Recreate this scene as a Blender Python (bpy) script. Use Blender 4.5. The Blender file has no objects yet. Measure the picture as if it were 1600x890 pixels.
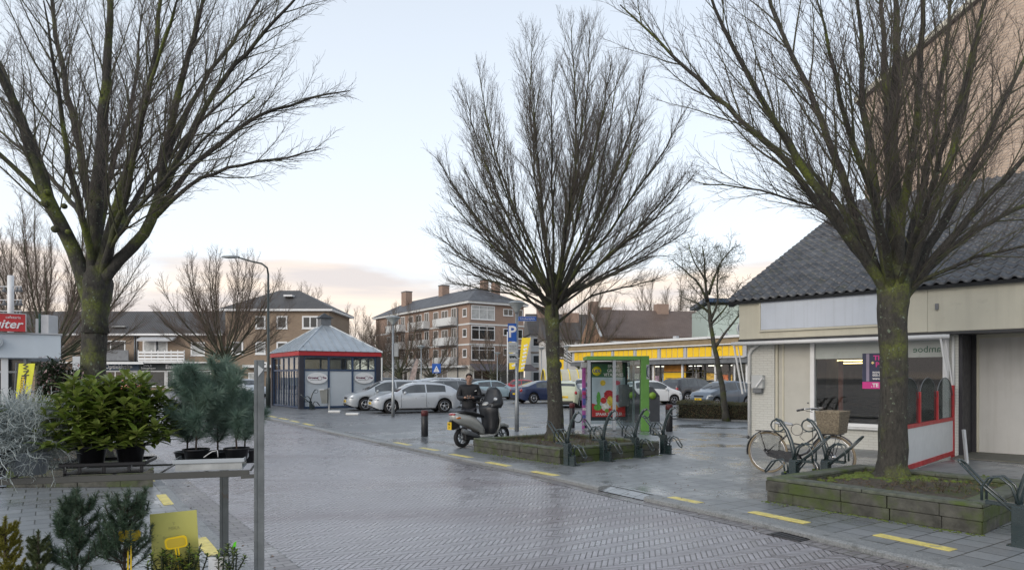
import bpy, math, random
from mathutils import Vector, Matrix
SC = bpy.context.scene
COL = SC.collection
R = math.radians
PI = math.pi

# ---------------------------------------------------------------- camera
F, HZ, CH = 1067.0, 588.0, 1.7          # 24 mm lens on a 1600 px wide frame, eye level row, camera height
cam_data = bpy.data.cameras.new('camera'); cam = bpy.data.objects.new('camera', cam_data); COL.objects.link(cam)
cam_data.lens = 24.0; cam_data.sensor_width = 36.0; cam_data.shift_y = (HZ-445)/1600
cam_data.clip_start = 0.05; cam_data.clip_end = 3000
cam.location = (0, 0, CH); cam.rotation_euler = (R(90), 0, 0)
SC.camera = cam

# ---------------------------------------------------------------- sky and sun
SUN_EL, SUN_AZ = 24.0, 222.0           # azimuth clockwise from +Y (the direction the camera looks)
world = bpy.data.worlds.new('World'); SC.world = world; world.use_nodes = True
wn = world.node_tree; wn.nodes.clear()
wout = wn.nodes.new('ShaderNodeOutputWorld'); wbg = wn.nodes.new('ShaderNodeBackground')
sky = wn.nodes.new('ShaderNodeTexSky'); sky.sky_type = 'NISHITA'; sky.sun_disc = False
sky.sun_elevation = R(SUN_EL); sky.sun_rotation = R(SUN_AZ); sky.altitude = 0; sky.air_density = 1.0; sky.dust_density = 1.2; sky.ozone_density = 1.3
tc = wn.nodes.new('ShaderNodeTexCoord'); sep = wn.nodes.new('ShaderNodeSeparateXYZ')
wn.links.new(tc.outputs['Generated'], sep.inputs[0])
# thin high overcast that whitens towards the horizon, and a low bank of warm cloud
veil = wn.nodes.new('ShaderNodeMapRange'); veil.inputs[1].default_value = 0.0; veil.inputs[2].default_value = 0.75
veil.inputs[3].default_value = 0.95; veil.inputs[4].default_value = 0.42
wn.links.new(sep.outputs['Z'], veil.inputs[0])
m1 = wn.nodes.new('ShaderNodeMix'); m1.data_type = 'RGBA'
wn.links.new(veil.outputs[0], m1.inputs['Factor']); wn.links.new(sky.outputs[0], m1.inputs['A'])
m1.inputs['B'].default_value = (6.5, 6.9, 7.3, 1)
mp = wn.nodes.new('ShaderNodeMapping'); mp.inputs['Scale'].default_value = (2.2, 2.2, 9.0)
wn.links.new(tc.outputs['Generated'], mp.inputs[0])
nz = wn.nodes.new('ShaderNodeTexNoise'); nz.inputs['Scale'].default_value = 1.7; nz.inputs['Detail'].default_value = 5
nz.inputs['Roughness'].default_value = 0.5; wn.links.new(mp.outputs[0], nz.inputs['Vector'])
band = wn.nodes.new('ShaderNodeMapRange'); band.inputs[1].default_value = 0.11; band.inputs[2].default_value = 0.21
band.inputs[3].default_value = 0.34; band.inputs[4].default_value = -0.34
wn.links.new(sep.outputs['Z'], band.inputs[0])
ad = wn.nodes.new('ShaderNodeMath'); ad.operation = 'ADD'; wn.links.new(nz.outputs[0], ad.inputs[0]); wn.links.new(band.outputs[0], ad.inputs[1])
cr = wn.nodes.new('ShaderNodeMapRange'); cr.interpolation_type = 'SMOOTHSTEP'
cr.inputs[1].default_value = 0.47; cr.inputs[2].default_value = 0.68; cr.inputs[4].default_value = 0.88
wn.links.new(ad.outputs[0], cr.inputs[0])
m2 = wn.nodes.new('ShaderNodeMix'); m2.data_type = 'RGBA'
wn.links.new(cr.outputs[0], m2.inputs['Factor']); wn.links.new(m1.outputs['Result'], m2.inputs['A'])
nz2 = wn.nodes.new('ShaderNodeTexNoise'); nz2.inputs['Scale'].default_value = 2.6; nz2.inputs['Detail'].default_value = 6
mp2 = wn.nodes.new('ShaderNodeMapping'); mp2.inputs['Scale'].default_value = (1.2, 1.2, 12.0); wn.links.new(tc.outputs['Generated'], mp2.inputs[0])
wn.links.new(mp2.outputs[0], nz2.inputs['Vector'])
m3 = wn.nodes.new('ShaderNodeMix'); m3.data_type = 'RGBA'
m3.inputs['A'].default_value = (4.9, 4.45, 4.3, 1); m3.inputs['B'].default_value = (7.2, 6.0, 4.9, 1)
mr3 = wn.nodes.new('ShaderNodeMapRange'); mr3.inputs[1].default_value = 0.38; mr3.inputs[2].default_value = 0.6
wn.links.new(nz2.outputs[0], mr3.inputs[0]); wn.links.new(mr3.outputs[0], m3.inputs['Factor'])
wn.links.new(m3.outputs['Result'], m2.inputs['B'])
wn.links.new(m2.outputs['Result'], wbg.inputs['Color']); wbg.inputs['Strength'].default_value = 0.10
wn.links.new(wbg.outputs[0], wout.inputs[0])

sun_d = bpy.data.lights.new('sun', 'SUN'); sun_d.energy = 0.9; sun_d.angle = R(32); sun_d.color = (1.0, 0.90, 0.80)
sun = bpy.data.objects.new('sun', sun_d); COL.objects.link(sun)
_a, _e = R(SUN_AZ), R(SUN_EL)
sdir = Vector((math.sin(_a)*math.cos(_e), math.cos(_a)*math.cos(_e), math.sin(_e)))
sun.rotation_euler = sdir.to_track_quat('Z', 'Y').to_euler()
vs = SC.view_settings
vs.view_transform = 'Standard'; vs.look = 'None'; vs.gamma = 1.0; vs.use_curve_mapping = False; vs.exposure = 0.78

# ---------------------------------------------------------------- helpers
def G(px, py, z=0.0):
    "point of the plane at height z that stands at that spot of the view"
    Y = (CH-z)*F/(py-HZ); return Vector(((px-800)/F*Y, Y, z))
def P(px, py, Y):
    return Vector(((px-800)/F*Y, Y, CH-(py-HZ)/F*Y))
UD = Vector((0.56, -0.828, 0)).normalized()   # along the street, towards the camera
VD = Vector((0.828, 0.56, 0)).normalized()    # across the street, away to the right

def basis(o, xdir):
    "local frame: x along xdir, z up, y to the left of x"
    x = Vector(xdir).normalized(); z = Vector((0, 0, 1)); y = z.cross(x).normalized()
    m = Matrix((x, y, z)).transposed().to_4x4(); m.translation = Vector(o); return m

class MB:
    def __init__(s, M=None):
        s.v = []; s.f = []; s.mi = []; s.sm = []; s.M = M
    def add(s, vs_, fs, mi=0, smooth=False):
        n = len(s.v)
        if s.M is not None: vs_ = [s.M @ Vector(p) for p in vs_]
        s.v.extend([tuple(p) for p in vs_])
        for f in fs: s.f.append(tuple(i+n for i in f)); s.mi.append(mi); s.sm.append(smooth)
        return s
    def box(s, x0, y0, z0, x1, y1, z1, mi=0):
        if x0 > x1: x0, x1 = x1, x0
        if y0 > y1: y0, y1 = y1, y0
        if z0 > z1: z0, z1 = z1, z0
        return s.add([(x0,y0,z0),(x1,y0,z0),(x1,y1,z0),(x0,y1,z0),(x0,y0,z1),(x1,y0,z1),(x1,y1,z1),(x0,y1,z1)],
              [(0,3,2,1),(4,5,6,7),(0,1,5,4),(1,2,6,5),(2,3,7,6),(3,0,4,7)], mi)
    def bar(s, a, b, w, h, mi=0, up=(0,0,1)):
        a = Vector(a); b = Vector(b); d = (b-a).normalized(); up = Vector(up)
        if abs(d.dot(up)) > 0.97: up = Vector((1,0,0))
        x = d.cross(up).normalized()*w/2; y = x.cross(d).normalized()*h/2
        pts = [a-x-y, a+x-y, a+x+y, a-x+y, b-x-y, b+x-y, b+x+y, b-x+y]
        return s.add(pts, [(0,1,2,3),(4,7,6,5),(0,4,5,1),(1,5,6,2),(2,6,7,3),(3,7,4,0)], mi)
    def tube(s, pts, r, n=8, mi=0, cap=True, smooth=True, closed=False, flat=1.0):
        pts = [Vector(p) for p in pts]; k = len(pts)
        if not hasattr(r, '__len__'): r = [r]*k
        V = []; Fc = []; prev = None
        for i, p in enumerate(pts):
            if closed: d = pts[(i+1) % k]-pts[i-1]
            elif i == 0: d = pts[1]-p
            elif i == k-1: d = p-pts[i-1]
            else: d = pts[i+1]-pts[i-1]
            if d.length < 1e-9: d = Vector((0,0,1))
            d.normalize()
            if prev is None:
                ref = Vector((0,0,1)) if abs(d.z) < 0.9 else Vector((1,0,0))
                x = d.cross(ref).normalized()
            else:
                x = prev - d*prev.dot(d)
                if x.length < 1e-6: x = d.cross(Vector((0,1,0.3)))
                x.normalize()
            prev = x; y = d.cross(x)
            for j in range(n):
                a = 2*PI*j/n
                V.append(p + x*(math.cos(a)*r[i]) + y*(math.sin(a)*r[i]*flat))
        m = k if closed else k-1
        for i in range(m):
            b0 = i*n; b1 = ((i+1) % k)*n
            for j in range(n):
                Fc.append((b0+j, b0+(j+1) % n, b1+(j+1) % n, b1+j))
        if cap and not closed:
            Fc.append(tuple(range(n-1, -1, -1))); Fc.append(tuple((k-1)*n+j for j in range(n)))
        return s.add(V, Fc, mi, smooth)
    def lathe(s, prof, c=(0,0,0), n=16, mi=0, axis=(0,0,1), smooth=True, cap=True):
        c = Vector(c); ax = Vector(axis).normalized()
        ref = Vector((1,0,0)) if abs(ax.x) < 0.9 else Vector((0,1,0))
        x = ax.cross(ref).normalized(); y = ax.cross(x)
        V = []; Fc = []
        for r_, z_ in prof:
            for j in range(n):
                a = 2*PI*j/n; V.append(c+ax*z_+x*(r_*math.cos(a))+y*(r_*math.sin(a)))
        for i in range(len(prof)-1):
            for j in range(n):
                Fc.append((i*n+j, i*n+(j+1) % n, (i+1)*n+(j+1) % n, (i+1)*n+j))
        if cap and prof[0][0] > 1e-5: Fc.append(tuple(range(n-1,-1,-1)))
        if cap and prof[-1][0] > 1e-5: Fc.append(tuple((len(prof)-1)*n+j for j in range(n)))
        return s.add(V, Fc, mi, smooth)
    def prism(s, poly, e, mi=0, smooth=False):
        "poly: 3-D outline, e: extrusion vector"
        poly = [Vector(p) for p in poly]; e = Vector(e); n = len(poly)
        V = poly+[p+e for p in poly]
        return s.add(V, [tuple(range(n-1,-1,-1)), tuple(range(n, 2*n))]+[(i,(i+1) % n,(i+1) % n+n,i+n) for i in range(n)], mi, smooth)
    def quad(s, a, b, c, d, mi=0):
        return s.add([a,b,c,d], [(0,1,2,3)], mi)
    def ball(s, c, r, n=10, m=6, mi=0):
        c = Vector(c); rr = r if hasattr(r, '__len__') else (r, r, r)
        V = [c+Vector((0,0,-rr[2]))]; Fc = []
        for i in range(1, m):
            t = -PI/2+PI*i/m
            for j in range(n):
                a = 2*PI*j/n; V.append(c+Vector((rr[0]*math.cos(t)*math.cos(a), rr[1]*math.cos(t)*math.sin(a), rr[2]*math.sin(t))))
        V.append(c+Vector((0,0,rr[2])))
        for j in range(n): Fc.append((0, 1+(j+1) % n, 1+j))
        for i in range(m-2):
            for j in range(n): Fc.append((1+i*n+j, 1+i*n+(j+1) % n, 1+(i+1)*n+(j+1) % n, 1+(i+1)*n+j))
        L = len(V)-1
        for j in range(n): Fc.append((1+(m-2)*n+j, 1+(m-2)*n+(j+1) % n, L))
        return s.add(V, Fc, mi, True)
    def build(s, name, mats, parent=None, bevel=0, label=None, recalc=False, seg=1):
        me = bpy.data.meshes.new(name); me.from_pydata(s.v, [], s.f)
        if not hasattr(mats, '__len__'): mats = [mats]
        for m in mats: me.materials.append(m)
        me.polygons.foreach_set('material_index', s.mi); me.polygons.foreach_set('use_smooth', s.sm)
        me.update()
        if recalc:
            import bmesh
            bm = bmesh.new(); bm.from_mesh(me); bmesh.ops.recalc_face_normals(bm, faces=bm.faces); bm.to_mesh(me); bm.free()
        o = bpy.data.objects.new(name, me); COL.objects.link(o)
        if parent is not None: o.parent = parent
        if label: o['label'] = label
        if bevel:
            b = o.modifiers.new('b', 'BEVEL'); b.width = bevel; b.segments = seg; b.limit_method = 'ANGLE'; b.angle_limit = R(40)
        return o

def tag(o, label=None, cat=None, group=None, kind=None):
    if label: o['label'] = label
    if cat: o['category'] = cat
    if group: o['group'] = group
    if kind: o['kind'] = kind
    return o
def empty(name, M, label=None, cat=None, group=None):
    o = bpy.data.objects.new(name, None); COL.objects.link(o); o.empty_display_size = 0.2
    if not isinstance(M, Matrix): M = Matrix.Translation(Vector(M))
    o.matrix_world = M; tag(o, label, cat, group); return o
KIDS = {}
def copy_tree(o, M, label=None, cat=None, group=None, scale=1.0):
    def rec(a, par):
        c = a.copy(); COL.objects.link(c); c.parent = par
        for ch in a.children: rec(ch, c)
        return c
    c = rec(o, None)
    if not isinstance(M, Matrix): M = Matrix.Translation(Vector(M))
    c.matrix_world = M @ Matrix.Scale(scale, 4) if scale != 1.0 else M
    tag(c, label, cat, group); return c

def text(s, name, body, M, size, mt, ext=0.002, align='CENTER', shear=0.0, sx=1.0, parent=None, bold=0.0):
    cu = bpy.data.curves.new(name, 'FONT'); cu.body = body; cu.size = size; cu.extrude = ext; cu.align_x = align; cu.align_y = 'CENTER'
    cu.shear = shear; cu.offset = bold; cu.resolution_u = 2
    t = bpy.data.objects.new('tmp', cu); COL.objects.link(t)
    dg = bpy.context.evaluated_depsgraph_get(); me = bpy.data.meshes.new_from_object(t.evaluated_get(dg))
    bpy.data.objects.remove(t)
    me.name = name
    if len(me.vertices)==0: print('EMPTY TEXT',body)
    me.transform(M @ Matrix.Diagonal((sx, 1, 1, 1)))
    me.materials.clear(); me.materials.append(mt)
    o = bpy.data.objects.new(name, me); COL.objects.link(o)
    if parent is not None: o.parent = parent
    return o
def wallM(o, right, out=None):
    "frame for lettering: x to the reader's right, y up, z towards the reader"
    x = Vector(right).normalized(); y = Vector((0,0,1)); z = x.cross(y)
    m = Matrix((x, y, z)).transposed().to_4x4(); m.translation = Vector(o); return m

# ---------------------------------------------------------------- materials
MATS = {}
def nmath(nt, op, a, b=None, c=None):
    n = nt.nodes.new('ShaderNodeMath'); n.operation = op
    for i, q in enumerate((a, b, c)):
        if q is None: continue
        if isinstance(q, (int, float)): n.inputs[i].default_value = q
        else: nt.links.new(q, n.inputs[i])
    return n.outputs[0]
def mixc(nt, f, a, b, bt='MIX'):
    n = nt.nodes.new('ShaderNodeMix'); n.data_type = 'RGBA'; n.blend_type = bt
    for k, q in (('Factor', f), ('A', a), ('B', b)):
        if isinstance(q, (int, float)): n.inputs[k].default_value = q
        elif isinstance(q, tuple): n.inputs[k].default_value = q if len(q) == 4 else q+(1,)
        else: nt.links.new(q, n.inputs[k])
    return n.outputs['Result']
def noise(nt, vec, scale, detail=4, rough=0.55):
    n = nt.nodes.new('ShaderNodeTexNoise'); n.inputs['Scale'].default_value = scale; n.inputs['Detail'].default_value = detail
    n.inputs['Roughness'].default_value = rough
    if vec is not None: nt.links.new(vec, n.inputs['Vector'])
    return n.outputs[0]
def ramp(nt, v, a, b, lo=0.0, hi=1.0):
    n = nt.nodes.new('ShaderNodeMapRange'); n.inputs[1].default_value = a; n.inputs[2].default_value = b
    n.inputs[3].default_value = lo; n.inputs[4].default_value = hi; nt.links.new(v, n.inputs[0]); return n.outputs[0]
def newmat(name):
    m = bpy.data.materials.new(name); m.use_nodes = True; nt = m.node_tree
    return m, nt, nt.nodes['Principled BSDF']
def objvec(nt, rot=0.0, sc=(1,1,1)):
    t = nt.nodes.new('ShaderNodeTexCoord'); mp_ = nt.nodes.new('ShaderNodeMapping'); nt.links.new(t.outputs['Object'], mp_.inputs[0])
    mp_.inputs['Rotation'].default_value = (0, 0, rot); mp_.inputs['Scale'].default_value = sc
    return mp_.outputs[0]
def bump(nt, bs, h, strength=0.3, dist=0.01):
    b = nt.nodes.new('ShaderNodeBump'); b.inputs['Strength'].default_value = strength; b.inputs['Distance'].default_value = dist
    nt.links.new(h, b.inputs['Height']); nt.links.new(b.outputs[0], bs.inputs['Normal'])
def mat(name, c, rough=0.6, metal=0.0, var=0.18, scale=3.0, c2=None, spot=None, bmp=0.0, bscale=60, coat=0.0, spec=None, streak=None):
    if name in MATS: return MATS[name]
    m, nt, bs = newmat(name); v = objvec(nt)
    n1 = noise(nt, v, scale, 6); f = ramp(nt, n1, 0.3, 0.7)
    a = tuple(x*(1-var) for x in c); b = c2 or tuple(min(1, x*(1+var)) for x in c)
    col = mixc(nt, f, a, b)
    if spot:   # dirt / moss / rust patches: (colour, scale, threshold, width)
        n2 = noise(nt, v, spot[1], 8, 0.62); f2 = ramp(nt, n2, spot[2], spot[2]+spot[3]); col = mixc(nt, f2, col, spot[0])
    if streak:
        n3 = noise(nt, objvec(nt, 0, (streak[1], streak[1], 0.35)), 1.0, 6, 0.65); col = mixc(nt, ramp(nt, n3, 0.5, 0.75, 0, streak[2]), col, streak[0])
    nt.links.new(col, bs.inputs['Base Color'])
    rr = noise(nt, v, scale*2.3, 4); nt.links.new(ramp(nt, rr, 0.3, 0.7, max(0.02, rough-0.1), min(1, rough+0.08)), bs.inputs['Roughness'])
    bs.inputs['Metallic'].default_value = metal
    if coat: bs.inputs['Coat Weight'].default_value = coat; bs.inputs['Coat Roughness'].default_value = 0.06
    if spec is not None: bs.inputs['Specular IOR Level'].default_value = spec
    if bmp: bump(nt, bs, noise(nt, v, bscale, 5), bmp, 0.01)
    MATS[name] = m; return m
def brickmat(name, c1, c2, mortar, bw=0.22, rh=0.065, mo=0.01, bmp=0.3, dirt=None, flatv=False, rough=0.85):
    if name in MATS: return MATS[name]
    m, nt, bs = newmat(name)
    t = nt.nodes.new('ShaderNodeTexCoord'); sp = nt.nodes.new('ShaderNodeSeparateXYZ'); nt.links.new(t.outputs['Object'], sp.inputs[0])
    cb = nt.nodes.new('ShaderNodeCombineXYZ')
    nt.links.new(nmath(nt, 'ADD', sp.outputs['X'], sp.outputs['Y']), cb.inputs[0]); nt.links.new(sp.outputs['Z'], cb.inputs[1])
    b = nt.nodes.new('ShaderNodeTexBrick'); nt.links.new(cb.outputs[0], b.inputs['Vector'])
    b.inputs['Color1'].default_value = c1+(1,); b.inputs['Color2'].default_value = c2+(1,); b.inputs['Mortar'].default_value = mortar+(1,)
    b.inputs['Scale'].default_value = 1; b.inputs['Mortar Size'].default_value = mo; b.inputs['Brick Width'].default_value = bw
    b.inputs['Row Height'].default_value = rh; b.inputs['Mortar Smooth'].default_value = 0.1
    n1 = noise(nt, t.outputs['Object'], 0.7, 6); col = mixc(nt, ramp(nt, n1, 0.35, 0.75, 0.0, 0.35), b.outputs['Color'], dirt or tuple(x*0.6 for x in c1))
    nt.links.new(col, bs.inputs['Base Color']); bs.inputs['Roughness'].default_value = rough
    if bmp: bump(nt, bs, nmath(nt, 'SUBTRACT', 1.0, b.outputs['Fac']), bmp, 0.008)
    MATS[name] = m; return m
def glassmat(name, tint=(0.9,0.93,0.93), refl=1.0, dirt=0.0, ior=1.55):
    if name in MATS: return MATS[name]
    m, nt, bs = newmat(name); nt.nodes.remove(bs); out = nt.nodes['Material Output']
    tr = nt.nodes.new('ShaderNodeBsdfTransparent'); tr.inputs[0].default_value = tint+(1,)
    gl = nt.nodes.new('ShaderNodeBsdfGlossy'); gl.inputs['Roughness'].default_value = 0.02; gl.inputs[0].default_value = (refl, refl, refl, 1)
    fr = nt.nodes.new('ShaderNodeFresnel'); fr.inputs[0].default_value = ior
    mx = nt.nodes.new('ShaderNodeMixShader'); geo = nt.nodes.new('ShaderNodeNewGeometry'); nt.links.new(nmath(nt, 'MULTIPLY', nmath(nt, 'MULTIPLY_ADD', fr.outputs[0], 1.3, 0.02), nmath(nt, 'SUBTRACT', 1.0, geo.outputs['Backfacing'])), mx.inputs[0])
    nt.links.new(tr.outputs[0], mx.inputs[1]); nt.links.new(gl.outputs[0], mx.inputs[2])
    last = mx.outputs[0]
    if dirt:
        df = nt.nodes.new('ShaderNodeBsdfDiffuse'); df.inputs[0].default_value = (0.5,0.52,0.5,1)
        m2_ = nt.nodes.new('ShaderNodeMixShader'); nn = noise(nt, objvec(nt), 6, 5)
        nt.links.new(nmath(nt, 'MULTIPLY', nn, dirt), m2_.inputs[0]); nt.links.new(last, m2_.inputs[1]); nt.links.new(df.outputs[0], m2_.inputs[2]); last = m2_.outputs[0]
    nt.links.new(last, out.inputs[0]); MATS[name] = m; return m
def emit(name, c, s):
    if name in MATS: return MATS[name]
    m, nt, bs = newmat(name); bs.inputs['Base Color'].default_value = c+(1,)
    bs.inputs['Emission Color'].default_value = c+(1,); bs.inputs['Emission Strength'].default_value = s; MATS[name] = m; return m

# ground surfaces -------------------------------------------------
STREET = math.atan2(UD.y, UD.x)
def wet(nt, bs, base_r, v, lo=0.12, sc=0.35, t0=0.48, t1=0.62):
    w = ramp(nt, noise(nt, v, sc, 5, 0.6), t0, t1)
    return w, nmath(nt, 'SUBTRACT', base_r, nmath(nt, 'MULTIPLY', w, base_r-lo))
def herringbone(name):
    m, nt, bs = newmat(name); W = 0.056; n = 4.0
    v = objvec(nt, -(STREET+R(45)), (1/W, 1/W, 1)); sp = nt.nodes.new('ShaderNodeSeparateXYZ'); nt.links.new(v, sp.inputs[0])
    x, y = sp.outputs['X'], sp.outputs['Y']
    i = nmath(nt, 'FLOOR', x); j = nmath(nt, 'FLOOR', y); fx = nmath(nt, 'SUBTRACT', x, i); fy = nmath(nt, 'SUBTRACT', y, j)
    d = nmath(nt, 'SUBTRACT', i, j)
    k = nmath(nt, 'FLOORED_MODULO', d, 2*n)
    hor = nmath(nt, 'LESS_THAN', k, n-0.5)
    U = nmath(nt, 'ADD', k, fx); eu = nmath(nt, 'MINIMUM', U, nmath(nt, 'SUBTRACT', n, U)); ev = nmath(nt, 'MINIMUM', fy, nmath(nt, 'SUBTRACT', 1.0, fy))
    e1 = nmath(nt, 'MINIMUM', eu, ev)
    jo = nmath(nt, 'SUBTRACT', 2*n-1, k)
    Vv = nmath(nt, 'ADD', jo, fy); eu2 = nmath(nt, 'MINIMUM', Vv, nmath(nt, 'SUBTRACT', n, Vv)); ev2 = nmath(nt, 'MINIMUM', fx, nmath(nt, 'SUBTRACT', 1.0, fx))
    e2 = nmath(nt, 'MINIMUM', eu2, ev2)
    inv = nmath(nt, 'SUBTRACT', 1.0, hor)
    e = nmath(nt, 'ADD', nmath(nt, 'MULTIPLY', e1, hor), nmath(nt, 'MULTIPLY', e2, inv))
    ia = nmath(nt, 'SUBTRACT', i, nmath(nt, 'MULTIPLY', k, hor)); ja = nmath(nt, 'SUBTRACT', j, nmath(nt, 'MULTIPLY', jo, inv))
    cb = nt.nodes.new('ShaderNodeCombineXYZ'); nt.links.new(ia, cb.inputs[0]); nt.links.new(ja, cb.inputs[1]); nt.links.new(hor, cb.inputs[2])
    wn_ = nt.nodes.new('ShaderNodeTexWhiteNoise'); nt.links.new(cb.outputs[0], wn_.inputs['Vector'])
    joint = ramp(nt, e, 0.05, 0.16)
    ov = objvec(nt)
    big = noise(nt, ov, 0.22, 6, 0.6)
    c = mixc(nt, wn_.outputs['Value'], (0.20, 0.188, 0.202), (0.335, 0.322, 0.342))
    c = mixc(nt, ramp(nt, big, 0.35, 0.7), c, mixc(nt, wn_.outputs['Value'], (0.29, 0.282, 0.308), (0.45, 0.438, 0.47)))
    c = mixc(nt, ramp(nt, noise(nt, ov, 28, 5), 0.4, 0.8, 0, 0.5), c, (0.075, 0.065, 0.062))
    pat = ramp(nt, noise(nt, objvec(nt, -STREET, (0.12,1.0,1)), 0.9, 4), 0.5, 0.68, 0, 0.55); c = mixc(nt, pat, c, (0.13,0.085,0.095)); c = mixc(nt, joint, (0.03, 0.026, 0.025), c)
    nt.links.new(c, bs.inputs['Base Color'])
    w, rr = wet(nt, bs, 0.37, ov, 0.25, 0.35, 0.36, 0.66)
    vr = nmath(nt, 'MULTIPLY', nmath(nt, 'SUBTRACT', wn_.outputs['Value'], 0.5), 0.16)
    nt.links.new(nmath(nt, 'ADD', rr, vr), bs.inputs['Roughness'])
    bs.inputs['Specular IOR Level'].default_value = 0.9
    tilt = nmath(nt, 'MULTIPLY', wn_.outputs['Value'], 0.35)
    hgt = nmath(nt, 'ADD', nmath(nt, 'ADD', joint, tilt), nmath(nt, 'MULTIPLY', noise(nt, ov, 45, 4), 0.35))
    bump(nt, bs, hgt, 0.4, 0.005); return m
def tiles(name, bw, rh, c1, c2, joint, rot, mo=0.006, off=0.5, rough=0.5, lo=0.12, moss=True, wt=(0.5, 0.62)):
    m, nt, bs = newmat(name); v = objvec(nt, -rot)
    b = nt.nodes.new('ShaderNodeTexBrick'); nt.links.new(v, b.inputs['Vector']); b.offset = off
    b.inputs['Color1'].default_value = c1+(1,); b.inputs['Color2'].default_value = c2+(1,); b.inputs['Mortar'].default_value = joint+(1,)
    b.inputs['Scale'].default_value = 1; b.inputs['Mortar Size'].default_value = mo; b.inputs['Brick Width'].default_value = bw
    b.inputs['Row Height'].default_value = rh; b.inputs['Mortar Smooth'].default_value = 0.2; b.inputs['Bias'].default_value = 0.0
    ov = objvec(nt)
    c = mixc(nt, ramp(nt, noise(nt, ov, 0.5, 6, 0.62), 0.35, 0.7), b.outputs['Color'], mixc(nt, 0.72, (0,0,0), b.outputs['Color']))
    c = mixc(nt, ramp(nt, noise(nt, ov, 35, 5), 0.45, 0.85, 0, 0.45), c, tuple(x*0.55 for x in c1))
    if moss: c = mixc(nt, nmath(nt, 'MULTIPLY', ramp(nt, noise(nt, ov, 1.6, 5), 0.52, 0.72), nmath(nt, 'MULTIPLY', b.outputs['Fac'], 0.8)), c, (0.09, 0.11, 0.03))
    nt.links.new(c, bs.inputs['Base Color'])
    w, rr = wet(nt, bs, rough, ov, lo, 0.55, *wt)
    nt.links.new(rr, bs.inputs['Roughness']); bs.inputs['Specular IOR Level'].default_value = 0.6
    h = nmath(nt, 'ADD', nmath(nt, 'SUBTRACT', 1.0, b.outputs['Fac']), nmath(nt, 'MULTIPLY', noise(nt, ov, 50, 4), 0.3))
    bump(nt, bs, h, 0.45, 0.006); return m
# ================================================================ the setting: ground, road, pavements
M_road = herringbone('herringbone_brick')
M_tile = tiles('pavement_tiles', 0.30, 0.30, (0.19, 0.205, 0.215), (0.26, 0.275, 0.285), (0.04, 0.042, 0.04), math.atan2(VD.y, VD.x), mo=0.008, rough=0.42, lo=0.13, wt=(0.46, 0.6))
M_lot = tiles('lot_bricks', 0.21, 0.105, (0.15, 0.16, 0.17), (0.205, 0.215, 0.225), (0.06, 0.06, 0.06), STREET, rough=0.46, lo=0.22, moss=False)
M_gutter = tiles('gutter_bricks', 0.20, 0.105, (0.18, 0.165, 0.17), (0.25, 0.235, 0.24), (0.04, 0.038, 0.036), math.atan2(VD.y, VD.x), mo=0.008, rough=0.4, lo=0.12, moss=True)
M_kerb = mat('kerb_concrete', (0.18, 0.195, 0.20), 0.5, var=0.25, scale=60, c2=(0.29,0.30,0.30), spot=((0.06,0.065,0.06), 5, 0.55, 0.2), bmp=0.4, bscale=150)
M_yellow = mat('yellow_paving', (0.66, 0.56, 0.17), 0.55, var=0.2, scale=9, spot=((0.30,0.30,0.25), 8, 0.56, 0.12), bmp=0.3)
M_base = mat('far_ground', (0.10, 0.105, 0.11), 0.7, scale=0.3)

ZR = -0.06
def sheet(name, pts, z, mt, kind='structure'):
    mb = MB(); mb.add([(p[0], p[1], z) for p in pts], [tuple(range(len(pts)))]); o = mb.build(name, mt); o['kind'] = kind; return o
sheet('ground', [(-900,-300),(900,-300),(900,1500),(-900,1500)], -0.12, M_base)

# right-hand edge of the carriageway, walked from far to near
redge = [G(388,648.6,ZR), G(416,654,ZR), G(480,668,ZR), G(574,689,ZR), G(650,704.5,ZR), G(720,720,ZR), G(825,740,ZR), G(900,758,ZR), G(1000,781,ZR),
         G(1140,811,ZR), G(1279,846,ZR), G(1440,886,ZR), G(1700,950,ZR)]
redge = [Vector((-40, 77, 0))] + redge + [Vector((12, -9, 0))]
redge = [Vector((p.x, p.y, 0)) for p in redge]
def smooth_line(pts, it=2):
    for _ in range(it):
        q = [pts[0]]
        for a, b in zip(pts, pts[1:]): q += [a*0.75+b*0.25, a*0.25+b*0.75]
        q.append(pts[-1]); pts = q
    return pts
RE = smooth_line(redge, 2)
def offs(line, d):
    out = []
    for i, p in enumerate(line):
        a = line[max(0, i-1)]; b = line[min(len(line)-1, i+1)]; t = (b-a).normalized()
        out.append(p + Vector((t.y, -t.x, 0))*(-d))   # + d : to the right-hand pavement side
    return out
# travel runs towards the camera (direction UD); the left-hand side of that travel is the +x pavement
KW = 0.17
LE = [Vector((-41.5,64,0)), G(200, 640, ZR), G(250,752,ZR), G(266,769.5,ZR), G(387,890,ZR), Vector((-1.4,4.4,0)), Vector((7.0,-9,0))]
LE = smooth_line([Vector((p.x,p.y,0)) for p in [Vector((-42.5,66,0)), Vector((-13.6,22.9,0)), Vector((-7.8,14.3,0)), Vector((-5.41,10.7,0)), Vector((-4.24,8.95,0)), Vector((-2.23,5.95,0)), Vector((0.49,1.9,0)), Vector((7.8,-9,0))]], 2)
road = MB(); 
road.add([(p.x,p.y,ZR) for p in RE]+[(p.x,p.y,ZR) for p in reversed(LE)], [tuple(range(len(RE)+len(LE)))])
o = road.build('road', M_road); o['kind'] = 'structure'
tri = o.modifiers.new('t', 'TRIANGULATE')
# the far end of the street widens behind the kiosk
sheet('road', [(-40,77),(-42.5,66),(-90,66),(-90,78)], ZR, M_road)

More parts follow.
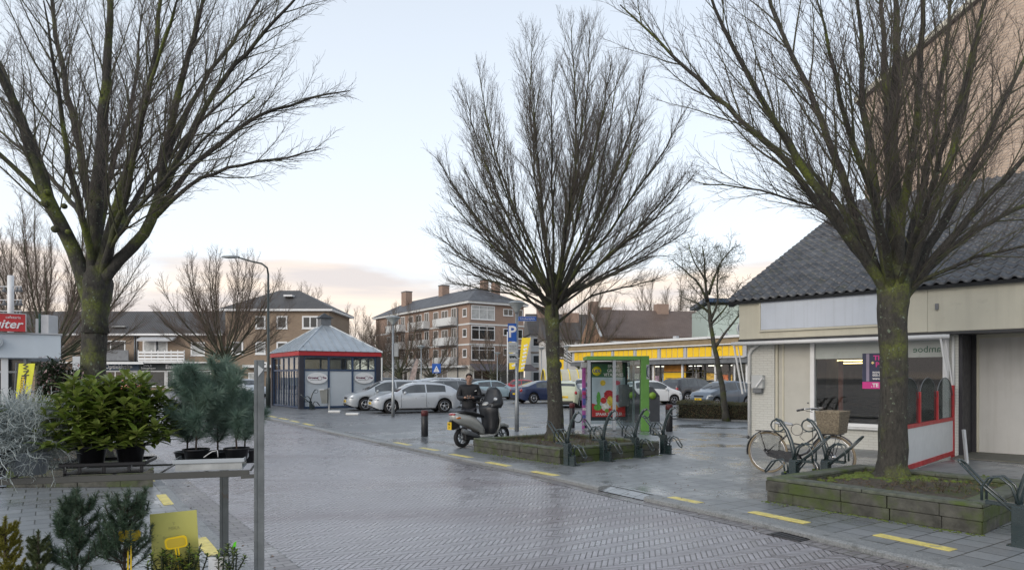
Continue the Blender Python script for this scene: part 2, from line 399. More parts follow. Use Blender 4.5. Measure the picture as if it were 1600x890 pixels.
def strip(name, line_a, line_b, z, mt):
    mb = MB(); n = len(line_a)
    mb.add([(p.x,p.y,z) for p in line_a]+[(p.x,p.y,z) for p in line_b], [(i,i+1,n+i+1,n+i) for i in range(n-1)])
    o = mb.build(name, mt); o['kind'] = 'structure'; return o
def kerb_line(name, line, d0, d1, zt, zb, mt):
    "kerb as a solid strip with a rounded nose on the road side (d0)"
    prof = [(d0, zb), (d0, zt-0.02), (d0+(d1-d0)*0.12, zt), (d1, zt), (d1, zb)]
    L = [offs(line, p[0]) for p in prof]; n = len(line); mb = MB(); V = []
    for li, p in zip(L, prof): V += [(q.x, q.y, p[1]) for q in li]
    Fc = []
    for k in range(len(prof)-1): Fc += [(k*n+i, k*n+i+1, (k+1)*n+i+1, (k+1)*n+i) for i in range(n-1)]
    Fc += [tuple(k*n for k in range(len(prof))), tuple((len(prof)-1-k)*n+n-1 for k in range(len(prof)))]
    mb.add(V, Fc); o = mb.build(name, mt, recalc=True); o['kind'] = 'structure'; return o
# pavement and car park to the right of the road
def between(line, y_hi, y_lo): return [p for p in line if y_lo <= p.y <= y_hi]
RK = offs(RE, 0.24)
lot_pts = [p for p in RK if p.y > 19.6]
PV = offs(RE, 0.24)
cut = [p for p in PV if p.y <= 19.6]
front = cut[0]
# car park: bricks, beyond the tiled pavement
lotfar = [(-40.5,77.5),(-90,78),(-90,180),(120,180),(120,30),(26,26)]
A1 = front; A2 = G(663,671.5); A3 = G(760,668); A4 = G(1060,656); A5 = Vector((14,26.6,0))
mb = MB(); poly = [tuple(p.xy) for p in lot_pts]+[tuple(A1.xy), tuple(A2.xy), tuple(A3.xy), tuple(A4.xy), (14,26.6)]+[(26,26),(120,30),(120,180),(-90,180),(-90,78)]
mb.add([(x,y,0) for x,y in poly], [tuple(range(len(poly)))]); o = mb.build('parking_lot', M_lot); o['kind'] = 'structure'; o.modifiers.new('t','TRIANGULATE')
mb = MB(); poly = [tuple(A1.xy), tuple(A2.xy), tuple(A3.xy), tuple(A4.xy), (14,26.6), (26,26), (120,30), (120,-60), (20,-20)]+[tuple(p.xy) for p in reversed(cut)]
mb.add([(x,y,0.0) for x,y in poly], [tuple(range(len(poly)))]); o = mb.build('pavement', M_tile); o['kind'] = 'structure'; o.modifiers.new('t','TRIANGULATE')
# left pavement
lp = offs(LE, -0.15)
mb = MB(); poly = [(p.x,p.y) for p in lp]+[(-40,-60),(-120,-60),(-120,66)]
mb.add([(x,y,0.0) for x,y in poly], [tuple(range(len(poly)))]); o = mb.build('pavement', M_tile); o['kind'] = 'structure'; o.modifiers.new('t','TRIANGULATE')
# kerbs: the right one is interrupted at the dropped crossings
def seg(line, y_hi, y_lo): return [p for p in line if y_lo-0.01 <= p.y <= y_hi+0.01]
FINE = []
for a, b in zip(RE, RE[1:]):
    k = max(1, int((b-a).length/0.1)); FINE += [a.lerp(b, i/k) for i in range(k)]
FINE.append(RE[-1])
kerb_line('kerb', seg(FINE, 78, 24.4), 0.0, 0.26, 0.006, -0.1, M_kerb)
kerb_line('kerb', seg(FINE, 24.5, 17.8), 0.0, 0.34, -0.006, -0.1, M_kerb)
kerb_line('kerb', seg(FINE, 17.9, 10.55), 0.0, 0.26, 0.006, -0.1, M_kerb)
kerb_line('kerb', seg(FINE, 9.75, -9), 0.0, 0.26, 0.006, -0.1, M_kerb)
# bevelled ramp of small bricks in the crossing between the two planters, and at the car park entrance
def ramp_strip(y_hi, y_lo, mt):
    s = seg(FINE, y_hi, y_lo); a = offs(s, 0.0); b = offs(s, 0.30); n = len(s); mb = MB()
    mb.add([(p.x,p.y,ZR+0.012) for p in a]+[(p.x,p.y,0.004) for p in b], [(i,i+1,n+i+1,n+i) for i in range(n-1)])
    o = mb.build('kerb_ramp', mt); o['kind'] = 'structure'
ramp_strip(10.65, 9.65, M_tile)
# gutter course of small bricks beside both kerbs
g0 = [p for p in FINE if p.y < 40]
strip('gutter', offs(g0, -0.005), offs(g0, -0.22), ZR+0.004, M_gutter)
LF = []
for a, b in zip(LE, LE[1:]):
    k = max(1, int((b-a).length/0.4)); LF += [a.lerp(b, i/k) for i in range(k)]
LF.append(LE[-1])
strip('gutter', offs(LF, 0.0), offs(LF, 0.42), ZR+0.004, M_gutter)
kerb_line('kerb', list(reversed(LF)), 0.0, 0.16, 0.006, -0.1, M_kerb)

# yellow guide tiles, each group of tiles one marking
def ymark(a, b, w=0.15, n=3, side=1):
    a = Vector((a.x,a.y,0)); b = Vector((b.x,b.y,0)); t = (b-a).normalized(); s = Vector((-t.y, t.x, 0))*w*side; mb = MB(); L = (b-a).length/n
    for i in range(n):
        p = a+t*(L*i+0.003); q = a+t*(L*(i+1)-0.003)
        mb.prism([(p.x,p.y,0.002),(q.x,q.y,0.002),(q.x+s.x,q.y+s.y,0.002),(p.x+s.x,p.y+s.y,0.002)], (0,0,0.005))
    o = mb.build('road_marking', M_yellow, recalc=True); o['kind'] = 'structure'
for a, b in [((1363,836),(1484,861)), ((1168,800),(1255,818)), ((1042,777),(1088,786.5)), ((828,736.5),(866,743.5)), ((757,722),(791,728.5)),
             ((700,709.5),(731,715)), ((653,699.5),(680,704)), ((613,691),(636,695.5)), ((471,661.2),(485,664.3)), ((451,656.8),(463,659.4)), ((434,652.8),(446,655.2)), ((417,649.3),(428,651.6))]:
    ymark(G(*a), G(*b))
ymark(G(244,773), G(256,789), 0.12, 2, 1); ymark(G(302,841), G(324,869), 0.12, 2, 1); ymark(G(222,743), G(230,753), 0.12, 2, 1)
# repair patches and a drain in the carriageway
M_iron = mat('cast_iron', (0.05,0.05,0.052), 0.45, 0.6, bmp=0.3)
for px, py in ((405, 683), (1235, 838)):
    c = G(px, py, ZR); mb = MB(basis((c.x, c.y, ZR+0.004), UD)); mb.box(-0.2,-0.13,0,0.2,0.13,0.006)
    for i in range(7): mb.box(-0.17+i*0.052,-0.1,0.006,-0.145+i*0.052,0.1,0.011)
    tag(mb.build('drain_grate', M_iron), 'iron drain grate in the road %s' % ('near the far left kerb' if px < 800 else 'beside the near right kerb'), 'drain')
# ================================================================ bare trees
M_bark = mat('bark', (0.060, 0.056, 0.048), 0.9, scale=6, c2=(0.10, 0.094, 0.078), spot=((0.075, 0.095, 0.022), 2.2, 0.50, 0.14), bmp=0.9, bscale=38)
def barkmat():
    m, nt, bs = newmat('mossy_bark'); v = objvec(nt); vs_ = objvec(nt, 0, (1,1,0.35))
    n1 = noise(nt, vs_, 26, 8, 0.7); c = mixc(nt, ramp(nt, n1, 0.3, 0.7), (0.018,0.017,0.015), (0.072,0.067,0.056))
    c = mixc(nt, nmath(nt, 'MULTIPLY', ramp(nt, noise(nt, v, 1.3, 5, 0.6), 0.50, 0.66), ramp(nt, noise(nt, v, 30, 5), 0.35, 0.6, 0.25, 1.0)), c, (0.14,0.17,0.025))
    c = mixc(nt, nmath(nt, 'MULTIPLY', ramp(nt, noise(nt, v, 17, 5, 0.6), 0.62, 0.66), ramp(nt, noise(nt, v, 2.2, 3), 0.42, 0.55)), c, (0.17,0.21,0.15))
    nt.links.new(c, bs.inputs['Base Color']); bs.inputs['Roughness'].default_value = 0.9
    bump(nt, bs, n1, 1.0, 0.03); return m
M_mossbark = barkmat()
M_branch = mat('branch', (0.062, 0.058, 0.046), 0.9, scale=2, c2=(0.105, 0.112, 0.055))
M_twig = mat('twig', (0.10, 0.084, 0.074), 0.9, var=0.2, scale=1.5)
M_fartwig = mat('far_twig', (0.14, 0.105, 0.082), 0.9, var=0.2, scale=1.5)
M_fartrunk = mat('far_trunk', (0.07, 0.062, 0.048), 0.9, var=0.3, scale=1.5, c2=(0.09, 0.10, 0.05))

def rdir(rng):
    while True:
        v = Vector((rng.uniform(-1,1), rng.uniform(-1,1), rng.uniform(-1,1)))
        if 0.05 < v.length < 1: return v.normalized()
def envR(tab, th):
    th = math.degrees(th)
    for (a, ra), (b, rb) in zip(tab, tab[1:]):
        if th <= b: return ra+(rb-ra)*max(0, th-a)/(b-a)
    return tab[-1][1]
class Tree:
    def __init__(s, seed, fork, tab, dens=1.0, up=0.22, rtwig=0.0032, kmax=3, droop=0.0, spread=(17, 38), loose=1.05, az=None):
        s.rng = random.Random(seed); s.fork = Vector(fork); s.tab = tab; s.dens = dens; s.up = up; s.rt = rtwig; s.kmax = kmax
        s.T = MB(); s.C = MB(); s.W = MB(); s.droop = droop; s.spread = spread; s.loose = loose; s.n = 0; s.az = az
    def inside(s, p):
        d = p-s.fork
        if d.length < 0.3: return 0.2
        th = math.acos(max(-1, min(1, d.z/d.length)))
        k = 1.0 + (s.az(math.atan2(d.y, d.x)) if s.az else 0)
        return d.length/(envR(s.tab, th)*k)
    def limb(s, pts, r0, r1, lvl=1, target=None, n=7):
        "pts: control polyline -> smoothed, jittered tube with side branches"
        rng = s.rng; pts = [Vector(p) for p in pts]
        q = pts
        for _ in range(2):
            w = [q[0]]
            for a, b in zip(q, q[1:]): w += [a*0.75+b*0.25, a*0.25+b*0.75]
            w.append(q[-1]); q = w
        L = [0.0]
        for a, b in zip(q, q[1:]): L.append(L[-1]+(b-a).length)
        N = max(5, int(L[-1]/0.28)); out = []; k = 0; off = Vector()
        for i in range(N+1):
            t = L[-1]*i/N
            while k < len(L)-2 and L[k+1] < t: k += 1
            u = (t-L[k])/max(1e-6, L[k+1]-L[k]); off = off*0.8+rdir(rng)*0.028*min(1, i/3)
            out.append(q[k].lerp(q[k+1], min(1, u))+off)
        sl_ = L[-1]/N; rad = [(r1+(r0-r1)*(1-i/N)**0.85)*(1+0.45*math.exp(-i*sl_/0.22)) for i in range(N+1)]
        (s.T if lvl <= 1 else s.C).tube(out, rad, n if lvl <= 1 else 5)
        s.sides(out, rad, lvl)
        return out, rad
    def sides(s, pts, rad, lvl):
        rng = s.rng; N = len(pts)-1; tot = sum((b-a).length for a, b in zip(pts, pts[1:]))
        if lvl == 1: step, start = 0.22, 0.27
        elif lvl == 2: step, start = 0.135, 0.16
        else: step, start = 0.10, 0.10
        step /= s.dens
        t = tot*start; acc = 0; side = rng.random()*6.28
        while t < tot:
            u = t/tot*N; i = min(N-1, int(u)); p = pts[i].lerp(pts[i+1], u-i); d = (pts[i+1]-pts[i]).normalized(); r = rad[i]
            side += 2.4+rng.uniform(-0.7,0.7)
            ref = d.cross(Vector((0,0,1)));
            if ref.length < 0.1: ref = Vector((1,0,0))
            ref.normalize(); per = ref*math.cos(side)+ref.cross(d)*math.sin(side)
            an = R(rng.uniform(*s.spread)); nd = (d*math.cos(an)+per*math.sin(an)+Vector((0,0,s.up*rng.uniform(0.3,1.2)))).normalized()
            rem = 1-t/tot
            if lvl == 1: ln = (0.4+tot*0.38*(rem**0.6))*rng.uniform(0.4,1.1); rr = min(r*0.55, 0.003+ln*0.0075)
            elif lvl == 2: ln = (0.16+tot*0.30*(rem**0.5))*rng.uniform(0.4,1.1); rr = min(r*0.55, 0.0018+ln*0.004)
            else: ln = rng.uniform(0.07,0.24); rr = min(r*0.7, s.rt)
            if lvl > 1 or rng.random() < 0.35+1.3*t/tot: s.branch(p, nd, ln, max(rr, s.rt), lvl+1)
            t += step*rng.uniform(0.6,1.5)
    def branch(s, p, d, ln, r, lvl):
        rng = s.rng; st = 0.22 if lvl <= 3 else 0.11; N = max(2, int(ln/st)); st = ln/N
        pts = [p]; cur = d.copy(); q = p.copy()
        for i in range(N):
            cur = (cur+rdir(rng)*(0.10 if lvl < 4 else 0.24)+Vector((0,0,s.up*0.22-s.droop*0.1))).normalized()
            q = q+cur*st; ins = s.inside(q)
            pts.append(q)
            if ins > s.loose*rng.uniform(0.93,1.05): break
        if len(pts) < 2: return
        k = len(pts)-1; rad = [r+(s.rt*0.8-r)*i/k for i in range(k+1)]
        s.n += 1
        if lvl >= 4: s.W.tube(pts[::2] if len(pts) > 3 and len(pts) % 2 else pts, (rad[::2] if len(pts) > 3 and len(pts) % 2 else rad), 3, cap=False); return
        (s.C if lvl == 2 else s.W).tube(pts, rad, 4 if lvl == 2 else 3, cap=False)
        if lvl <= s.kmax: s.sides(pts, rad, lvl)
    def fill(s, n, r0, th0=4, th1=80, lvl=1, azs=None, zlow=0.9, reach=1.0, bend=10):
        rng = s.rng
        for i in range(n):
            th = R(th0+(th1-th0)*((i+0.5)/n)**0.75+rng.uniform(-3,3)); ph = i*2.39996+rng.uniform(-0.3,0.3)
            if azs: ph = azs[i % len(azs)]+rng.uniform(-0.2,0.2)
            k = 1.0+(s.az(ph) if s.az else 0)
            Rr = envR(s.tab, th)*reach*k*rng.uniform(0.9,1.0)
            dv = lambda t_: Vector((math.sin(t_)*math.cos(ph), math.sin(t_)*math.sin(ph), math.cos(t_)))
            t2 = min(th+R(bend), R(88))
            a = s.fork+Vector((0,0,-rng.uniform(0,zlow)*math.sin(th))); b = s.fork+dv(t2)*Rr*0.36; c = s.fork+dv((th+t2)/2)*Rr*0.7; e = s.fork+dv(th)*Rr
            s.limb([a, a.lerp(b,0.5), b, c, e], r0*rng.uniform(0.75,1.1), 0.008, lvl)
    def trunk(s, pts, rad, n=14):
        "knobbly trunk"
        rng = s.rng; q = [Vector(p) for p in pts]; q.append(q[-1]+Vector((0,0,0.35))); rad = list(rad)+[rad[-1]*0.45]; N = max(6, int((q[-1]-q[0]).length/0.12)); V = []; out = []; rr = []
        for i in range(N+1):
            u = i/N*(len(q)-1); k = min(len(q)-2, int(u)); out.append(q[k].lerp(q[k+1], u-k)+rdir(rng)*0.008); rr.append((rad[k]+(rad[k+1]-rad[k])*(u-k)))
        m0 = len(s.T.v); s.T.tube(out, rr, n)
        for i in range(N+1):
            for j in range(n):
                a = 2*PI*j/n; idx = m0+i*n+j; c = out[i]; v = Vector(s.T.v[idx])
                fl = 1+0.07*math.sin(3*a+i*0.18)+0.05*math.sin(5*a-i*0.3)+rng.uniform(-0.03,0.03)
                if i < 3: fl += 0.10*(3-i)/3*(1+math.sin(4*a))
                s.T.v[idx] = tuple(c+(v-c)*fl)
    def knot(s, p, r):
        s.T.ball(p, (r, r, r*0.9), 8, 5)
    def build(s, name, base, label, cat='tree', group=None, mats=None, rot=0):
        mats = mats or (M_mossbark, M_branch, M_twig)
        M = Matrix.Translation(Vector(base)) @ Matrix.Rotation(rot, 4, 'Z')
        e = empty(name, M, label, cat, group)
        s.T.build('trunk', mats[0], e)
        n0 = len(s.C.v); C = s.C; C.v += s.W.v; C.f += [tuple(i+n0 for i in f) for f in s.W.f]; C.mi += [1]*len(s.W.mi); C.sm += s.W.sm
        C.build('crown', [mats[1], mats[2]], e); return e

# --- middle tree in the planter beside the phone booth
B2 = Vector((0.98, 15.8, 0.24))
t2 = Tree(11, (0, 0, 3.35), [(0,5.9),(15,5.9),(29,5.5),(42,4.6),(55,3.9),(68,3.2),(85,2.5)], dens=1.55, up=0.17, rtwig=0.0021, loose=1.10, az=lambda a: 0.08*math.cos(a)+0.04*math.sin(3*a)+0.15*math.sin(a))
t2.trunk([(0,0,-0.05),(0.02,0,0.5),(-0.02,0,1.8),(-0.05,0,2.9),(-0.04,0,3.5)], [0.225,0.175,0.155,0.165,0.16])
t2.spread = (14,31); t2.fill(44, 0.039, 2, 79, zlow=0.75, bend=7)
t2.build('bare_tree', B2, 'bare fan-shaped tree in the planter beside the phone booth', group='leafless street trees in the brick planters')

# --- right tree in the near planter
B3 = G(1392, 742, 0.28); D3 = B3.y
def rel3(px, py, dy): return P(px, py, D3+dy)-B3
t3dummy = 0; tab3 = [(0,8.2),(30,7.4),(55,5.0),(75,3.6),(90,2.6)]
t3 = Tree(5, rel3(1398, 430, 0), tab3, dens=1.5, up=0.16, rtwig=0.0020, kmax=3)
t3.trunk([(0,0,-0.08), rel3(1394,720,0), rel3(1396,600,0), rel3(1394,500,0), rel3(1398,440,0)], [0.255,0.19,0.18,0.185,0.21])
L3 = [([(1385,455,0),(1330,375,-.2),(1240,235,-.5),(1165,110,-.8),(1095,-60,-1.0)],.085), ([(1380,450,0),(1345,360,.3),(1290,215,.6),(1225,60,.9),(1180,-90,1.2)],.08),
      ([(1378,440,0),(1310,350,.3),(1190,210,.4),(1060,95,.5),(965,0,.4)],.07), ([(1370,430,0),(1355,385,.2),(1290,325,.5),(1190,300,.7),(1100,290,.8)],.03),
      ([(1390,440,0),(1372,300,-.4),(1350,140,-.8),(1335,-60,-1.1)],.085), ([(1392,440,.1),(1385,260,.5),(1375,60,.9),(1372,-130,1.2)],.085),
      ([(1400,440,0),(1400,300,0),(1398,120,-.1),(1405,-130,-.1)],.11), ([(1405,440,0),(1420,300,-.5),(1440,120,-.9),(1452,-120,-1.4)],.085),
      ([(1410,440,.1),(1440,310,.6),(1468,160,1.0),(1490,-80,1.4)],.08), ([(1415,440,0),(1462,310,-.3),(1515,150,-.6),(1560,-60,-.9)],.085),
      ([(1418,440,0),(1480,330,.3),(1560,180,.6),(1640,20,.8)],.085), ([(1420,450,0),(1490,370,-.2),(1590,260,-.5),(1700,150,-.6)],.075),
      ([(1420,460,0),(1480,395,.3),(1570,335,.6),(1690,285,.8)],.06), ([(1415,455,0),(1500,410,-.6),(1590,385,-1.0),(1660,365,-1.3)],.04),
      ([(1395,440,-.1),(1370,330,-1.0),(1330,190,-1.8),(1280,0,-2.4)],.07), ([(1400,440,.1),(1395,340,1.0),(1400,230,2.0),(1420,60,3.0)],.075), ([(1405,440,-.1),(1440,350,-1.1),(1480,220,-1.9),(1540,20,-2.5)],.06),
      ([(1390,445,.1),(1330,350,1.2),(1260,260,2.2),(1180,140,3.0)],.06), ([(1395,445,.1),(1350,380,1.3),(1300,300,2.5),(1230,240,3.4)],.045)]
for pl, r in L3: t3.limb([rel3(1396,520,0), rel3(1396+(pl[0][0]-1396)*0.5,470,0)]+[rel3(*p) for p in pl], r, 0.009)
t3.build('bare_tree', B3, 'large bare tree with lichen-spotted trunk in the near right planter before the empty shop', group='leafless street trees in the brick planters')

# --- left tree behind the plant trolley
D1 = 12.0; B1 = Vector(((150-800)/F*D1, D1, 0.24))
def rel1(px, py, dy): return P(px, py, D1+dy)-B1
t1 = Tree(8, rel1(150, 400, 0), [(0,9),(35,8.2),(55,5.4),(75,4.3),(90,3.4)], dens=1.4, up=0.12, rtwig=0.0021)
t1.trunk([(0,0,-0.1), rel1(148,650,0), rel1(148,560,0), rel1(148,490,0), rel1(150,440,0)], [0.27,0.20,0.195,0.205,0.25])
L1 = [([(140,455,0),(105,370,-.2),(70,300,-.3),(30,190,-.5),(-20,60,-.7),(-60,-60,-.8)],.15), ([(150,440,0),(150,330,0),(160,200,.1),(172,60,.2),(180,-140,.2)],.16),
      ([(150,430,0),(135,300,.4),(110,170,.9),(80,20,1.4),(60,-120,1.7)],.10), ([(155,430,0),(185,330,-.3),(215,220,-.5),(240,90,-.8),(262,-100,-1.0)],.11),
      ([(158,435,0),(225,375,.0),(250,300,.1),(262,215,.2),(300,80,.3),(345,-80,.4)],.12), ([(240,335,.1),(300,265,.3),(350,215,.4),(420,170,.5),(548,140,.5)],.055),
      ([(252,300,.1),(300,205,.0),(355,120,-.2),(430,40,-.4),(500,-60,-.6)],.06), ([(240,340,.1),(290,295,-.4),(350,265,-.7),(420,250,-1.0),(500,232,-1.1)],.04),
      ([(165,400,0),(195,330,.8),(240,270,1.6),(320,180,2.4),(430,90,3.0)],.07), ([(260,240,.2),(320,130,.9),(390,30,1.5),(440,-80,2.0)],.05),
      ([(100,365,-.2),(60,240,.4),(10,120,1.0),(-60,10,1.4)],.07), ([(90,330,-.2),(20,260,-.6),(-60,200,-.9),(-160,120,-1.0)],.05), ([(150,420,0),(120,300,-.9),(95,160,-1.6),(70,0,-2.2)],.08),
      ([(155,420,0),(200,290,-1.0),(235,150,-1.7),(285,-20,-2.4)],.07), ([(150,400,.1),(165,290,1.0),(210,160,2.0),(225,0,2.8)],.08), ([(160,400,0),(230,300,-1.2),(300,230,-2.0),(390,150,-2.6)],.045),
      ([(150,380,.1),(100,300,1.2),(40,240,2.2),(-50,170,3.0)],.06)]
for pl, r in L1: t1.limb(([rel1(149,520,0), rel1(149+(pl[0][0]-149)*0.5,475,0)] if pl[0][1] > 385 else [])+[rel1(*p) for p in pl], r, 0.009, n=9)
for px, py, r in ((70,318,.07),(74,300,.06),(100,322,.055),(86,358,.07),(106,362,.05)): t1.knot(rel1(px,py,-.42), r)
t1.build('bare_tree', B1, 'huge bare tree with a moss-green trunk in the left planter behind the plant trolley', group='leafless street trees in the brick planters')

# --- trees farther off: four crowns shared by the copies
def far_tree(seed, h, fork_h, spread_tab, n, r, dens, name, lab, base, group=None, scale=1, rot=0, up=0.2, spread=(17,38), trunk_r=0.2, kmax=3, rt=0.006, mats=(M_fartrunk, M_fartwig, M_fartwig), bend=12, th1=74):
    t = Tree(seed, (0,0,fork_h), spread_tab, dens=dens, up=up, rtwig=rt, kmax=kmax, spread=spread)
    t.trunk([(0,0,-0.1),(0,0,fork_h*0.5),(0.03,0,fork_h)], [trunk_r*1.25, trunk_r*0.95, trunk_r*0.9], 8)
    t.fill(n, r, 3, th1, zlow=0.8, bend=bend)
    return t.build(name, base, lab, group=group, mats=mats, rot=rot)
GF = 'bare trees standing round the square'
vase = far_tree(21, 0, 2.6, [(0,8.8),(20,8.6),(40,7.4),(60,5.2),(80,3.6)], 22, 0.065, 1.25, 'bare_tree', 'bare vase-shaped tree behind the snack bar, half hidden by the big mossy tree', Vector((-23.0, 34, 0)), GF, rt=0.0035)
vase2 = far_tree(22, 0, 2.4, [(0,6.6),(20,6.5),(45,5.6),(65,4.4),(80,3.4)], 28, 0.055, 1.25, 'bare_tree', 'round-crowned bare tree between the brick terrace and the tall curved street lamp', Vector(((350-800)/F*56, 56, 0)), GF, rt=0.0038, scale=1)
vase2.scale = (1.38,)*3
small = far_tree(23, 0, 1.6, [(0,5.6),(25,5.4),(50,4.4),(80,3.2)], 16, 0.045, 1.1, 'bare_tree', 'bare tree in front of the apartment block, left of the pale beach flag', Vector(((624-800)/F*70, 70, 0)), GF, up=0.3, rt=0.0045)
small.scale = (1.35,)*3
def cp(src, px, D, sc, rot, lab, dz=0): return copy_tree(src, Matrix.Translation(Vector(((px-800)/F*D, D, dz))) @ Matrix.Rotation(R(rot),4,'Z'), lab, 'tree', GF, sc)
cp(small, 674, 72, 1.12, 80, 'bare tree before the apartment balconies, right of the pale beach flag')
cp(small, 770, 78, 1.05, 200, 'reddish bare tree in front of the dark awning of the corner shop')
cp(vase, 905, 84, 1.3, 40, 'bare tree behind the left end of the yellow-banded supermarket')
cp(vase2, 596, 112, 1.2, 120, 'bare tree beside the left end of the apartment block roof')
cp(vase, 552, 118, 1.25, 250, 'tall bare tree behind the right side of the metal-roofed kiosk')
cp(vase2, 455, 105, 1.85, 20, 'wide bare tree rising behind the hipped roof of the brick house')
cp(vase, 1043, 100, 1.5, 160, 'bare tree behind the brown roofs above the supermarket')
cp(vase2, 1010, 120, 1.2, 300, 'rounded bare tree just showing over the brown terrace ridge')
cp(vase, 60, 42, 1.0, 100, 'bare tree farther back behind the red snack bar sign')
# the small gnarly tree in the hedge
BG = Vector(((1134-800)/F*26.2, 26.2, 0))
def relg(px, py, dy): return P(px, py, 26.2+dy)-BG
tg = Tree(31, relg(1105,440,0), [(0,2.9),(40,2.6),(70,2.2),(120,1.9),(180,1.5)], dens=1.6, up=0.10, rtwig=0.005, spread=(35,70))
tg.limb([relg(1135,660,0), relg(1128,600,0), relg(1112,520,0), relg(1105,450,0), relg(1098,385,0)], 0.13, 0.02, 1)
for pl, r in [([(1116,545,0),(1140,510,-.1),(1165,480,-.3),(1185,462,-.4)],.06), ([(1110,500,0),(1124,470,.3),(1120,430,.6),(1130,395,.8)],.05), ([(1106,470,0),(1090,440,-.3),(1066,420,-.5),(1050,405,-.6)],.05),
              ([(1107,460,0),(1120,420,-.4),(1140,395,-.8),(1150,385,-.9)],.05), ([(1104,440,0),(1085,410,.4),(1075,380,.6)],.04), ([(1110,490,0),(1088,470,.5),(1062,462,.9)],.04), ([(1112,505,0),(1135,480,.6),(1160,440,1.0)],.04)]:
    tg.limb([relg(*p) for p in pl], r, 0.012, 1, n=6)
tg.build('bare_tree', BG, 'small gnarled bare tree growing from the clipped hedge', mats=(M_bark, M_fartrunk, M_fartrunk))
# ================================================================ buildings
M_white = mat('white_paint', (0.62,0.63,0.62), 0.5, var=0.06, scale=2, spot=((0.42,0.42,0.39), 3, 0.6, 0.25))
M_whitefr = mat('white_frame', (0.7,0.71,0.71), 0.4, var=0.05)
M_cream = mat('cream_panel', (0.55,0.53,0.43), 0.55, var=0.05, scale=1.5, spot=((0.36,0.34,0.28), 2.2, 0.62, 0.3), bmp=0.1, bscale=20, streak=((0.36,0.345,0.28), 5, 0.3))
M_wbrick = brickmat('painted_brick', (0.56,0.565,0.53), (0.58,0.585,0.55), (0.49,0.49,0.46), 0.21, 0.062, 0.008, 0.6, dirt=(0.36,0.37,0.32))
M_brickA = brickmat('brown_brick', (0.25,0.175,0.115), (0.32,0.23,0.155), (0.25,0.22,0.18), dirt=(0.13,0.09,0.06))
M_brickB = brickmat('red_brick', (0.28,0.175,0.125), (0.35,0.225,0.165), (0.32,0.27,0.23), dirt=(0.20,0.13,0.10))
M_brickC = brickmat('beige_brick', (0.47,0.36,0.275), (0.56,0.44,0.345), (0.38,0.32,0.27), 0.30, 0.095, 0.014, 0.5, dirt=(0.30,0.235,0.18))
M_brickD = brickmat('orange_brick', (0.36,0.20,0.115), (0.42,0.25,0.15), (0.36,0.28,0.2), dirt=(0.28,0.16,0.1))
M_win = mat('window_dark', (0.025,0.03,0.032), 0.08, var=0.4, scale=0.6, spec=0.9)
M_winl = mat('window_curtain', (0.35,0.37,0.37), 0.25, var=0.3, scale=1.5, spec=0.9)
M_dark = mat('dark_panel', (0.03,0.032,0.035), 0.5)
M_slate = mat('grey_metal', (0.15,0.16,0.17), 0.5, 0.2)
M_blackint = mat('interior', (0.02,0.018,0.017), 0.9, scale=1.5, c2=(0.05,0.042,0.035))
M_glass = glassmat('clear_glass', (0.80,0.84,0.84), 1.0)
def rooftiles_mat(name, c1, c2, w=0.30, h=0.30):
    m, nt, bs = newmat(name); t = nt.nodes.new('ShaderNodeTexCoord'); sp = nt.nodes.new('ShaderNodeSeparateXYZ'); nt.links.new(t.outputs['Object'], sp.inputs[0])
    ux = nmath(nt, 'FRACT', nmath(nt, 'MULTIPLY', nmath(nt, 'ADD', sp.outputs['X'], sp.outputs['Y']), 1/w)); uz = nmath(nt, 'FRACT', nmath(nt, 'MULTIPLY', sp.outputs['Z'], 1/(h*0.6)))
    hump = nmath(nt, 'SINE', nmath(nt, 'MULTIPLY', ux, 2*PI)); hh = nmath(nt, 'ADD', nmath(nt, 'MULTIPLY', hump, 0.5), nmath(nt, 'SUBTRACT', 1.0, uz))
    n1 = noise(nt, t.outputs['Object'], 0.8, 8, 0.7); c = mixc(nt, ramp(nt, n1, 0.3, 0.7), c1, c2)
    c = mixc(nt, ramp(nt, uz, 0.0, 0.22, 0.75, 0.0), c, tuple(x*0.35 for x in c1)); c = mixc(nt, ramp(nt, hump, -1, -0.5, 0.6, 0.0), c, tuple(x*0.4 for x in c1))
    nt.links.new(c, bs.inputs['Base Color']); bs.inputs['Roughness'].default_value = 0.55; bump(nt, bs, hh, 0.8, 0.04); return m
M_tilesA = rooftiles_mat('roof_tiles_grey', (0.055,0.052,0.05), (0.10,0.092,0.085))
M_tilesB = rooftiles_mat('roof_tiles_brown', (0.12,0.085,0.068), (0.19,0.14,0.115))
M_slates = mat('slates', (0.075,0.078,0.085), 0.6, var=0.3, scale=1.2)

def face(o, xd):
    "local face frame inside a building: x along the wall, z up, y inwards"
    return basis(o, xd)
I4 = Matrix()
def win(par, Mf, x0, x1, z0, z1, nx=1, nz=1, fr=None, pane=None, fw=0.07, name='window', split=None, dep=0.05, sill=True):
    fr = fr or M_whitefr; pane = pane or M_win
    m = MB(Mf); m.box(x0,-dep,z0,x0+fw,0.01,z1); m.box(x1-fw,-dep,z0,x1,0.01,z1); m.box(x0+fw,-dep,z1-fw,x1-fw,0.01,z1); m.box(x0+fw,-dep,z0,x1-fw,0.01,z0+fw)
    for i in range(1, nx): xx = x0+(x1-x0)*i/nx; m.box(xx-fw*0.4,-dep*0.9,z0+fw,xx+fw*0.4,0.008,z1-fw)
    if split: m.box(x0+fw,-dep*0.85,z0+(z1-z0)*split-fw*0.35,x1-fw,0.007,z0+(z1-z0)*split+fw*0.35)
    if sill: m.box(x0-0.05,-dep-0.05,z0-0.06,x1+0.05,0.012,z0-0.002)
    o = m.build(name, fr, par)
    p = MB(Mf); p.box(x0+fw*0.8,-0.025,z0+fw*0.8,x1-fw*0.8,-0.012,z1-fw*0.8); p.build('pane', pane, o)
    return o

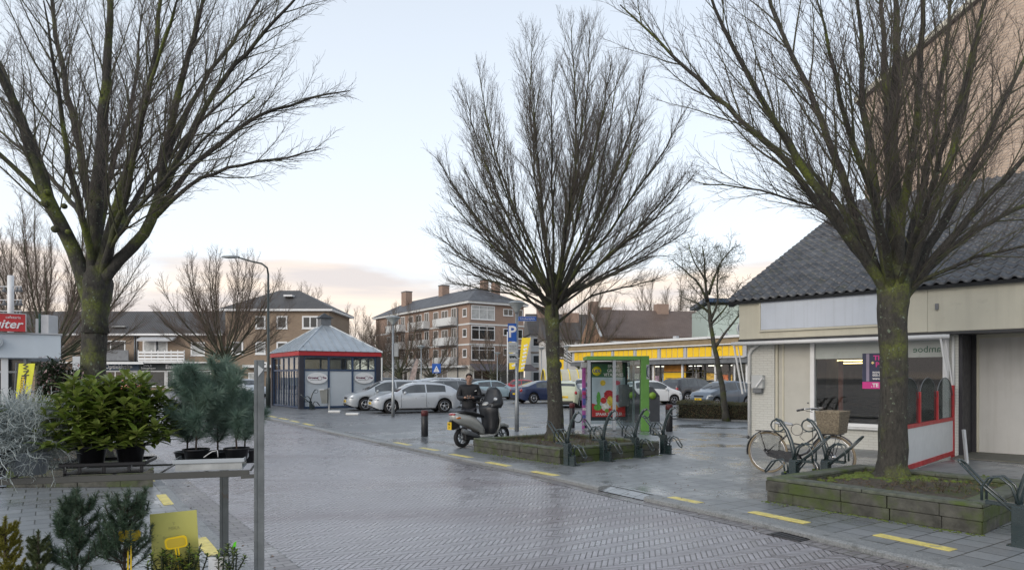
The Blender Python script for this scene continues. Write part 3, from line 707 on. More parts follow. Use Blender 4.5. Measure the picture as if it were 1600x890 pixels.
# ---------------------------------------------------------------- the empty shop on the right
FD = Vector((0.712,-0.702,0)).normalized()
SO = Vector((6.19,17.9,0)); MS = basis(SO, FD)
shop = empty('empty_shop', MS, 'empty single-storey shop with cream fascia, tiled roof and to-let poster in its window', 'shop')
m = MB()
m.box(0,0,0,0.70,0.30,2.66); m.box(4.54,0,0,4.71,0.3,2.66); m.box(1.66,0.02,0,4.54,0.24,0.52)       # brick piers and wall under the window
m.box(0,0.30,0,0.22,14.5,3.6)
m.build('brick_wall', M_wbrick, shop, 0.004)
m = MB(); m.prism([(0.001,0.2,3.6),(0.001,9.2,3.6),(0.001,9.2,7.72)], (0.2,0,0)); m.build('gable_wall', M_brickC, shop, recalc=True)
m = MB(); m.box(0.70,0.13,0.02,1.60,0.18,2.66); d = m.build('blank_panel', mat('door_paint', (0.47,0.465,0.42), 0.5, var=0.05, spot=((0.35,0.34,0.3),2,0.6,0.2)), shop, 0.003)
m = MB(); m.box(0.701,0.06,0.02,0.76,0.13,2.66); m.box(0.86,0.10,0.02,0.90,0.129,2.6); m.box(0.70,0.02,0,1.66,0.13,0.05); m.build('panel_frame', M_cream, d)
m = MB(); m.ball((1.50,0.11,1.05),(0.02,0.02,0.02)); m.build('keyhole', M_slate, d)
# shop window
m = MB(); m.box(1.60,-0.02,0.52,1.70,0.16,2.66); m.box(4.42,-0.02,0.52,4.539,0.16,2.66); m.box(1.70,0.0,0.52,4.42,0.15,0.60); m.box(1.70,0.0,2.50,4.42,0.15,2.66)
wf = m.build('window_frame', M_whitefr, shop, 0.004)
m = MB(); m.box(1.56,-0.09,0.47,4.56,0.0,0.516); m.build('sill', M_white, wf)
m = MB(); m.box(1.70,0.07,0.60,4.42,0.078,2.50); m.build('shop_window_glass', glassmat('shop_glass', (0.80,0.83,0.82), 0.9, 0.01), shop)
M_frost = mat('frosted_film', (0.36,0.39,0.37), 0.35, var=0.06)
m = MB(); m.box(1.705,0.060,2.13,4.415,0.068,2.497); fl = m.build('frosted_film', M_frost, shop)
M_darkgreen = mat('green_lettering', (0.03,0.11,0.07), 0.5)
text(None, 'lettering', 'amboe', wallM((4.10,0.053,2.30), (1,0,0)), 0.21, M_darkgreen, 0.001, 'CENTER', parent=fl, sx=-0.95)
# interior seen through the glass
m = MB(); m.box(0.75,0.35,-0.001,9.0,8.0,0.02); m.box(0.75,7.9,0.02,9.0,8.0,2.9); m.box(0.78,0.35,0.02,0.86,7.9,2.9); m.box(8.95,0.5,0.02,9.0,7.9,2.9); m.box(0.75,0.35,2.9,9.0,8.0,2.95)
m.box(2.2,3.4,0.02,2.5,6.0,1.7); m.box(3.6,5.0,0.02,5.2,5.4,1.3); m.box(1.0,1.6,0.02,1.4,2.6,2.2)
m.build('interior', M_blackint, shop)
m = MB(); m.box(1.35,2.4,2.12,2.05,2.47,2.15); m.box(1.15,3.0,2.06,1.95,3.07,2.09); m.build('ceiling_lamp', emit('warm_tube', (1.0,0.72,0.3), 4.0), shop)
m = MB(); m.box(1.95,0.9,0.02,2.05,0.95,2.1); m.box(2.9,2.2,0.4,3.3,2.6,1.4); m.build('display_stand', mat('red_brown', (0.16,0.04,0.025), 0.5), shop)
# fascia with overhang, gutter board
m = MB(); m.box(-0.10,-0.30,2.66,4.2,0.36,3.64); m.box(4.203,-0.30,2.66,13.0,0.36,3.64); m.build('fascia', M_cream, shop, 0.006)
m = MB(); m.box(-0.12,-0.315,2.60,13.0,0.34,2.658); m.build('soffit', M_dark, shop)
m = MB(); m.box(0.50,-0.345,2.88,3.62,-0.302,3.58); sp_ = m.build('blank_sign_panel', mat('pale_sign', (0.52,0.57,0.64), 0.45, var=0.03, spot=((0.44,0.49,0.56),1.5,0.6,0.2), streak=((0.36,0.40,0.44), 9, 0.5)), shop, 0.004)
m = MB(); m.box(0.46,-0.352,2.83,3.66,-0.303,2.876); m.box(0.46,-0.352,3.584,3.66,-0.303,3.62); m.box(0.455,-0.352,2.878,0.497,-0.303,3.582); m.build('sign_trim', M_cream, sp_)
m = MB(); m.box(5.93,-0.36,2.70,6.02,-0.302,3.15); m.build('bracket', M_whitefr, shop); m = MB(); m.box(4.35,-0.34,3.13,4.41,-0.30,3.26); m.build('hook', M_slate, shop)
# awning cassette and its folded arms
m = MB(); m.tube([(-0.28,-0.36,2.55),(4.62,-0.36,2.55)], 0.045, 10); m.box(-0.2,-0.33,2.585,4.55,-0.05,2.60); aw = m.build('awning_roller', M_whitefr, shop)
for xa in (-0.22, 4.46):
    m = MB(); m.bar((xa,-0.36,2.52),(xa+0.12,-0.10,1.25),0.04,0.035); m.bar((xa+0.06,-0.25,2.50),(xa+0.18,-0.06,1.3),0.022,0.022); m.build('awning_arm', M_whitefr, aw)
m = MB(); m.tube([(0.35,-0.10,2.55),(0.14,-0.09,2.40),(0.06,-0.06,2.28),(0.06,-0.06,0.02)], 0.04, 10); m.tube([(0.06,-0.06,1.5),(0.06,-0.06,1.56)], 0.052, 10); m.build('downpipe', M_white, shop); m = MB(); m.tube([(4.62,-0.05,2.58),(4.62,-0.05,1.1)], 0.03, 8); m.build('downpipe', M_white, shop)
# dark return wall, recessed white garage panel and its step
m = MB(); m.box(4.712,0.002,0,4.78,1.10,2.66); m.box(4.78,0.9,0,4.86,1.10,2.66); m.build('dark_return_wall', mat('charcoal', (0.022,0.022,0.027), 0.6, var=0.1), shop)
m = MB(); m.box(4.90,1.02,0.03,12.0,1.08,2.55); gp = m.build('white_panel', mat('panel_white', (0.52,0.52,0.50), 0.5, var=0.04, spot=((0.42,0.42,0.39),1.2,0.6,0.3), streak=((0.33,0.33,0.29), 5, 0.4)), shop)
m = MB(); m.box(4.86,0.96,0.0,4.90,1.1,2.66); m.box(4.9,0.98,2.55,12.0,1.1,2.66); m.build('frame', M_cream, gp)
m = MB(); m.box(4.72,-0.55,0.002,13.0,1.02,0.03); m.build('step', mat('worn_concrete', (0.17,0.165,0.15), 0.75, var=0.2, scale=3, c2=(0.11,0.115,0.09), bmp=0.3), shop)
# mailbox
mbx = empty('mailbox', MS @ Matrix.Translation((0.30,0,1.38)), 'broken white mailbox with its flap hanging open on the white brick pier', 'mailbox')
m = MB(); m.box(-0.14,-0.16,0.02,0.16,-0.002,0.36); m.build('box', mat('mailbox_paint', (0.48,0.5,0.5), 0.4, var=0.1), mbx, 0.008)
m = MB(); m.bar((0.02,-0.18,0.06),(0.20,-0.22,0.27),0.10,0.03); m.build('flap', M_whitefr, mbx)
m = MB(); m.box(-0.12,-0.14,-0.10,0.12,-0.004,0.015); m.build('newspaper_slot', M_slate, mbx, 0.01)
# to-let poster
po = empty('rental_poster', MS @ Matrix.Translation((2.78,0.045,1.42)), 'navy and pink to-let poster hanging inside the shop window', 'poster')
M_navy = mat('navy', (0.022,0.03,0.075), 0.5); M_pink = mat('pink', (0.62,0.03,0.25), 0.5); M_whitet = mat('white_ink', (0.75,0.75,0.75), 0.5)
m = MB(); m.box(0,0,0.16,0.80,0.008,0.82); m.build('sheet', M_navy, po); m = MB(); m.box(0,-0.001,0,0.80,0.008,0.158); m.build('strip', M_pink, po)
m = MB(); m.box(0.085,-0.004,0.17,0.15,-0.001,0.81); m.build('grey_stripe', mat('grey_stripe',(0.25,0.22,0.3),0.5), po)
text(None,'headline','THOMA\n POST',wallM((0.24,-0.004,0.63),(1,0,0)),0.155,M_pink,0.001,'LEFT',parent=po,bold=0.004)
text(None,'small_print','scoop makelaars\n055-578 42 40\nwww.thomapost.nl',wallM((0.22,-0.004,0.31),(1,0,0)),0.075,M_whitet,0.001,'LEFT',parent=po,bold=0.002)
text(None,'strip_text','.TE KOOP',wallM((0.19,-0.005,0.078),(1,0,0)),0.12,M_whitet,0.001,'LEFT',parent=po,bold=0.004)
m = MB(); m.prism([(0.19,-0.004,0.60),(0.225,-0.004,0.635),(0.26,-0.004,0.60),(0.225,-0.004,0.565)],(0,-0.002,0)); m.build('diamond', mat('gold',(0.75,0.6,0.25),0.5), po)
# roof of real pantiles
def pantile_roof(name, par, M, L, H, tw, th, mt, amp=0.035):
    "L along the eave (x), H up the slope; tile courses overlap"
    V = []; Fc = []; ns = int(L/tw*8); rows = int(H/th); rng = random.Random(4)
    xs = [L*i/ns for i in range(ns+1)]
    def prof(x):
        u = (x/tw) % 1.0
        return amp*math.sin(2*PI*u) if u < 0.5 else -amp*0.45*math.sin(2*PI*(u-0.5))
    ht = [rng.uniform(-0.006,0.006) for _ in range(rows*200)]
    for r in range(rows):
        y0 = r*th-0.05; y1 = (r+1)*th+0.02
        for (yy, lift) in ((y0,-0.012),(y0,0.035),(y1,-0.004)):
            for i, x in enumerate(xs): V.append(M @ Vector((x, yy, prof(x)+lift+0.02+ht[(r*97+int(x/tw)) % len(ht)])))
    k = ns+1
    for r in range(rows):
        b = r*3*k
        for i in range(ns):
            Fc.append((b+i, b+i+1, b+k+i+1, b+k+i)); Fc.append((b+k+i, b+k+i+1, b+2*k+i+1, b+2*k+i))
    mb = MB(); mb.v = [tuple(v) for v in V]; mb.f = Fc; mb.mi = [0]*len(Fc); mb.sm = [True]*len(Fc)
    return mb.build(name, mt, par)
M_pan = mat('glazed_pantile', (0.04,0.046,0.056), 0.36, var=0.25, scale=2.7, c2=(0.11,0.118,0.13), spot=((0.06,0.065,0.045), 2.3, 0.56, 0.12), spec=0.6)
sl = math.atan2(7.93-3.68, 9.2)
Mr = Matrix.Translation((-0.38,-0.42,3.66)) @ Matrix.Rotation(sl, 4, 'X')
rf = pantile_roof('roof', shop, Mr, 13.5, 10.3, 0.225, 0.33, M_pan, 0.04)
m = MB(); m.box(-0.36,-0.40,3.56,-0.30,9.3,3.60); 
m = MB(Mr); m.box(0.02,0.0,-0.16,0.16,10.3,-0.01); m.box(0.0,-0.02,-0.09,13.5,0.03,-0.01); m.build('verge_board', M_dark, rf)
m = MB(Mr); m.box(0.16,0.03,-0.06,13.5,10.3,-0.045); m.build('roof_deck', M_dark, rf)
m = MB(); m.box(-0.30,-0.40,3.60,13.0,0.0,3.645); m.build('gutter', M_dark, rf)

# tall brick gable behind the shop
tb = empty('gabled_building', MS @ Matrix.Translation((0,9.15,0)), 'tall beige brick building whose blank gable rises above the tiled shop roof', 'building')
m = MB(); m.prism([(0,0,0),(13,0,0),(13,0,11.6),(6.5,0,15.7),(0,0,11.6)], (0,12,0)); m.build('wall', M_brickC, tb, recalc=True)
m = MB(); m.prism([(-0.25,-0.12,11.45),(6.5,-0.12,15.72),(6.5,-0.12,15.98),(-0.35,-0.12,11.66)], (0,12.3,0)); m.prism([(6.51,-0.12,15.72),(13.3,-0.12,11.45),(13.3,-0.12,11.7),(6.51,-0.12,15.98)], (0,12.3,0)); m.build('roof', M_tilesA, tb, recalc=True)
m = MB(); m.bar((-0.3,-0.16,11.58),(6.5,-0.16,15.86),0.06,0.16); m.build('rake_trim', M_cream, tb)

# red framed wind screen beside the shop window
ws = empty('wind_screen', basis(SO+FD*4.66, Vector((-0.702,-0.712,0))), 'red-framed wind screen with glass arches beside the shop window', 'wind screen')
M_red = mat('red_paint', (0.42,0.02,0.025), 0.45, var=0.2, spot=((0.2,0.03,0.03),8,0.62,0.1))
m = MB(); m.box(0.22,-0.03,0.0,0.30,0.03,1.52); m.box(4.1,-0.03,0,4.16,0.03,1.52); m.box(0.30,-0.03,0.05,4.1,0.03,0.14); m.box(0.30,-0.031,0.78,4.1,0.03,0.85)
for xx in (1.58,2.84): m.box(xx-0.035,-0.032,0.85,xx+0.035,0.031,1.42)
m.build('frame', M_red, ws, 0.004)
m = MB(); m.box(0.30,-0.012,0.14,4.1,0.012,0.78); m.build('board', mat('white_board', (0.6,0.63,0.64), 0.4, var=0.04, spot=((0.5,0.53,0.53),2,0.6,0.2)), ws)
M_arch = glassmat('arch_glass', (0.62,0.66,0.66), 0.5, 0.06, 1.15)
for k in range(3):
    x0, x1 = ((0.31,1.54),(1.62,2.80),(2.88,4.08))[k]; c = (x0+x1)/2; r = (x1-x0)/2
    pl = [(x0,0,0.85),(x1,0,0.85)]+[(c+r*math.cos(a*PI/12),0,1.30+0.38*math.sin(a*PI/12)) for a in range(13)]
    m = MB(); m.prism([(p[0],-0.004,p[2]) for p in pl], (0,0.008,0)); m.build('glass_arch', M_arch, ws)
    m = MB(); m.tube(pl[2:], 0.008, 6); m.build('edge_bead', M_slate, ws)

# ---------------------------------------------------------------- metal-roofed kiosk
K0 = Vector((-11.1,35.9,0)); MK = basis(K0, VD)
ki = empty('kiosk', MK, 'square kiosk with blue frames, red eaves and a pyramid metal roof', 'kiosk')
M_blue = mat('blue_frame', (0.035,0.062,0.12), 0.4, var=0.1); M_greyp = mat('grey_board', (0.46,0.50,0.53), 0.5, var=0.03)
KX, KY, KT = 4.3, 5.3, 2.85
m = MB(); m.box(-0.0,-0.0,0.02,KX,KY,0.06); m.box(0.3,2.8,0.06,2.4,3.2,1.2); m.box(2.6,1.2,0.06,3.6,1.6,1.0); m.build('floor', M_dark, ki)
for (x, y) in ((0,0),(KX,0),(0,KY),(KX,KY)):
    m = MB(); m.box(x-0.12,y-0.12,0,x+0.12,y+0.12,KT); m.build('corner_post', mat('post_dark',(0.03,0.032,0.045),0.5), ki)
def kwall(Mf, L, n, panel):
    m = MB(Mf)
    xs = [0.15+(L-0.3)*i/n for i in range(n+1)]
    for x in xs: m.box(x-0.05,-0.05,0.02,x+0.05,0.03,KT)
    for a, b in zip(xs, xs[1:]):
        for z in (0.07, 2.05, 2.78): m.box(a+0.05,-0.045,z-0.05,b-0.05,0.025,z+0.05)
    fr = m.build('frame', M_blue, ki)
    for i, (a, b) in enumerate(zip(xs, xs[1:])):
        m = MB(Mf); m.box(a+0.05,-0.012,2.10,b-0.05,-0.006,2.73); m.build('pane', M_glass, fr)
        m = MB(Mf); m.box(a+0.05,-0.012,0.12,b-0.05,-0.004,2.0); m.build('panel' if panel else 'glass_door', M_greyp if panel else M_glass, fr)
        if not panel:
            m = MB(Mf); m.box((a+b)/2-0.03,-0.03,0.12,(a+b)/2+0.03,0.0,2.0); m.box(a+0.08,-0.06,1.0,a+0.10,-0.03,1.3); m.build('door_stile', M_blue, fr)
kwall(basis((0,0,0),(1,0,0)), KX, 3, True)
kwall(basis((0,KY,0),(0,-1,0)), KY, 5, False)
kwall(basis((KX,0,0),(0,1,0)), KY, 4, False); kwall(basis((KX,KY,0),(-1,0,0)), KX, 3, True)
M_redf = mat('red_fascia', (0.42,0.025,0.03), 0.45, var=0.08)
m = MB(); e = 0.16
for a, b in (((-e,-e),(KX+e,-e+0.06)),((-e,KY+e-0.06),(KX+e,KY+e)),((-e,-e+0.06),(-e+0.06,KY+e-0.06)),((KX+e-0.06,-e+0.06),(KX+e,KY+e-0.06))): m.box(a[0],a[1],2.82,b[0],b[1],3.05)
m.build('eave_fascia', M_redf, ki)
m = MB(); m.box(-e+0.061,-e+0.061,2.84,KX+e-0.061,KY+e-0.061,2.88); m.build('soffit', M_white, ki)
M_zinc = mat('zinc', (0.42,0.46,0.49), 0.38, 0.5, var=0.12, scale=1.5)
ap = Vector((KX/2, KY/2, 4.78)); c4 = [Vector((-e-0.05,-e-0.05,3.06)),Vector((KX+e+0.05,-e-0.05,3.06)),Vector((KX+e+0.05,KY+e+0.05,3.06)),Vector((-e-0.05,KY+e+0.05,3.06))]
m = MB(); t4 = [p.lerp(ap,0.9) for p in c4]
for i in range(4): m.quad(c4[i], c4[(i+1)%4], t4[(i+1)%4], t4[i])
m.add(t4, [(0,1,2,3)]); rfk = m.build('metal_roof', M_zinc, ki)
m = MB()
for i in range(4):
    a, b = c4[i], c4[(i+1)%4]; m.bar(a, t4[i], 0.07, 0.07)
    n = 11
    for k in range(1, n):
        p = a.lerp(b, k/n); hgt = 1-abs(2*k/n-1); q = p.lerp((t4[i]+t4[(i+1)%4])/2, 1.0) if False else p+ (((t4[i]+t4[(i+1)%4])/2)-(a+b)/2)*min(0.97,hgt)
        m.bar(p+Vector((0,0,0.02)), q+Vector((0,0,0.02)), 0.035, 0.05)
m.build('seam', M_zinc, rfk)
m = MB(); m.box(ap.x-0.3,ap.y-0.3,4.55,ap.x+0.3,ap.y+0.3,5.05); cu = m.build('cupola', M_slate, ki)
m = MB(); cc = [Vector((ap.x+sx*0.42,ap.y+sy*0.42,5.05)) for sx,sy in ((-1,-1),(1,-1),(1,1),(-1,1))]; m.add(cc+[Vector((ap.x,ap.y,5.36))], [(0,1,4),(1,2,4),(2,3,4),(3,0,4),(3,2,1,0)]); m.build('cap', M_dark, cu)
m = MB(); m.tube([(KX+0.2,-0.1,2.76),(KX+0.2,-0.1,0.05)],0.045,8); m.build('downpipe', M_white, ki)
M_maroon = mat('maroon_ink', (0.12,0.01,0.05), 0.5)
for xo, pos in ((0.85,'left'),(3.48,'right')):
    s_ = empty('oval_sign', MK @ Matrix.Translation((xo,-0.06,1.62)), 'white oval sign on the %s grey board of the kiosk' % pos, 'sign')
    m = MB(); m.prism([(0.55*math.cos(a*PI/14),0,0.30*math.sin(a*PI/14)) for a in range(28)], (0,-0.03,0)); m.build('plate', M_whitefr, s_, recalc=True)
    text(None,'lettering','Groene',wallM((-0.24,-0.034,0.02),(1,0,0)),0.17,M_maroon,0.001,parent=s_,bold=0.006); text(None,'lettering','Tas',wallM((0.38,-0.034,0.02),(1,0,0)),0.15,M_maroon,0.001,parent=s_,bold=0.006)
    m = MB(); m.tube([(0.13+0.11*math.cos(a*PI/8),-0.035,0.0+0.10*math.sin(a*PI/8)) for a in range(16)],0.008,5,closed=True); m.build('ring', M_maroon, s_)
    m = MB(); m.box(-0.38,-0.036,-0.105,0.08,-0.031,-0.085); m.build('underline', M_slate, s_)

# ---------------------------------------------------------------- apartment block
AQ = Vector((-5.9,95,0)); MA = basis(AQ, VD)
ab = empty('apartment_block', MA, 'four-storey brick apartment block with white bands, balconies and a hipped slate roof', 'building')
AX, AY, AE = 9.2, 33.0, 11.9
m = MB(); m.box(0,0,0,AX,AY,3.3,0); m.build('ground_floor_wall', mat('pale_plaster',(0.5,0.48,0.43),0.7), ab)
m = MB(); m.box(0,0,3.3,AX,AY,AE); m.build('brick_wall', M_brickB, ab)
m = MB()
for z in (6.1, 8.95): m.box(-0.06,-0.06,z,AX+0.06,AY+0.06,z+0.22)
m.box(-0.5,-0.5,AE,AX+0.5,AY+0.5,AE+0.32); m.build('white_band', M_white, ab)
m = MB(); h = 3.1; a_, b_ = -0.6, 0.3
c4 = [Vector((-0.6,-0.6,AE+0.32)),Vector((AX+0.6,-0.6,AE+0.32)),Vector((AX+0.6,AY+0.6,AE+0.32)),Vector((-0.6,AY+0.6,AE+0.32))]
r0 = Vector((AX/2, 5.5, AE+h)); r1 = Vector((AX/2, AY-3.5, AE+h))
m.add(c4+[r0,r1], [(0,1,4),(1,2,5,4),(2,3,5),(3,0,4,5),(3,2,1,0)]); ar = m.build('roof', M_slates, ab)
for (x,y,w,l,z) in ((5.6,5.2,0.8,1.2,16.2),(7.0,4.2,0.9,1.1,15.9),(4.6,16.0,1.3,1.3,16.5),(3.2,27,1.2,1.8,16.5)):
    m = MB(); m.box(x-w/2,y-l/2,13.4,x+w/2,y+l/2,z-0.15); ch = m.build('chimney', M_brickB, ar)
    m = MB(); m.box(x-w/2-0.06,y-l/2-0.06,z-0.15,x+w/2+0.06,y+l/2+0.06,z); m.build('cap', M_slate, ch)
m = MB(); m.tube([(5.0,9,14.8),(5.0,9,18.2)],0.04,5); m.tube([(4.5,7.5,14.8),(4.5,7.5,15.9)],0.09,6); m.build('antenna', M_slate, ar)
for y in (12.5, 21): 
    m = MB(); zt = AE+0.4+(y*0+2.0)/ (AX/2+0.6)*2.7; m.bar((1.6,y,13.32),(2.4,y,13.78),0.9,0.08); m.build('skylight', M_winl, ar)
Mfr = basis((0,0,0),(1,0,0)); Mle = basis((0,AY,0),(0,-1,0))
for i, z in enumerate((3.55, 6.4, 9.25)):
    win(ab, Mfr, 0.25, 4.15, z+0.45, z+2.45, 3, fw=0.12, pane=M_winl if i == 2 else M_win, split=0.72)
    win(ab, Mfr, 5.6, 7.3, z+1.2, z+2.2, 2, fw=0.1)
    win(ab, Mle, AY-1.9, AY-0.75, z+0.85, z+2.05, fw=0.12)
    win(ab, Mfr, 8.1, 9.0, z+0.8, z+2.2, fw=0.1)
    # balconies along the street facade
    for k in range(3):
        y0 = 3.6+k*8.6; X = AY-y0
        win(ab, Mle, X-1.6, X-0.1, z+0.05, z+2.35, 2, fw=0.1); win(ab, Mle, X-4.6, X-2.6, z+0.5, z+2.2, 2, fw=0.1); win(ab, Mle, X-7.2, X-5.6, z+0.5, z+2.2, 1, fw=0.1)
        b = MB(); b.box(-1.1,y0-0.2,z-0.18,0.0,y0+5.4,z); b.box(-1.12,y0-0.2,z,-1.06,y0+5.4,z+0.95); b.box(-1.06,y0-0.2,z,-0.0,y0-0.14,z+0.95); b.box(-1.06,y0+5.34,z,-0.0,y0+5.4,z+0.95); b.build('balcony', M_white, ab)
for k in range(6):
    win(ab, Mle, 1.0+k*4.5, 4.2+k*4.5, 0.5, 2.7, 2, fw=0.12, pane=M_win, name='shop_window'); 
b = MB(); b.box(-1.0,0.5,3.0,-0.0,AY,3.28); b.build('shop_canopy', M_white, ab)
win(ab, Mfr, 0.6, 3.4, 0.4, 2.6, 2, fw=0.1, name='shop_window', pane=M_win); win(ab, Mfr, 4.0, 8.6, 0.4, 2.6, 4, fw=0.1, name='shop_window')
b = MB(); b.prism([(0.1,-0.05,3.5),(0.1,-1.7,2.62),(0.1,-1.7,2.5),(0.1,-0.05,3.35)], (5.0,0,0)); b.prism([(5.2,-0.05,3.5),(5.2,-1.7,2.62),(5.2,-1.7,2.5),(5.2,-0.05,3.35)], (5.3,0,0)); b.build('awning', mat('awning_cloth',(0.10,0.095,0.11),0.8), ab, recalc=True)
b = MB(); b.tube([(-0.1,3.2,11.5),(-0.1,3.2,0.2)],0.08,6); b.build('downpipe', M_slate, ab)

# lower white block to the right
wb = empty('white_block', basis((3.1,112,0), VD*0.5+Vector((1,-0.15,0))), 'white-panelled apartment row under a dark roof, right of the brick apartment block', 'building')
m = MB(); m.box(0,0,0,24,9,8.6); m.build('wall', M_white, wb)
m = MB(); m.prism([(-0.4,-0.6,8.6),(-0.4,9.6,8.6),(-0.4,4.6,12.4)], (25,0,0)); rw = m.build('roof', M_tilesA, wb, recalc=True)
m = MB(); m.box(1.6,3.6,11.4,3.6,5.4,13.6); m.box(12.6,3.6,11.4,14.4,5.4,13.6); m.build('chimney', M_brickB, rw)
for k in range(8):
    for z in (3.3, 6.1):
        win(wb, I4, 0.3+k*3.0, 2.9+k*3.0, z+0.55, z+1.95, 2, fw=0.12)
    win(wb, I4, 0.3+k*3.0, 2.9+k*3.0, 0.5, 2.5, 2, fw=0.12, name='shop_window')
m = MB(); m.box(0,-0.02,2.8,24,-0.005,3.2); m.box(-0.05,-0.09,5.55,24,-0.005,5.75); m.build('dark_band', M_brickA, wb)

# brown-roofed terrace with gable end
gt = empty('gabled_terrace', basis(((938-800)/F*84, 84, 0), Vector((0.97,0.2,0))), 'orange-brick terrace with gable end and brown roof behind the supermarket', 'building')
m = MB(); m.prism([(0,0,0),(0,8,0),(0,8,7.4),(0,5.8,9.9),(0,4.2,9.9),(0,0,7.4)][:1]+[(0,8,0),(0,8,6.6),(0,4,9.9),(0,0,6.6)], (16,0,0)); m.build('wall', M_brickD, gt, recalc=True)
m = MB(); m.prism([(0.35,-0.5,6.45),(0.35,4,10.05),(0.35,8.5,6.45),(0.35,8.5,6.7),(0.35,4,10.35),(0.35,-0.5,6.7)], (16,0,0)); rg = m.build('roof', M_tilesB, gt, recalc=True)
m = MB(); m.box(-0.05,3.2,9.0,0.9,4.8,11.3); m.box(9.0,3.4,9.6,10.6,4.6,11.2); m.build('chimney', M_brickB, rg)
m = MB(); m.bar((0.0,-0.4,6.6),(0.0,4,10.2),0.3,0.12); m.build('verge', M_white, gt)
for x in (1.2,4.6,7.2,10.2,12.8): win(gt, I4, x, x+1.9, 4.4, 6.1, 2, fw=0.14)
lt = empty('low_terrace', basis(((850-800)/F*95, 95, 0), Vector((1,0.05,0))), 'low terrace with grey roof and white eaves left of the gable end', 'building')
m = MB(); m.box(0,0,0,9.6,8,6.8); m.build('wall', M_white, lt)
m = MB(); m.prism([(-0.2,-0.6,6.8),(-0.2,8.6,6.8),(-0.2,4,9.9)], (10.2,0,0)); rl = m.build('roof', M_tilesA, lt, recalc=True)
m = MB(); m.box(3.2,3.4,9.0,5.4,4.8,10.9); m.build('chimney', M_brickB, rl)
for k in range(3): win(lt, I4, 0.6+k*3.1, 2.9+k*3.1, 4.3, 5.9, 2, fw=0.12)

# ---------------------------------------------------------------- supermarket
LO = Vector((5.35,60,0)); ML = basis(LO, UD)
su = empty('supermarket', ML, 'long low supermarket with a band of yellow panels over its glass front', 'supermarket')
LL = 18.0
M_yel = mat('yellow_panel', (0.90,0.58,0.02), 0.4, var=0.04); M_lgrey = mat('light_grey', (0.45,0.46,0.47), 0.5, var=0.06)
M_tan = mat('tan_cladding', (0.26,0.20,0.12), 0.7, var=0.15)
m = MB(); m.box(0,1.4,3.2,LL,16,4.2); m.box(0.0,3.0,0,0.3,16,3.2); m.box(0.3,15.7,0,LL,16,3.2); m.build('wall', M_lgrey, su)
m = MB(); m.box(-0.5,-0.35,4.32,LL+0.35,1.5,4.48); m.box(-0.5,-0.33,3.86,LL+0.3,0.0,3.93); m.build('roof_edge', M_whitefr, su)
m = MB(); m.box(-0.35,-0.22,3.93,LL+0.2,-0.02,4.32); m.build('tan_band', M_tan, su)
m = MB(); m.box(-0.05,-0.05,3.0,LL,0.0,3.86); m.box(-0.05,-0.14,2.96,LL,-0.04,3.03); m.build('sign_band', M_lgrey, su)
yb = [0.10+i*(LL-0.1)/7 for i in range(8)]
for a, b in zip(yb, yb[1:]):
    for k in range(4):
        w = (b-a-0.36)/4; x = a+0.18+w*k
        m = MB(); m.box(x+0.03,-0.085,3.10,x+w-0.03,-0.052,3.78); m.build('yellow_panel', M_yel, su)
    m = MB(); m.box(b-0.12,-0.12,3.03,b+0.12,-0.05,3.86); m.build('divider', M_lgrey, su)
m = MB(); m.box(-0.1,0.0,2.62,LL,1.5,2.96); m.box(-0.3,-0.03,2.62,LL+0.2,-0.001,2.955); m.build('canopy', M_slate, su)
m = MB(); m.box(0.3,1.6,0.0,LL,1.66,2.62); 
ng = 16
for i in range(ng+1):
    x = 0.3+(LL-0.4)*i/ng; m2 = None
m = MB()
for i in range(ng+1):
    x = 0.3+(LL-0.5)*i/ng; m.box(x-0.05,1.36,0,x+0.05,1.46,2.62)
for z in (0.0,0.9,2.0,2.56): m.box(0.35,1.37,z,LL-0.2,1.45,z+0.06)
gf = m.build('glass_front_frame', mat('mullion',(0.10,0.10,0.105),0.4), su)
m = MB(); m.box(0.35,1.40,0.06,LL-0.2,1.41,2.6); m.build('glass', M_glass, gf)
m = MB(); m.box(0.3,1.5,0,LL,15.6,0.02); m.box(0.3,8,0.02,LL,8.1,2.9); m.build('interior', mat('store_inside', (0.20,0.17,0.14), 0.8, scale=2.2, c2=(0.06,0.05,0.05)), su)
rng = random.Random(3); pc = [(0.55,0.18,0.08),(0.65,0.40,0.08),(0.25,0.32,0.42),(0.55,0.5,0.5),(0.3,0.3,0.32),(0.62,0.58,0.55),(0.42,0.3,0.38),(0.4,0.45,0.4)]
for i in range(ng):
    x = 0.3+(LL-0.5)*i/ng; w = (LL-0.5)/ng
    for z0, z1 in ((0.15,0.9),(1.0,1.98)):
        if rng.random() < 0.85 and i > 1 and not 8 < i < 11:
            c = rng.choice(pc); m = MB(); x0 = x+0.10+rng.uniform(0,0.2); m.box(x0,1.375,z0,x+w-0.12,1.395,z1-rng.uniform(0,0.25)); m.build('window_poster', mat('poster%d' % pc.index(c), c, 0.6, var=0.6, scale=9), su)
for i in range(6):
    m = MB(); m.box(0.8+i*2.8,1.9,0.05,2.6+i*2.8,2.3,1.6); m.build('goods_shelf', mat('goods%d' % (i%3), (0.25,0.2,0.17), 0.8, var=0.9, scale=7, c2=[(0.5,0.1,0.05),(0.1,0.25,0.1),(0.5,0.4,0.1)][i%3]), su)
for i in range(9):
    m = MB(); m.box(1+i*1.9,3.0,2.5,2.2+i*1.9,3.1,2.54); m.build('ceiling_lamp', emit('tube', (1.0,0.9,0.75), 3.0), su)
m = MB(); m.box(9.5,1.30,0.55,11.7,1.35,2.0); pr = m.build('yellow_board', M_yel, su)
for k in range(4): 
    m = MB(); m.box(9.7,1.29,1.55-k*0.25,10.5,1.299,1.60-k*0.25); m.box(10.7,1.29,1.55-k*0.25,11.4,1.299,1.60-k*0.25); m.build('printed_line', M_slate, pr)
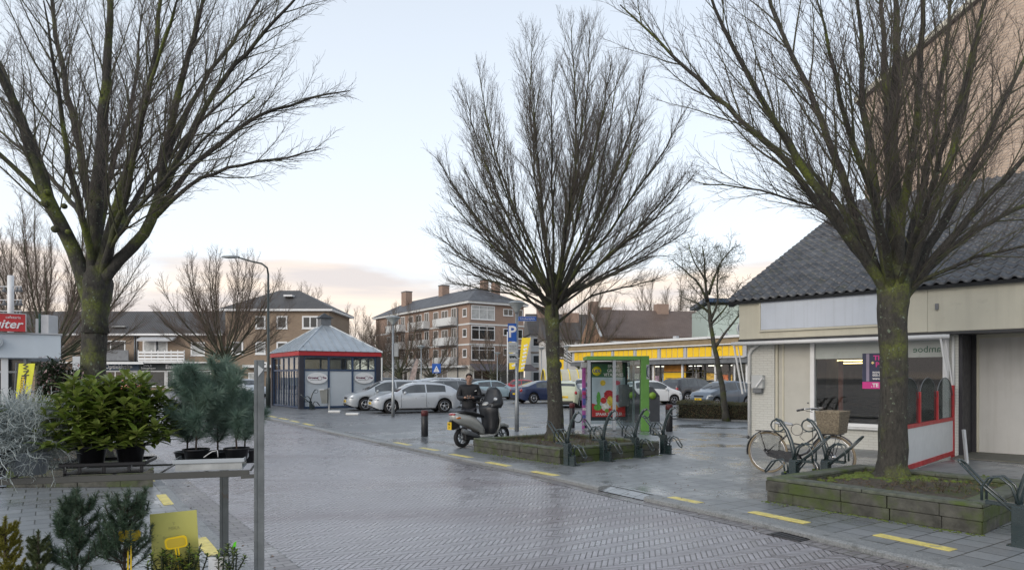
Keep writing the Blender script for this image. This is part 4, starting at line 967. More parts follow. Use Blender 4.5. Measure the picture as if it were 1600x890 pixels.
m = MB(); m.box(9.5,1.33,2.08,11.7,1.37,2.56); m.build('orange_board', mat('orange_board',(0.6,0.26,0.04),0.5), su)
for x in (0.6, 3.6, 6.6, 9.3, 12.2, 15.2, 17.8):
    m = MB(); m.box(x-0.07,0.35,0,x+0.07,0.49,2.62); m.build('canopy_post', M_whitefr, su)
# far return of the supermarket round the corner
sr = empty('supermarket_wing', basis(LO+UD*LL+Vector((0.0,0,0))+VD*0.0, VD), 'right-hand wing of the supermarket with two yellow panels, beside the shop awning', 'supermarket')
m = MB(); m.box(0.02,0.02,3.0,14,10,4.1); m.build('wall', M_lgrey, sr)
m = MB(); m.box(-0.34,-0.35,4.32,14,0.5,4.48); m.box(-0.32,-0.33,3.86,14,0.0,3.93); m.build('roof_edge', M_whitefr, sr)
m = MB(); m.box(-0.2,-0.22,3.93,14,-0.02,4.32); m.build('tan_band', M_tan, sr)
for k in range(3): m = MB(); m.box(0.25+k*0.9,-0.06,3.10,1.1+k*0.9,-0.0,3.78); m.build('yellow_panel', M_yel, sr)
m = MB(); m.box(0.0,-0.03,2.62,14,1.4,2.96); m.build('canopy', M_slate, sr)
m = MB(); m.box(0.3,1.2,0.02,14,1.3,2.6); m.build('glass', M_win, sr)
m = MB()
for i in range(9): m.box(0.3+i*1.5,1.1,0,0.4+i*1.5,1.19,2.6)
m.build('mullion', M_whitefr, sr)
# pale building with a round window
rw_ = empty('round_window_building', basis(((1106-800)/F*70, 70, 0), Vector((1,-0.1,0))), 'pale green building with a round window and blue roof edge behind the supermarket', 'building')
m = MB(); m.box(0,0,0,14,10,9.0); m.build('wall', mat('pale_green',(0.44,0.52,0.47),0.6,var=0.04), rw_)
m = MB(); m.prism([(-0.3,-0.4,9.35),(14,-0.4,8.7),(14,-0.4,8.95),(-0.3,-0.4,9.75)], (0,10,0)); m.build('roof', mat('blue_roof',(0.03,0.06,0.12),0.4), rw_, recalc=True)
m = MB(); m.lathe([(0.95,0),(0.95,0.12),(0.8,0.12),(0.8,0.04),(0.0,0.04)], (3.8,0,6.6), 20, axis=(0,-1,0)); m.build('round_window', M_winl, rw_)

# ---------------------------------------------------------------- the terrace of shops at the left
TX0 = (-40-800)/F*85
te = empty('shop_terrace', basis((TX0, 85, 0), (1,0,0)), 'brown-brick terrace of shops with flats above, balconies and a long tiled roof', 'building')
def tx(px): return (px-800)/F*85-TX0
TL = tx(346)
m = MB(); m.box(0,0.0,0,TL,9,6.9); m.build('wall', M_brickA, te)
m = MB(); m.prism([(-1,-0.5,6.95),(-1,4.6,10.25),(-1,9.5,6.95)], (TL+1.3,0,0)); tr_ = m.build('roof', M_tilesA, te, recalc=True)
m = MB(); m.box(-1,-0.62,6.78,TL+0.3,-0.3,7.02); m.build('gutter', M_whitefr, te)
for px in (180,): m = MB(); m.bar((tx(px)-0.9,1.0,7.98),(tx(px)+0.9,1.0,7.98),0.8,0.1); m.build('skylight', M_winl, tr_)
win(te, I4, tx(150), tx(196), 4.5, 6.2, 2, fw=0.14); win(te, I4, tx(223), tx(262), 4.6, 6.2, 2, fw=0.2, pane=M_winl); win(te, I4, tx(298), tx(320), 4.3, 6.0, 1, fw=0.15, pane=M_winl)
win(te, I4, tx(60), tx(100), 4.5, 6.2, 2, fw=0.15); win(te, I4, tx(8), tx(40), 4.5, 6.2, 2, fw=0.15)
m = MB(); m.box(tx(155),-1.1,3.7,tx(208),-1.0,4.95); m.box(tx(155),-1.0,3.6,tx(208),0,3.7); m.build('balcony', mat('grey_slats',(0.16,0.17,0.18),0.6), te)
m = MB()
for z in (3.75, 4.15, 4.55): m.box(tx(223),-1.15,z,tx(294),-1.08,z+0.26)
for i in range(8): xx = tx(223)+(tx(294)-tx(223))*i/7; m.box(xx-0.05,-1.07,3.7,xx+0.05,-1.0,4.95)
m.box(tx(223),-1.07,3.55,tx(294),0,3.7); m.build('balcony', M_whitefr, te)
m = MB(); 
for px in (211, 214.5, 245.5): m = MB(); m.tube([(tx(px),-0.1,6.9),(tx(px),-0.1,3.4)],0.09,6); m.build('downpipe', M_slate, te)
m = MB(); m.box(tx(-20),-1.6,3.35,TL,0,3.5); m.box(tx(170),-1.7,3.22,tx(235),-1.61,3.5); m.build('canopy', M_whitefr, te)
m = MB(); m.prism([(tx(222),-0.05,6.72),(tx(222),-1.3,6.25),(tx(222),-1.3,6.05),(tx(222),-0.05,6.5)], (tx(262)-tx(222)+1.2,0,0)); m.build('awning', M_lgrey, te, recalc=True)
M_navys = mat('navy_sign',(0.035,0.07,0.12),0.5,var=0.05); M_blk = mat('black_sign',(0.02,0.035,0.04),0.5,var=0.05)
sg = empty('optician_sign', basis((tx(120),84.85-85-0.0,0) if False else (TX0+tx(120),84.78,2.5), (1,0,0)), 'long navy optician shop sign with white lettering on the terrace', 'shop sign')
m = MB(); m.box(0,0,0,tx(219)-tx(120),0.1,0.78); m.build('board', M_navys, sg)
text(None,'lettering',"Marcel's Optiekhuis",wallM((3.9,-0.01,0.42),(1,0,0)),0.72,M_whitet,0.01,parent=sg,bold=0.012)
m = MB(); m.prism([(6.4+0.65*math.cos(a*PI/8),-0.02,0.4+0.2*math.sin(a*PI/8)) for a in range(16)],(0,0.015,0)); m.build('eye_mark', M_winl, sg, recalc=True)
sg = empty('shoe_shop_sign', basis((TX0+tx(219.5),84.78,2.5), (1,0,0)), 'black shop sign with white lettering right of the navy optician sign', 'shop sign')
m = MB(); m.box(0,0,0,tx(290)-tx(219.5),0.1,0.78); m.build('board', M_blk, sg)
text(None,'lettering',"Dans &\n  Schoenhapen",wallM((1.0,-0.01,0.42),(1,0,0)),0.34,M_whitet,0.01,parent=sg,bold=0.006); text(None,'lettering',"Emmy J",wallM((4.3,-0.01,0.42),(1,0,0)),0.72,M_whitet,0.01,parent=sg,bold=0.02)
win(te, I4, tx(163), tx(197), 0.6, 2.45, 2, fw=0.15, name='shop_window', pane=mat('lit_shop',(0.30,0.22,0.12),0.3,var=0.6,scale=1.2,c2=(0.05,0.04,0.035)))
win(te, I4, tx(220), tx(259), 0.4, 2.45, 1, fw=0.15, name='shop_window'); win(te, I4, tx(260), tx(272), 0.2, 2.45, 1, fw=0.15, name='door')
win(te, I4, tx(290), tx(330), 0.4, 2.45, 2, fw=0.15, name='shop_window'); win(te, I4, tx(90), tx(135), 0.4, 2.45, 2, fw=0.15, name='shop_window')
m = MB(); m.box(tx(198),-0.05,0,tx(220),-0.0,2.5); m.build('rendered_wall', M_lgrey, te); m = MB(); m.box(tx(273),-0.05,0,tx(290),-0.0,2.5); m.build('rendered_wall', M_lgrey, te)
sg = empty('white_sign', basis((TX0+tx(291),84.78,2.55), (1,0,0)), 'white sign with green flourishes at the right end of the terrace, behind the pine plants', 'shop sign')
m = MB(); m.box(0,0,0,tx(338)-tx(291),0.1,0.75); m.build('board', mat('mottled_sign',(0.55,0.6,0.58),0.5,var=0.3,scale=2.5,c2=(0.15,0.3,0.2)), sg)
# hipped brick house
HX0 = (352-800)/F*80
hh = empty('brick_house', basis((HX0, 80, 0), (1,0,0)), 'three-storey brown-brick house with hipped roof and skylight behind the kiosk', 'building')
def hx(px): return (px-800)/F*80-HX0
HL = hx(514)
m = MB(); m.box(0,0,0,HL,10,9.35); m.build('wall', M_brickA, hh)
m = MB(); m.box(-0.5,-0.5,9.35,HL+0.5,10.5,9.62); m.build('cornice', M_whitefr, hh)
c4 = [Vector((-0.55,-0.55,9.62)),Vector((HL+0.55,-0.55,9.62)),Vector((HL+0.55,10.55,9.62)),Vector((-0.55,10.55,9.62))]; a = Vector((hx(413),5,12.4)); b = Vector((hx(447),5,12.4))
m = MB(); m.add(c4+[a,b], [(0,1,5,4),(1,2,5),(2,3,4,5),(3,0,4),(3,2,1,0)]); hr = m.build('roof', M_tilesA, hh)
m = MB(); m.box(hx(433),2.2,11.35,hx(447),3.3,11.55); m.build('skylight', M_whitefr, hr)
for x0, x1, n in ((399,415,1),(432,449,1),(472,497,2)):
    win(hh, I4, hx(x0), hx(x1), 7.3, 8.8, n, fw=0.18)
    win(hh, I4, hx(x0), hx(x1), 4.3, 5.8, n, fw=0.18, pane=M_winl if x0 == 399 else M_win)
win(hh, I4, hx(399), hx(418), 2.4, 3.4, 2, fw=0.18); win(hh, I4, hx(388), hx(412), 0.2, 2.2, 1, fw=0.15, name='garage_door', pane=M_winl); win(hh, I4, hx(362), hx(380), 4.3, 5.8, 1, fw=0.18)
m = MB(); m.box(hx(384),-1.0,2.75,hx(440),-0.05,3.05); m.build('canopy', M_whitefr, hh)

# ---------------------------------------------------------------- snack bar at the left edge
SX = (95-800)/F*27
sb = empty('snack_bar', basis(Vector((SX,27,0))-VD*14, VD), 'flat-roofed white snack bar with deep fascia and posts at the left edge', 'snack bar')
m = MB(); m.box(0,0,2.41,14,7,3.34); m.build('fascia', mat('fascia_white',(0.56,0.62,0.67),0.45,var=0.03), sb, 0.02)
m = MB(); m.box(-0.05,-0.05,3.34,14.05,7.05,3.39); m.build('roof_edge', M_lgrey, sb)
for x in (3, 6.5, 9.2, 12.2): m = MB(); m.box(x-0.11,0.15,0,x+0.11,0.37,2.41); m.build('post', M_whitefr, sb)
m = MB(); m.box(0,2.0,0,11.9,6.5,2.41)
m = MB(); m.box(0,1.9,0,12.9,2.0,0.8); m.box(12.8,2.0,0,12.9,6.5,2.41); m.build('wall', M_lgrey, sb)
m = MB()
for i in range(14): m.box(i*0.98,1.88,0.8,i*0.98+0.1,1.98,2.41)
m.box(0,1.87,1.85,12.9,1.96,1.93); m.build('window_frame', M_whitefr, sb)
m = MB(); m.box(0,1.93,0.8,12.85,1.94,2.4); m.build('glass', M_win, sb)
rs = empty('red_sign', basis(Vector((SX,27,3.42))-VD*14-Vector((-.56,.83,0))*0.2, VD), 'red sign with white script lettering above the snack bar fascia', 'sign')
RX = 12.86
M_sred = mat('sign_red',(0.50,0.03,0.035),0.4,var=0.05)
m = MB(); m.box(RX-4.5,0,0,RX,0.14,0.66); m.build('board', M_sred, rs); m = MB(); m.box(RX-4.5,-0.02,0.661,RX+0.03,0.16,0.69); m.box(RX+0.001,-0.02,0,RX+0.03,0.16,0.66); m.build('trim', M_lgrey, rs)
text(None,'lettering','Blijbuiter',wallM((RX-0.12,-0.01,0.26),(1,0,0)),0.46,M_whitet,0.004,'RIGHT',0.3,parent=rs,bold=0.008)
text(None,'lettering','cafetaria',wallM((RX-0.14,-0.01,0.53),(1,0,0)),0.14,M_whitet,0.004,'RIGHT',parent=rs)
os_ = empty('oval_beer_sign', basis(Vector((SX,27,2.99))-VD*2.25-Vector((-.56,.83,0))*0.16, VD), 'oval silver beer sign with green lettering hung on the snack bar fascia', 'sign')
m = MB(); ov_ = [(0.43*math.cos(a*PI/14)*(1 if abs(math.cos(a*PI/14))>0.5 else 1),0,0.25*math.sin(a*PI/14)) for a in range(28)]; m.prism(ov_, (0,0.14,0)); m.build('frame', M_zinc, os_, recalc=True)
m = MB(); m.prism([(p[0]*0.84,-0.012,p[2]*0.8) for p in ov_], (0,0.011,0)); m.build('face', mat('silver_face',(0.45,0.5,0.53),0.4), os_, recalc=True)
text(None,'lettering','Grolsch',wallM((0,-0.016,0.0),(1,0,0)),0.2,mat('beer_green',(0.02,0.22,0.10),0.5),0.004,parent=os_,bold=0.008)
ma = empty('light_mast', ((16.5-800)/F*28, 28, 3.39), 'white mast carrying crossbars and floodlights on the snack bar roof', 'mast')
m = MB(); m.tube([(0,0,0),(0,0,2.45)],0.115,12); m.build('pole', M_whitefr, ma)
for z in (0.45,1.0,1.45,2.0):
    m = MB(); m.bar((-0.6,0,z),(0.45,0,z),0.04,0.04); m.build('crossbar', M_lgrey, ma)
    for x in (-0.5,-0.25,0.28,0.42): 
        m = MB(); m.lathe([(0.03,0),(0.04,-0.06),(0.10,-0.20),(0.0,-0.2)],(x,-0.03,z-0.02),8); m.build('floodlight', M_slate, ma)
rb = empty('roof_unit', ((73-800)/F*29, 29, 3.34), 'pale box-shaped ventilation unit with green pipe on the snack bar roof', 'roof unit')
m = MB(); m.box(-0.05,-0.3,0.05,0.28,0.3,0.95); m.box(-0.35,-0.2,0.05,-0.14,0.3,0.8); m.build('box', M_lgrey, rb, 0.01); m = MB(); m.tube([(-0.1,-0.3,0.05),(-0.1,-0.3,1.0)],0.04,6); m.build('pipe', mat('green_pipe',(0.03,0.08,0.06),0.5), rb)
# ================================================================ street furniture
M_steel = mat('galvanised', (0.30,0.32,0.33), 0.42, 0.55, var=0.15, scale=8, spot=((0.2,0.2,0.2),12,0.62,0.1))
M_rackm = mat('rack_enamel', (0.018,0.032,0.034), 0.28, 0.0, var=0.2, spec=0.7, coat=0.5)
M_stone = mat('mossy_block', (0.040,0.040,0.034), 0.85, scale=7, c2=(0.095,0.095,0.08), spot=((0.055,0.078,0.018), 1.9, 0.47, 0.16), bmp=0.8, bscale=28)
M_coping = mat('coping', (0.065,0.075,0.055), 0.8, scale=9, c2=(0.125,0.135,0.11), spot=((0.07,0.10,0.025), 2.6, 0.47, 0.18), bmp=0.6, bscale=45)
M_soil = mat('soil', (0.045,0.036,0.027), 0.95, scale=9, c2=(0.09,0.075,0.055), spot=((0.05,0.062,0.022), 1.8, 0.52, 0.12), bmp=1.0, bscale=25)

def planter(pts, label, h=0.30, t=0.22, rng=random.Random(2), cat='planter'):
    "pts: outer corners, counter-clockwise"
    c = sum(pts, Vector())/len(pts); e = empty('planter', (c.x, c.y, 0), label, cat); q = [Vector((p.x-c.x, p.y-c.y, 0)) for p in pts]; n = len(q)
    def inset(d):
        out = []
        for i in range(n):
            a, b, c2 = q[i-1], q[i], q[(i+1) % n]; d1 = (b-a).normalized(); d2 = (c2-b).normalized(); n1 = Vector((-d1.y,d1.x,0)); n2 = Vector((-d2.y,d2.x,0))
            bis = (n1+n2).normalized(); out.append(b+bis*(d/max(0.3,bis.dot(n1))))
        return out
    for k, (z0, z1, d0, mt) in enumerate(((0.0,h*0.42,0.012,M_stone),(h*0.43,h*0.86,0.0,M_stone))):
        m = MB(); o_ = inset(d0); i_ = inset(t)
        for i in range(n):
            a, b = o_[i], o_[(i+1) % n]; ai, bi = i_[i], i_[(i+1) % n]; L = (b-a).length; s = 0.0; w0 = rng.uniform(0.3,0.6)
            while s < L-0.02:
                e_ = min(L, s+w0); 
                if L-e_ < 0.15: e_ = L
                u0, u1 = s/L, e_/L; g = 0.004/L; jit = rng.uniform(-0.006,0.006); nn = Vector(((b-a).y,-(b-a).x,0)).normalized()*jit
                A = a.lerp(b,u0+g)+nn; B = a.lerp(b,u1-g)+nn; Ci = ai.lerp(bi,u1-g); Di = ai.lerp(bi,u0+g)
                m.prism([(A.x,A.y,z0),(B.x,B.y,z0),(Ci.x,Ci.y,z0),(Di.x,Di.y,z0)], (0,0,z1-z0-rng.uniform(0,0.004)))
                s = e_; w0 = rng.uniform(0.45,0.7)
        m.build('edging', mt, e, 0.008, recalc=True, seg=2)
    m = MB(); o_ = inset(0.006); i_ = inset(t)
    for i in range(n):
        a, b = o_[i], o_[(i+1) % n]; ai, bi = i_[i], i_[(i+1) % n]; L = (b-a).length; N = max(1, int(L/0.95))
        for k in range(N):
            u0, u1 = k/N, (k+1)/N; g = 0.003/L; A = a.lerp(b,u0+g); B = a.lerp(b,u1-g); Ci = ai.lerp(bi,u1-g); Di = ai.lerp(bi,u0+g)
            m.prism([(A.x,A.y,h*0.865),(B.x,B.y,h*0.865),(Ci.x,Ci.y,h*0.865),(Di.x,Di.y,h*0.865)], (0,0,h*0.135+rng.uniform(-0.004,0.004)))
    m.build('coping', M_coping, e, 0.01, recalc=True, seg=2)
    # soil: a gently mounded grid inside the edging
    i_ = inset(t-0.01); m = MB(); N = 36; V = []; Fc = []
    def pt(u, v):
        if n == 4: return i_[0].lerp(i_[1],u).lerp(i_[3].lerp(i_[2],u),v)
    for j in range(N+1):
        for i in range(N+1):
            p = pt(i/N, j/N); ed = min(i, N-i, j, N-j)/N
            V.append((p.x,p.y,h*0.70+min(1,ed*5)*0.035+rng.uniform(-0.014,0.014)))
    for j in range(N):
        for i in range(N): Fc.append((j*(N+1)+i, j*(N+1)+i+1, (j+1)*(N+1)+i+1, (j+1)*(N+1)+i))
    m.add(V, Fc, 0, True); m.build('soil', M_soil, e)
    return e, (lambda u, v: Vector((pt(u,v).x+c.x, pt(u,v).y+c.y, h*0.70+0.03)))
PC0 = G(739,704); PC1 = G(875,724.5); Q2 = PC1+VD*2.75; Q3 = PC0+VD*2.75
_, inC = planter([PC0, PC1, Q2, Q3], 'mossy planter with the middle tree, bike racks standing along its right edge')
PR = [G(1196,782), G(1537,836), Vector((6.95,8.95,0)), Vector((5.45,10.75,0))]
_, inR = planter(PR, 'mossy planter with the lichen-spotted tree in front of the empty shop', 0.33, 0.24)
a = Vector((-5.5,10.5,0)); b_ = Vector((-7.75,10.45,0)); dd = Vector((-0.56,0.83,0))*4.2
_, inL = planter([b_, a, a+dd, b_+dd], 'low planter behind the plant trolley, holding the huge mossy tree', 0.31, 0.2)

# weeds, moss and dead leaves on the beds: nobody could count them
def leafquad(m, p, L, w, d, up, mi=0, fold=0.25):
    d = d.normalized(); s = d.cross(up)
    if s.length < 1e-3: s = Vector((1,0,0))
    s.normalize(); n_ = s.cross(d)
    m.v_ = len(m.v); a = p; b = p+d*L*0.45+s*w*0.5+n_*w*fold; c = p+d*L*0.45-s*w*0.5+n_*w*fold; e = p+d*L; k = p+d*L*0.45
    m.add([a,b,e,c,k], [(0,1,4),(1,2,4),(2,3,4),(3,0,4)], mi, False)
def tuft(m, p, h, n, rng, mi=0, w=0.006, spread=0.5):
    for _ in range(n):
        a = rng.uniform(0,2*PI); d = Vector((math.cos(a)*spread*rng.random(), math.sin(a)*spread*rng.random(), 1)).normalized(); q = p+Vector((rng.uniform(-.02,.02),rng.uniform(-.02,.02),0))
        k = q+d*h*0.6*rng.uniform(0.6,1); e = k+Vector((d.x*1.5,d.y*1.5,0.35)).normalized()*h*0.4
        s = d.cross(Vector((math.cos(a+1.5),math.sin(a+1.5),0.1))).normalized()*w/2
        m.add([q-s,q+s,k+s,k-s,e], [(0,1,2,3),(3,2,4)], mi)
M_grass = mat('bed_grass', (0.06,0.09,0.02), 0.8, var=0.4, scale=20, c2=(0.13,0.15,0.04))
M_moss = mat('moss', (0.075,0.11,0.012), 0.95, var=0.3, scale=15, c2=(0.13,0.17,0.03), bmp=0.8, bscale=70)
M_deadl = mat('dead_leaf', (0.13,0.075,0.035), 0.8, var=0.5, scale=20)
M_stemw = mat('weed_stem', (0.09,0.07,0.045), 0.85, var=0.3)
rng = random.Random(77)
for fn, nm_, ng_, lab in ((inC,'c',90,0),(inR,'r',110,0),(inL,'l',60,0)):
    m = MB()
    for _ in range(ng_):
        u, v = rng.random(), rng.random(); tuft(m, fn(u,v)-Vector((0,0,0.01)), rng.uniform(0.03,0.09), rng.randint(3,9), rng)
    for _ in range(520):
        u, v = rng.random(), rng.random(); a = rng.uniform(0,6.28); leafquad(m, fn(u,v)+Vector((0,0,rng.uniform(-.01,.02))), rng.uniform(.02,.05), rng.uniform(.015,.03), Vector((math.cos(a),math.sin(a),rng.uniform(-.2,.5))), Vector((0,0,1)), 1)
    if nm_ == 'c':
        for _ in range(70):   # small twiggy cuttings
            u, v = rng.random(), rng.random(); p = fn(u,v); 
            for k in range(4):
                d = Vector((rng.uniform(-.6,.6),rng.uniform(-.6,.6),1)).normalized()*rng.uniform(.06,.20); m.tube([p,p+d],[.004,.002],3,2,cap=False)
    if nm_ == 'r':
        for _ in range(26):
            p = fn(min(1,max(0,rng.gauss(.62,.12))),min(1,max(0,rng.gauss(.42,.1))))
            for k in range(5):
                d = Vector((rng.uniform(-.7,.7),rng.uniform(-.7,.7),.6)).normalized()*rng.uniform(.05,.13); m.tube([p,p+d],[.004,.002],3,2,cap=False)
                leafquad(m, p+d, .03, .015, d, Vector((0,0,1)), 3)
    o = m.build('weeds', [M_grass, M_deadl, M_stemw, mat('dull_leaf',(0.05,0.055,0.03),0.8)]); tag(o, kind='stuff')
def mossring(c, r, z, seed, sx=1.0, lab=''):
    rg = random.Random(seed); m = MB()
    for _ in range(420):
        a = rg.uniform(0,2*PI); d = abs(rg.gauss(0,0.45)); 
        if d > 1.3: continue
        p = Vector((c.x+math.cos(a)*(0.2+d*r)*sx, c.y+math.sin(a)*(0.2+d*r)*0.8, z-0.02)); s_ = rg.uniform(.015,.05)*(1.2-d*0.6)
        m.ball(p, (s_*1.5, s_*1.5, s_*0.8), 6, 4)
    o = m.build('moss', M_moss); tag(o, kind='stuff')
mossring(B3, 0.95, 0.265, 4, 1.3); mossring(B2, 0.4, 0.235, 5)
# moss in the joints round the planters
m = MB(); rg = random.Random(6)
for a, b in ((PC0,PC1),(PC1,Q2),(PR[0],PR[1])):
    for _ in range(160):
        p = a.lerp(b, rg.random()); nn = Vector(((b-a).y,-(b-a).x,0)).normalized(); p = p+nn*abs(rg.gauss(0.02,0.05)); s_ = rg.uniform(.006,.02); m.ball((p.x,p.y,0.0),(s_*1.6,s_*1.6,s_*0.5),5,3)
tag(m.build('moss', M_moss), kind='stuff')

# bike racks ------------------------------------------------------
def make_rack(M, lab, grp):
    e = empty('bike_rack', M, lab, 'bike rack', grp)
    m = MB(); m.box(-0.06,-0.06,0.0,0.06,0.06,0.40); m.box(-0.02,-0.03,0.0,0.20,0.03,0.20); m.box(-0.30,-0.04,0.385,0.06,0.04,0.425); m.build('post', M_rackm, e, 0.006)
    m = MB(); m.box(-0.09,-0.09,0,0.25,0.09,0.012); m.build('base_plate', M_rackm, e)
    def U(xa, za, xb, zb, w, nm_):
        m = MB()
        for s in (-1,1): m.tube([(xa,s*w,za),(xa+(xb-xa)*.35,s*w,za+(zb-za)*.40),(xb,s*w,zb)],0.0135,6)
        # closed wheel hoops at both ends
        m.tube([(xa,w,za),(xa-0.03,w*.6,za+.03),(xa-0.04,0,za+.035),(xa-0.03,-w*.6,za+.03),(xa,-w,za)],0.0135,6)
        m.build(nm_, M_rackm, e)
    U(-0.52,0.78,0.10,0.22,0.045,'wheel_channel')
    m = MB()
    for s in (-1,1):
        m.tube([(-0.32+s*0.0,s*0.055,0.42),(-0.32,s*0.06,0.56),(-0.26,s*0.06,0.66),(-0.16,s*0.055,0.68),(-0.06,s*0.05,0.60),(0.0,s*0.045,0.42)],0.0135,6)
    m.build('upper_hoop', M_rackm, e)
    m = MB()
    for s in (-1,1):
        m.tube([(0.12,s*0.05,0.18),(0.14,s*0.055,0.32),(0.22,s*0.06,0.40),(0.34,s*0.06,0.36),(0.46,s*0.05,0.20)],0.0135,6)
    m.tube([(0.46,0.05,0.20),(0.48,0,0.17),(0.46,-0.05,0.20)],0.0135,6); m.build('lower_hoop', M_rackm, e)
    m = MB(); pts = [(-0.02,0,0.36),(0.0,0,0.52),(0.05,0,0.70),(0.12,0,0.86),(0.22,0,0.99),(0.30,0,1.03)]; m.tube(pts,[0.036,0.036,0.034,0.032,0.029,0.024],8); m.build('arm', M_rackm, e)
    m = MB(); m.tube([(0.30+0.115*math.cos(t*PI/8)-0.03,0.0,0.93+0.095*math.sin(t*PI/8)) for t in range(16)],0.012,6,closed=True); m.build('lock_ring', M_rackm, e)
    return e
GR = 'bike racks standing beside the planters'
names4 = ['bike rack nearest the planter corner, in front of the middle tree', 'bike rack second from the planter corner, before the phone booth poster', 'bike rack third along the planter, before the phone booth glass', 'bike rack just past the planter end, before the green booth pillar']
rk = None
for (px, py), lb in zip(((887,726),(943,719),(993,713.5),(1037,708)), names4):
    p = G(px, py); M = basis(p, UD+VD*0.10)
    rk = make_rack(M, lb, GR) if rk is None else copy_tree(rk, M, lb, 'bike rack', GR)
copy_tree(rk, basis(Vector((4.38,10.6,0)), -UD-VD*0.1), 'bike rack in front of the bicycle rear wheel, left one of the pair', 'bike rack', GR)
copy_tree(rk, basis(Vector((4.85,10.55,0)), -UD-VD*0.1), 'bike rack leaning before the bicycle frame, right one of the pair by the shop', 'bike rack', GR)
copy_tree(rk, basis(Vector((5.10,6.85,0)), UD), 'bike rack cut off by the right picture edge beside the near planter', 'bike rack', GR)
copy_tree(rk, basis(G(488,638.5)+Vector((0,-0.3,0)), VD), 'small bike rack in front of the left grey board of the kiosk', 'bike rack', GR)

# bollards --------------------------------------------------------
M_boll = mat('bollard_black', (0.02,0.021,0.024), 0.45, var=0.2); M_bred = mat('bollard_band', (0.10,0.022,0.022), 0.5, var=0.3)
def bollard(px, py, h, r, lab, D=None):
    e = empty('bollard', G(px,py), lab, 'bollard', 'dark bollards guarding the pavement')
    m = MB(); m.lathe([(r,0),(r,h-0.16)],n=16); m.build('shaft', M_boll, e, 0.004)
    m = MB(); m.lathe([(r+0.004,h-0.16),(r+0.004,h-0.02),(r*0.85,h),(0.0,h)],n=16); m.build('top_band', M_bred, e)
bollard(663.5,681,0.74,0.10,'dark bollard with reddish top on the left, before the silver hatchback')
bollard(894,668,0.82,0.09,'dark bollard with reddish top between the middle tree and the purple column')
bollard(1045.5,673.5,0.84,0.11,'thick dark bollard right of the green booth pillar')
# dish lamps ------------------------------------------------------
M_bowl = mat('lamp_bowl', (0.42,0.45,0.44), 0.25, var=0.05, spec=0.7); M_cap = mat('lamp_cap', (0.30,0.33,0.34), 0.4, 0.3)
def dish_lamp(px, D, h, lab, r=0.26, pr=0.06):
    e = empty('dish_lamp', ((px-800)/F*D, D, 0), lab, 'street lamp', 'post lamps with dish-shaped heads')
    m = MB(); m.lathe([(pr*1.15,0),(pr*1.15,0.9),(pr*0.85,0.95),(pr*0.75,h-0.3)],n=12); m.build('pole', M_steel, e)
    m = MB(); m.lathe([(pr*1.1,h-0.34),(pr*1.4,h-0.26),(r*0.8,h-0.09),(r*1.0,h-0.05),(0,h-0.05)],n=18); m.build('bowl', M_bowl, e)
    m = MB(); m.lathe([(r*1.03,h-0.052),(r*1.05,h-0.03),(r*0.7,h+0.02),(r*0.2,h+0.045),(0,h+0.05)],n=18); m.build('cap', M_cap, e); return e
dl = dish_lamp(807.5, 21.3, 4.02, 'dish-headed lamp post carrying the blue parking sign beside the middle tree')
dish_lamp(614, 28.8, 4.22, 'dish-headed lamp post with a grey box, in front of the silver hatchback', 0.32)
dish_lamp(1088, 50, 4.25, 'thin dish-headed lamp before the right part of the supermarket', 0.33)
dish_lamp(886, 58, 4.3, 'dish-headed lamp by the far left end of the supermarket', 0.33)
dish_lamp(846, 68, 4.6, 'dish-headed lamp in front of the white apartment row', 0.36)
dish_lamp(777, 74, 4.3, 'dish-headed lamp under the dark awning of the corner shop', 0.36)
dish_lamp(658, 60, 4.4, 'dish-headed lamp right of the beach flag before the balconies', 0.36)
dish_lamp(357, 60, 4.3, 'dish-headed lamp showing just above the pine plants', 0.36)
m = MB(); m.box(-0.02,-0.10,2.0,0.14,0.10,2.55); tag(m.build('meter_box', M_steel), 'grey meter box strapped to the lamp post left of centre', 'box').location = ((617-800)/F*28.8, 28.8, 0.55)
# tall street lamps
M_green = mat('lamp_green', (0.035,0.045,0.042), 0.45, var=0.1)
def tall_lamp(base, h, arm, lab):
    e = empty('street_lamp', base, lab, 'street lamp')
    m = MB(); m.lathe([(0.13,0),(0.13,1.6),(0.085,1.7),(0.055,h-0.7)],n=12); pts = [(0,0,h-0.7),(-0.06,0,h-0.35),(-0.35,0,h-0.12),(-0.9,0,h),(-arm,0,h+0.22)]; m.tube(pts,[.055,.052,.048,.045,.04],8); m.build('pole', M_green, e)
    m = MB(); m.ball((-arm-0.42,0,h+0.25),(0.52,0.15,0.09),12,6); m.build('lamp_head', M_cap, e); return e
tall_lamp(G(419,636.5), 8.0, 1.65, 'tall street lamp with a long curved arm beside the kiosk')
e = tall_lamp(Vector((-14.85,24.5,0)), 9.0, -1.2, 'tall street lamp standing hidden behind the huge mossy tree')
for ch in e.children: pass
e.rotation_euler = (0,0,0)

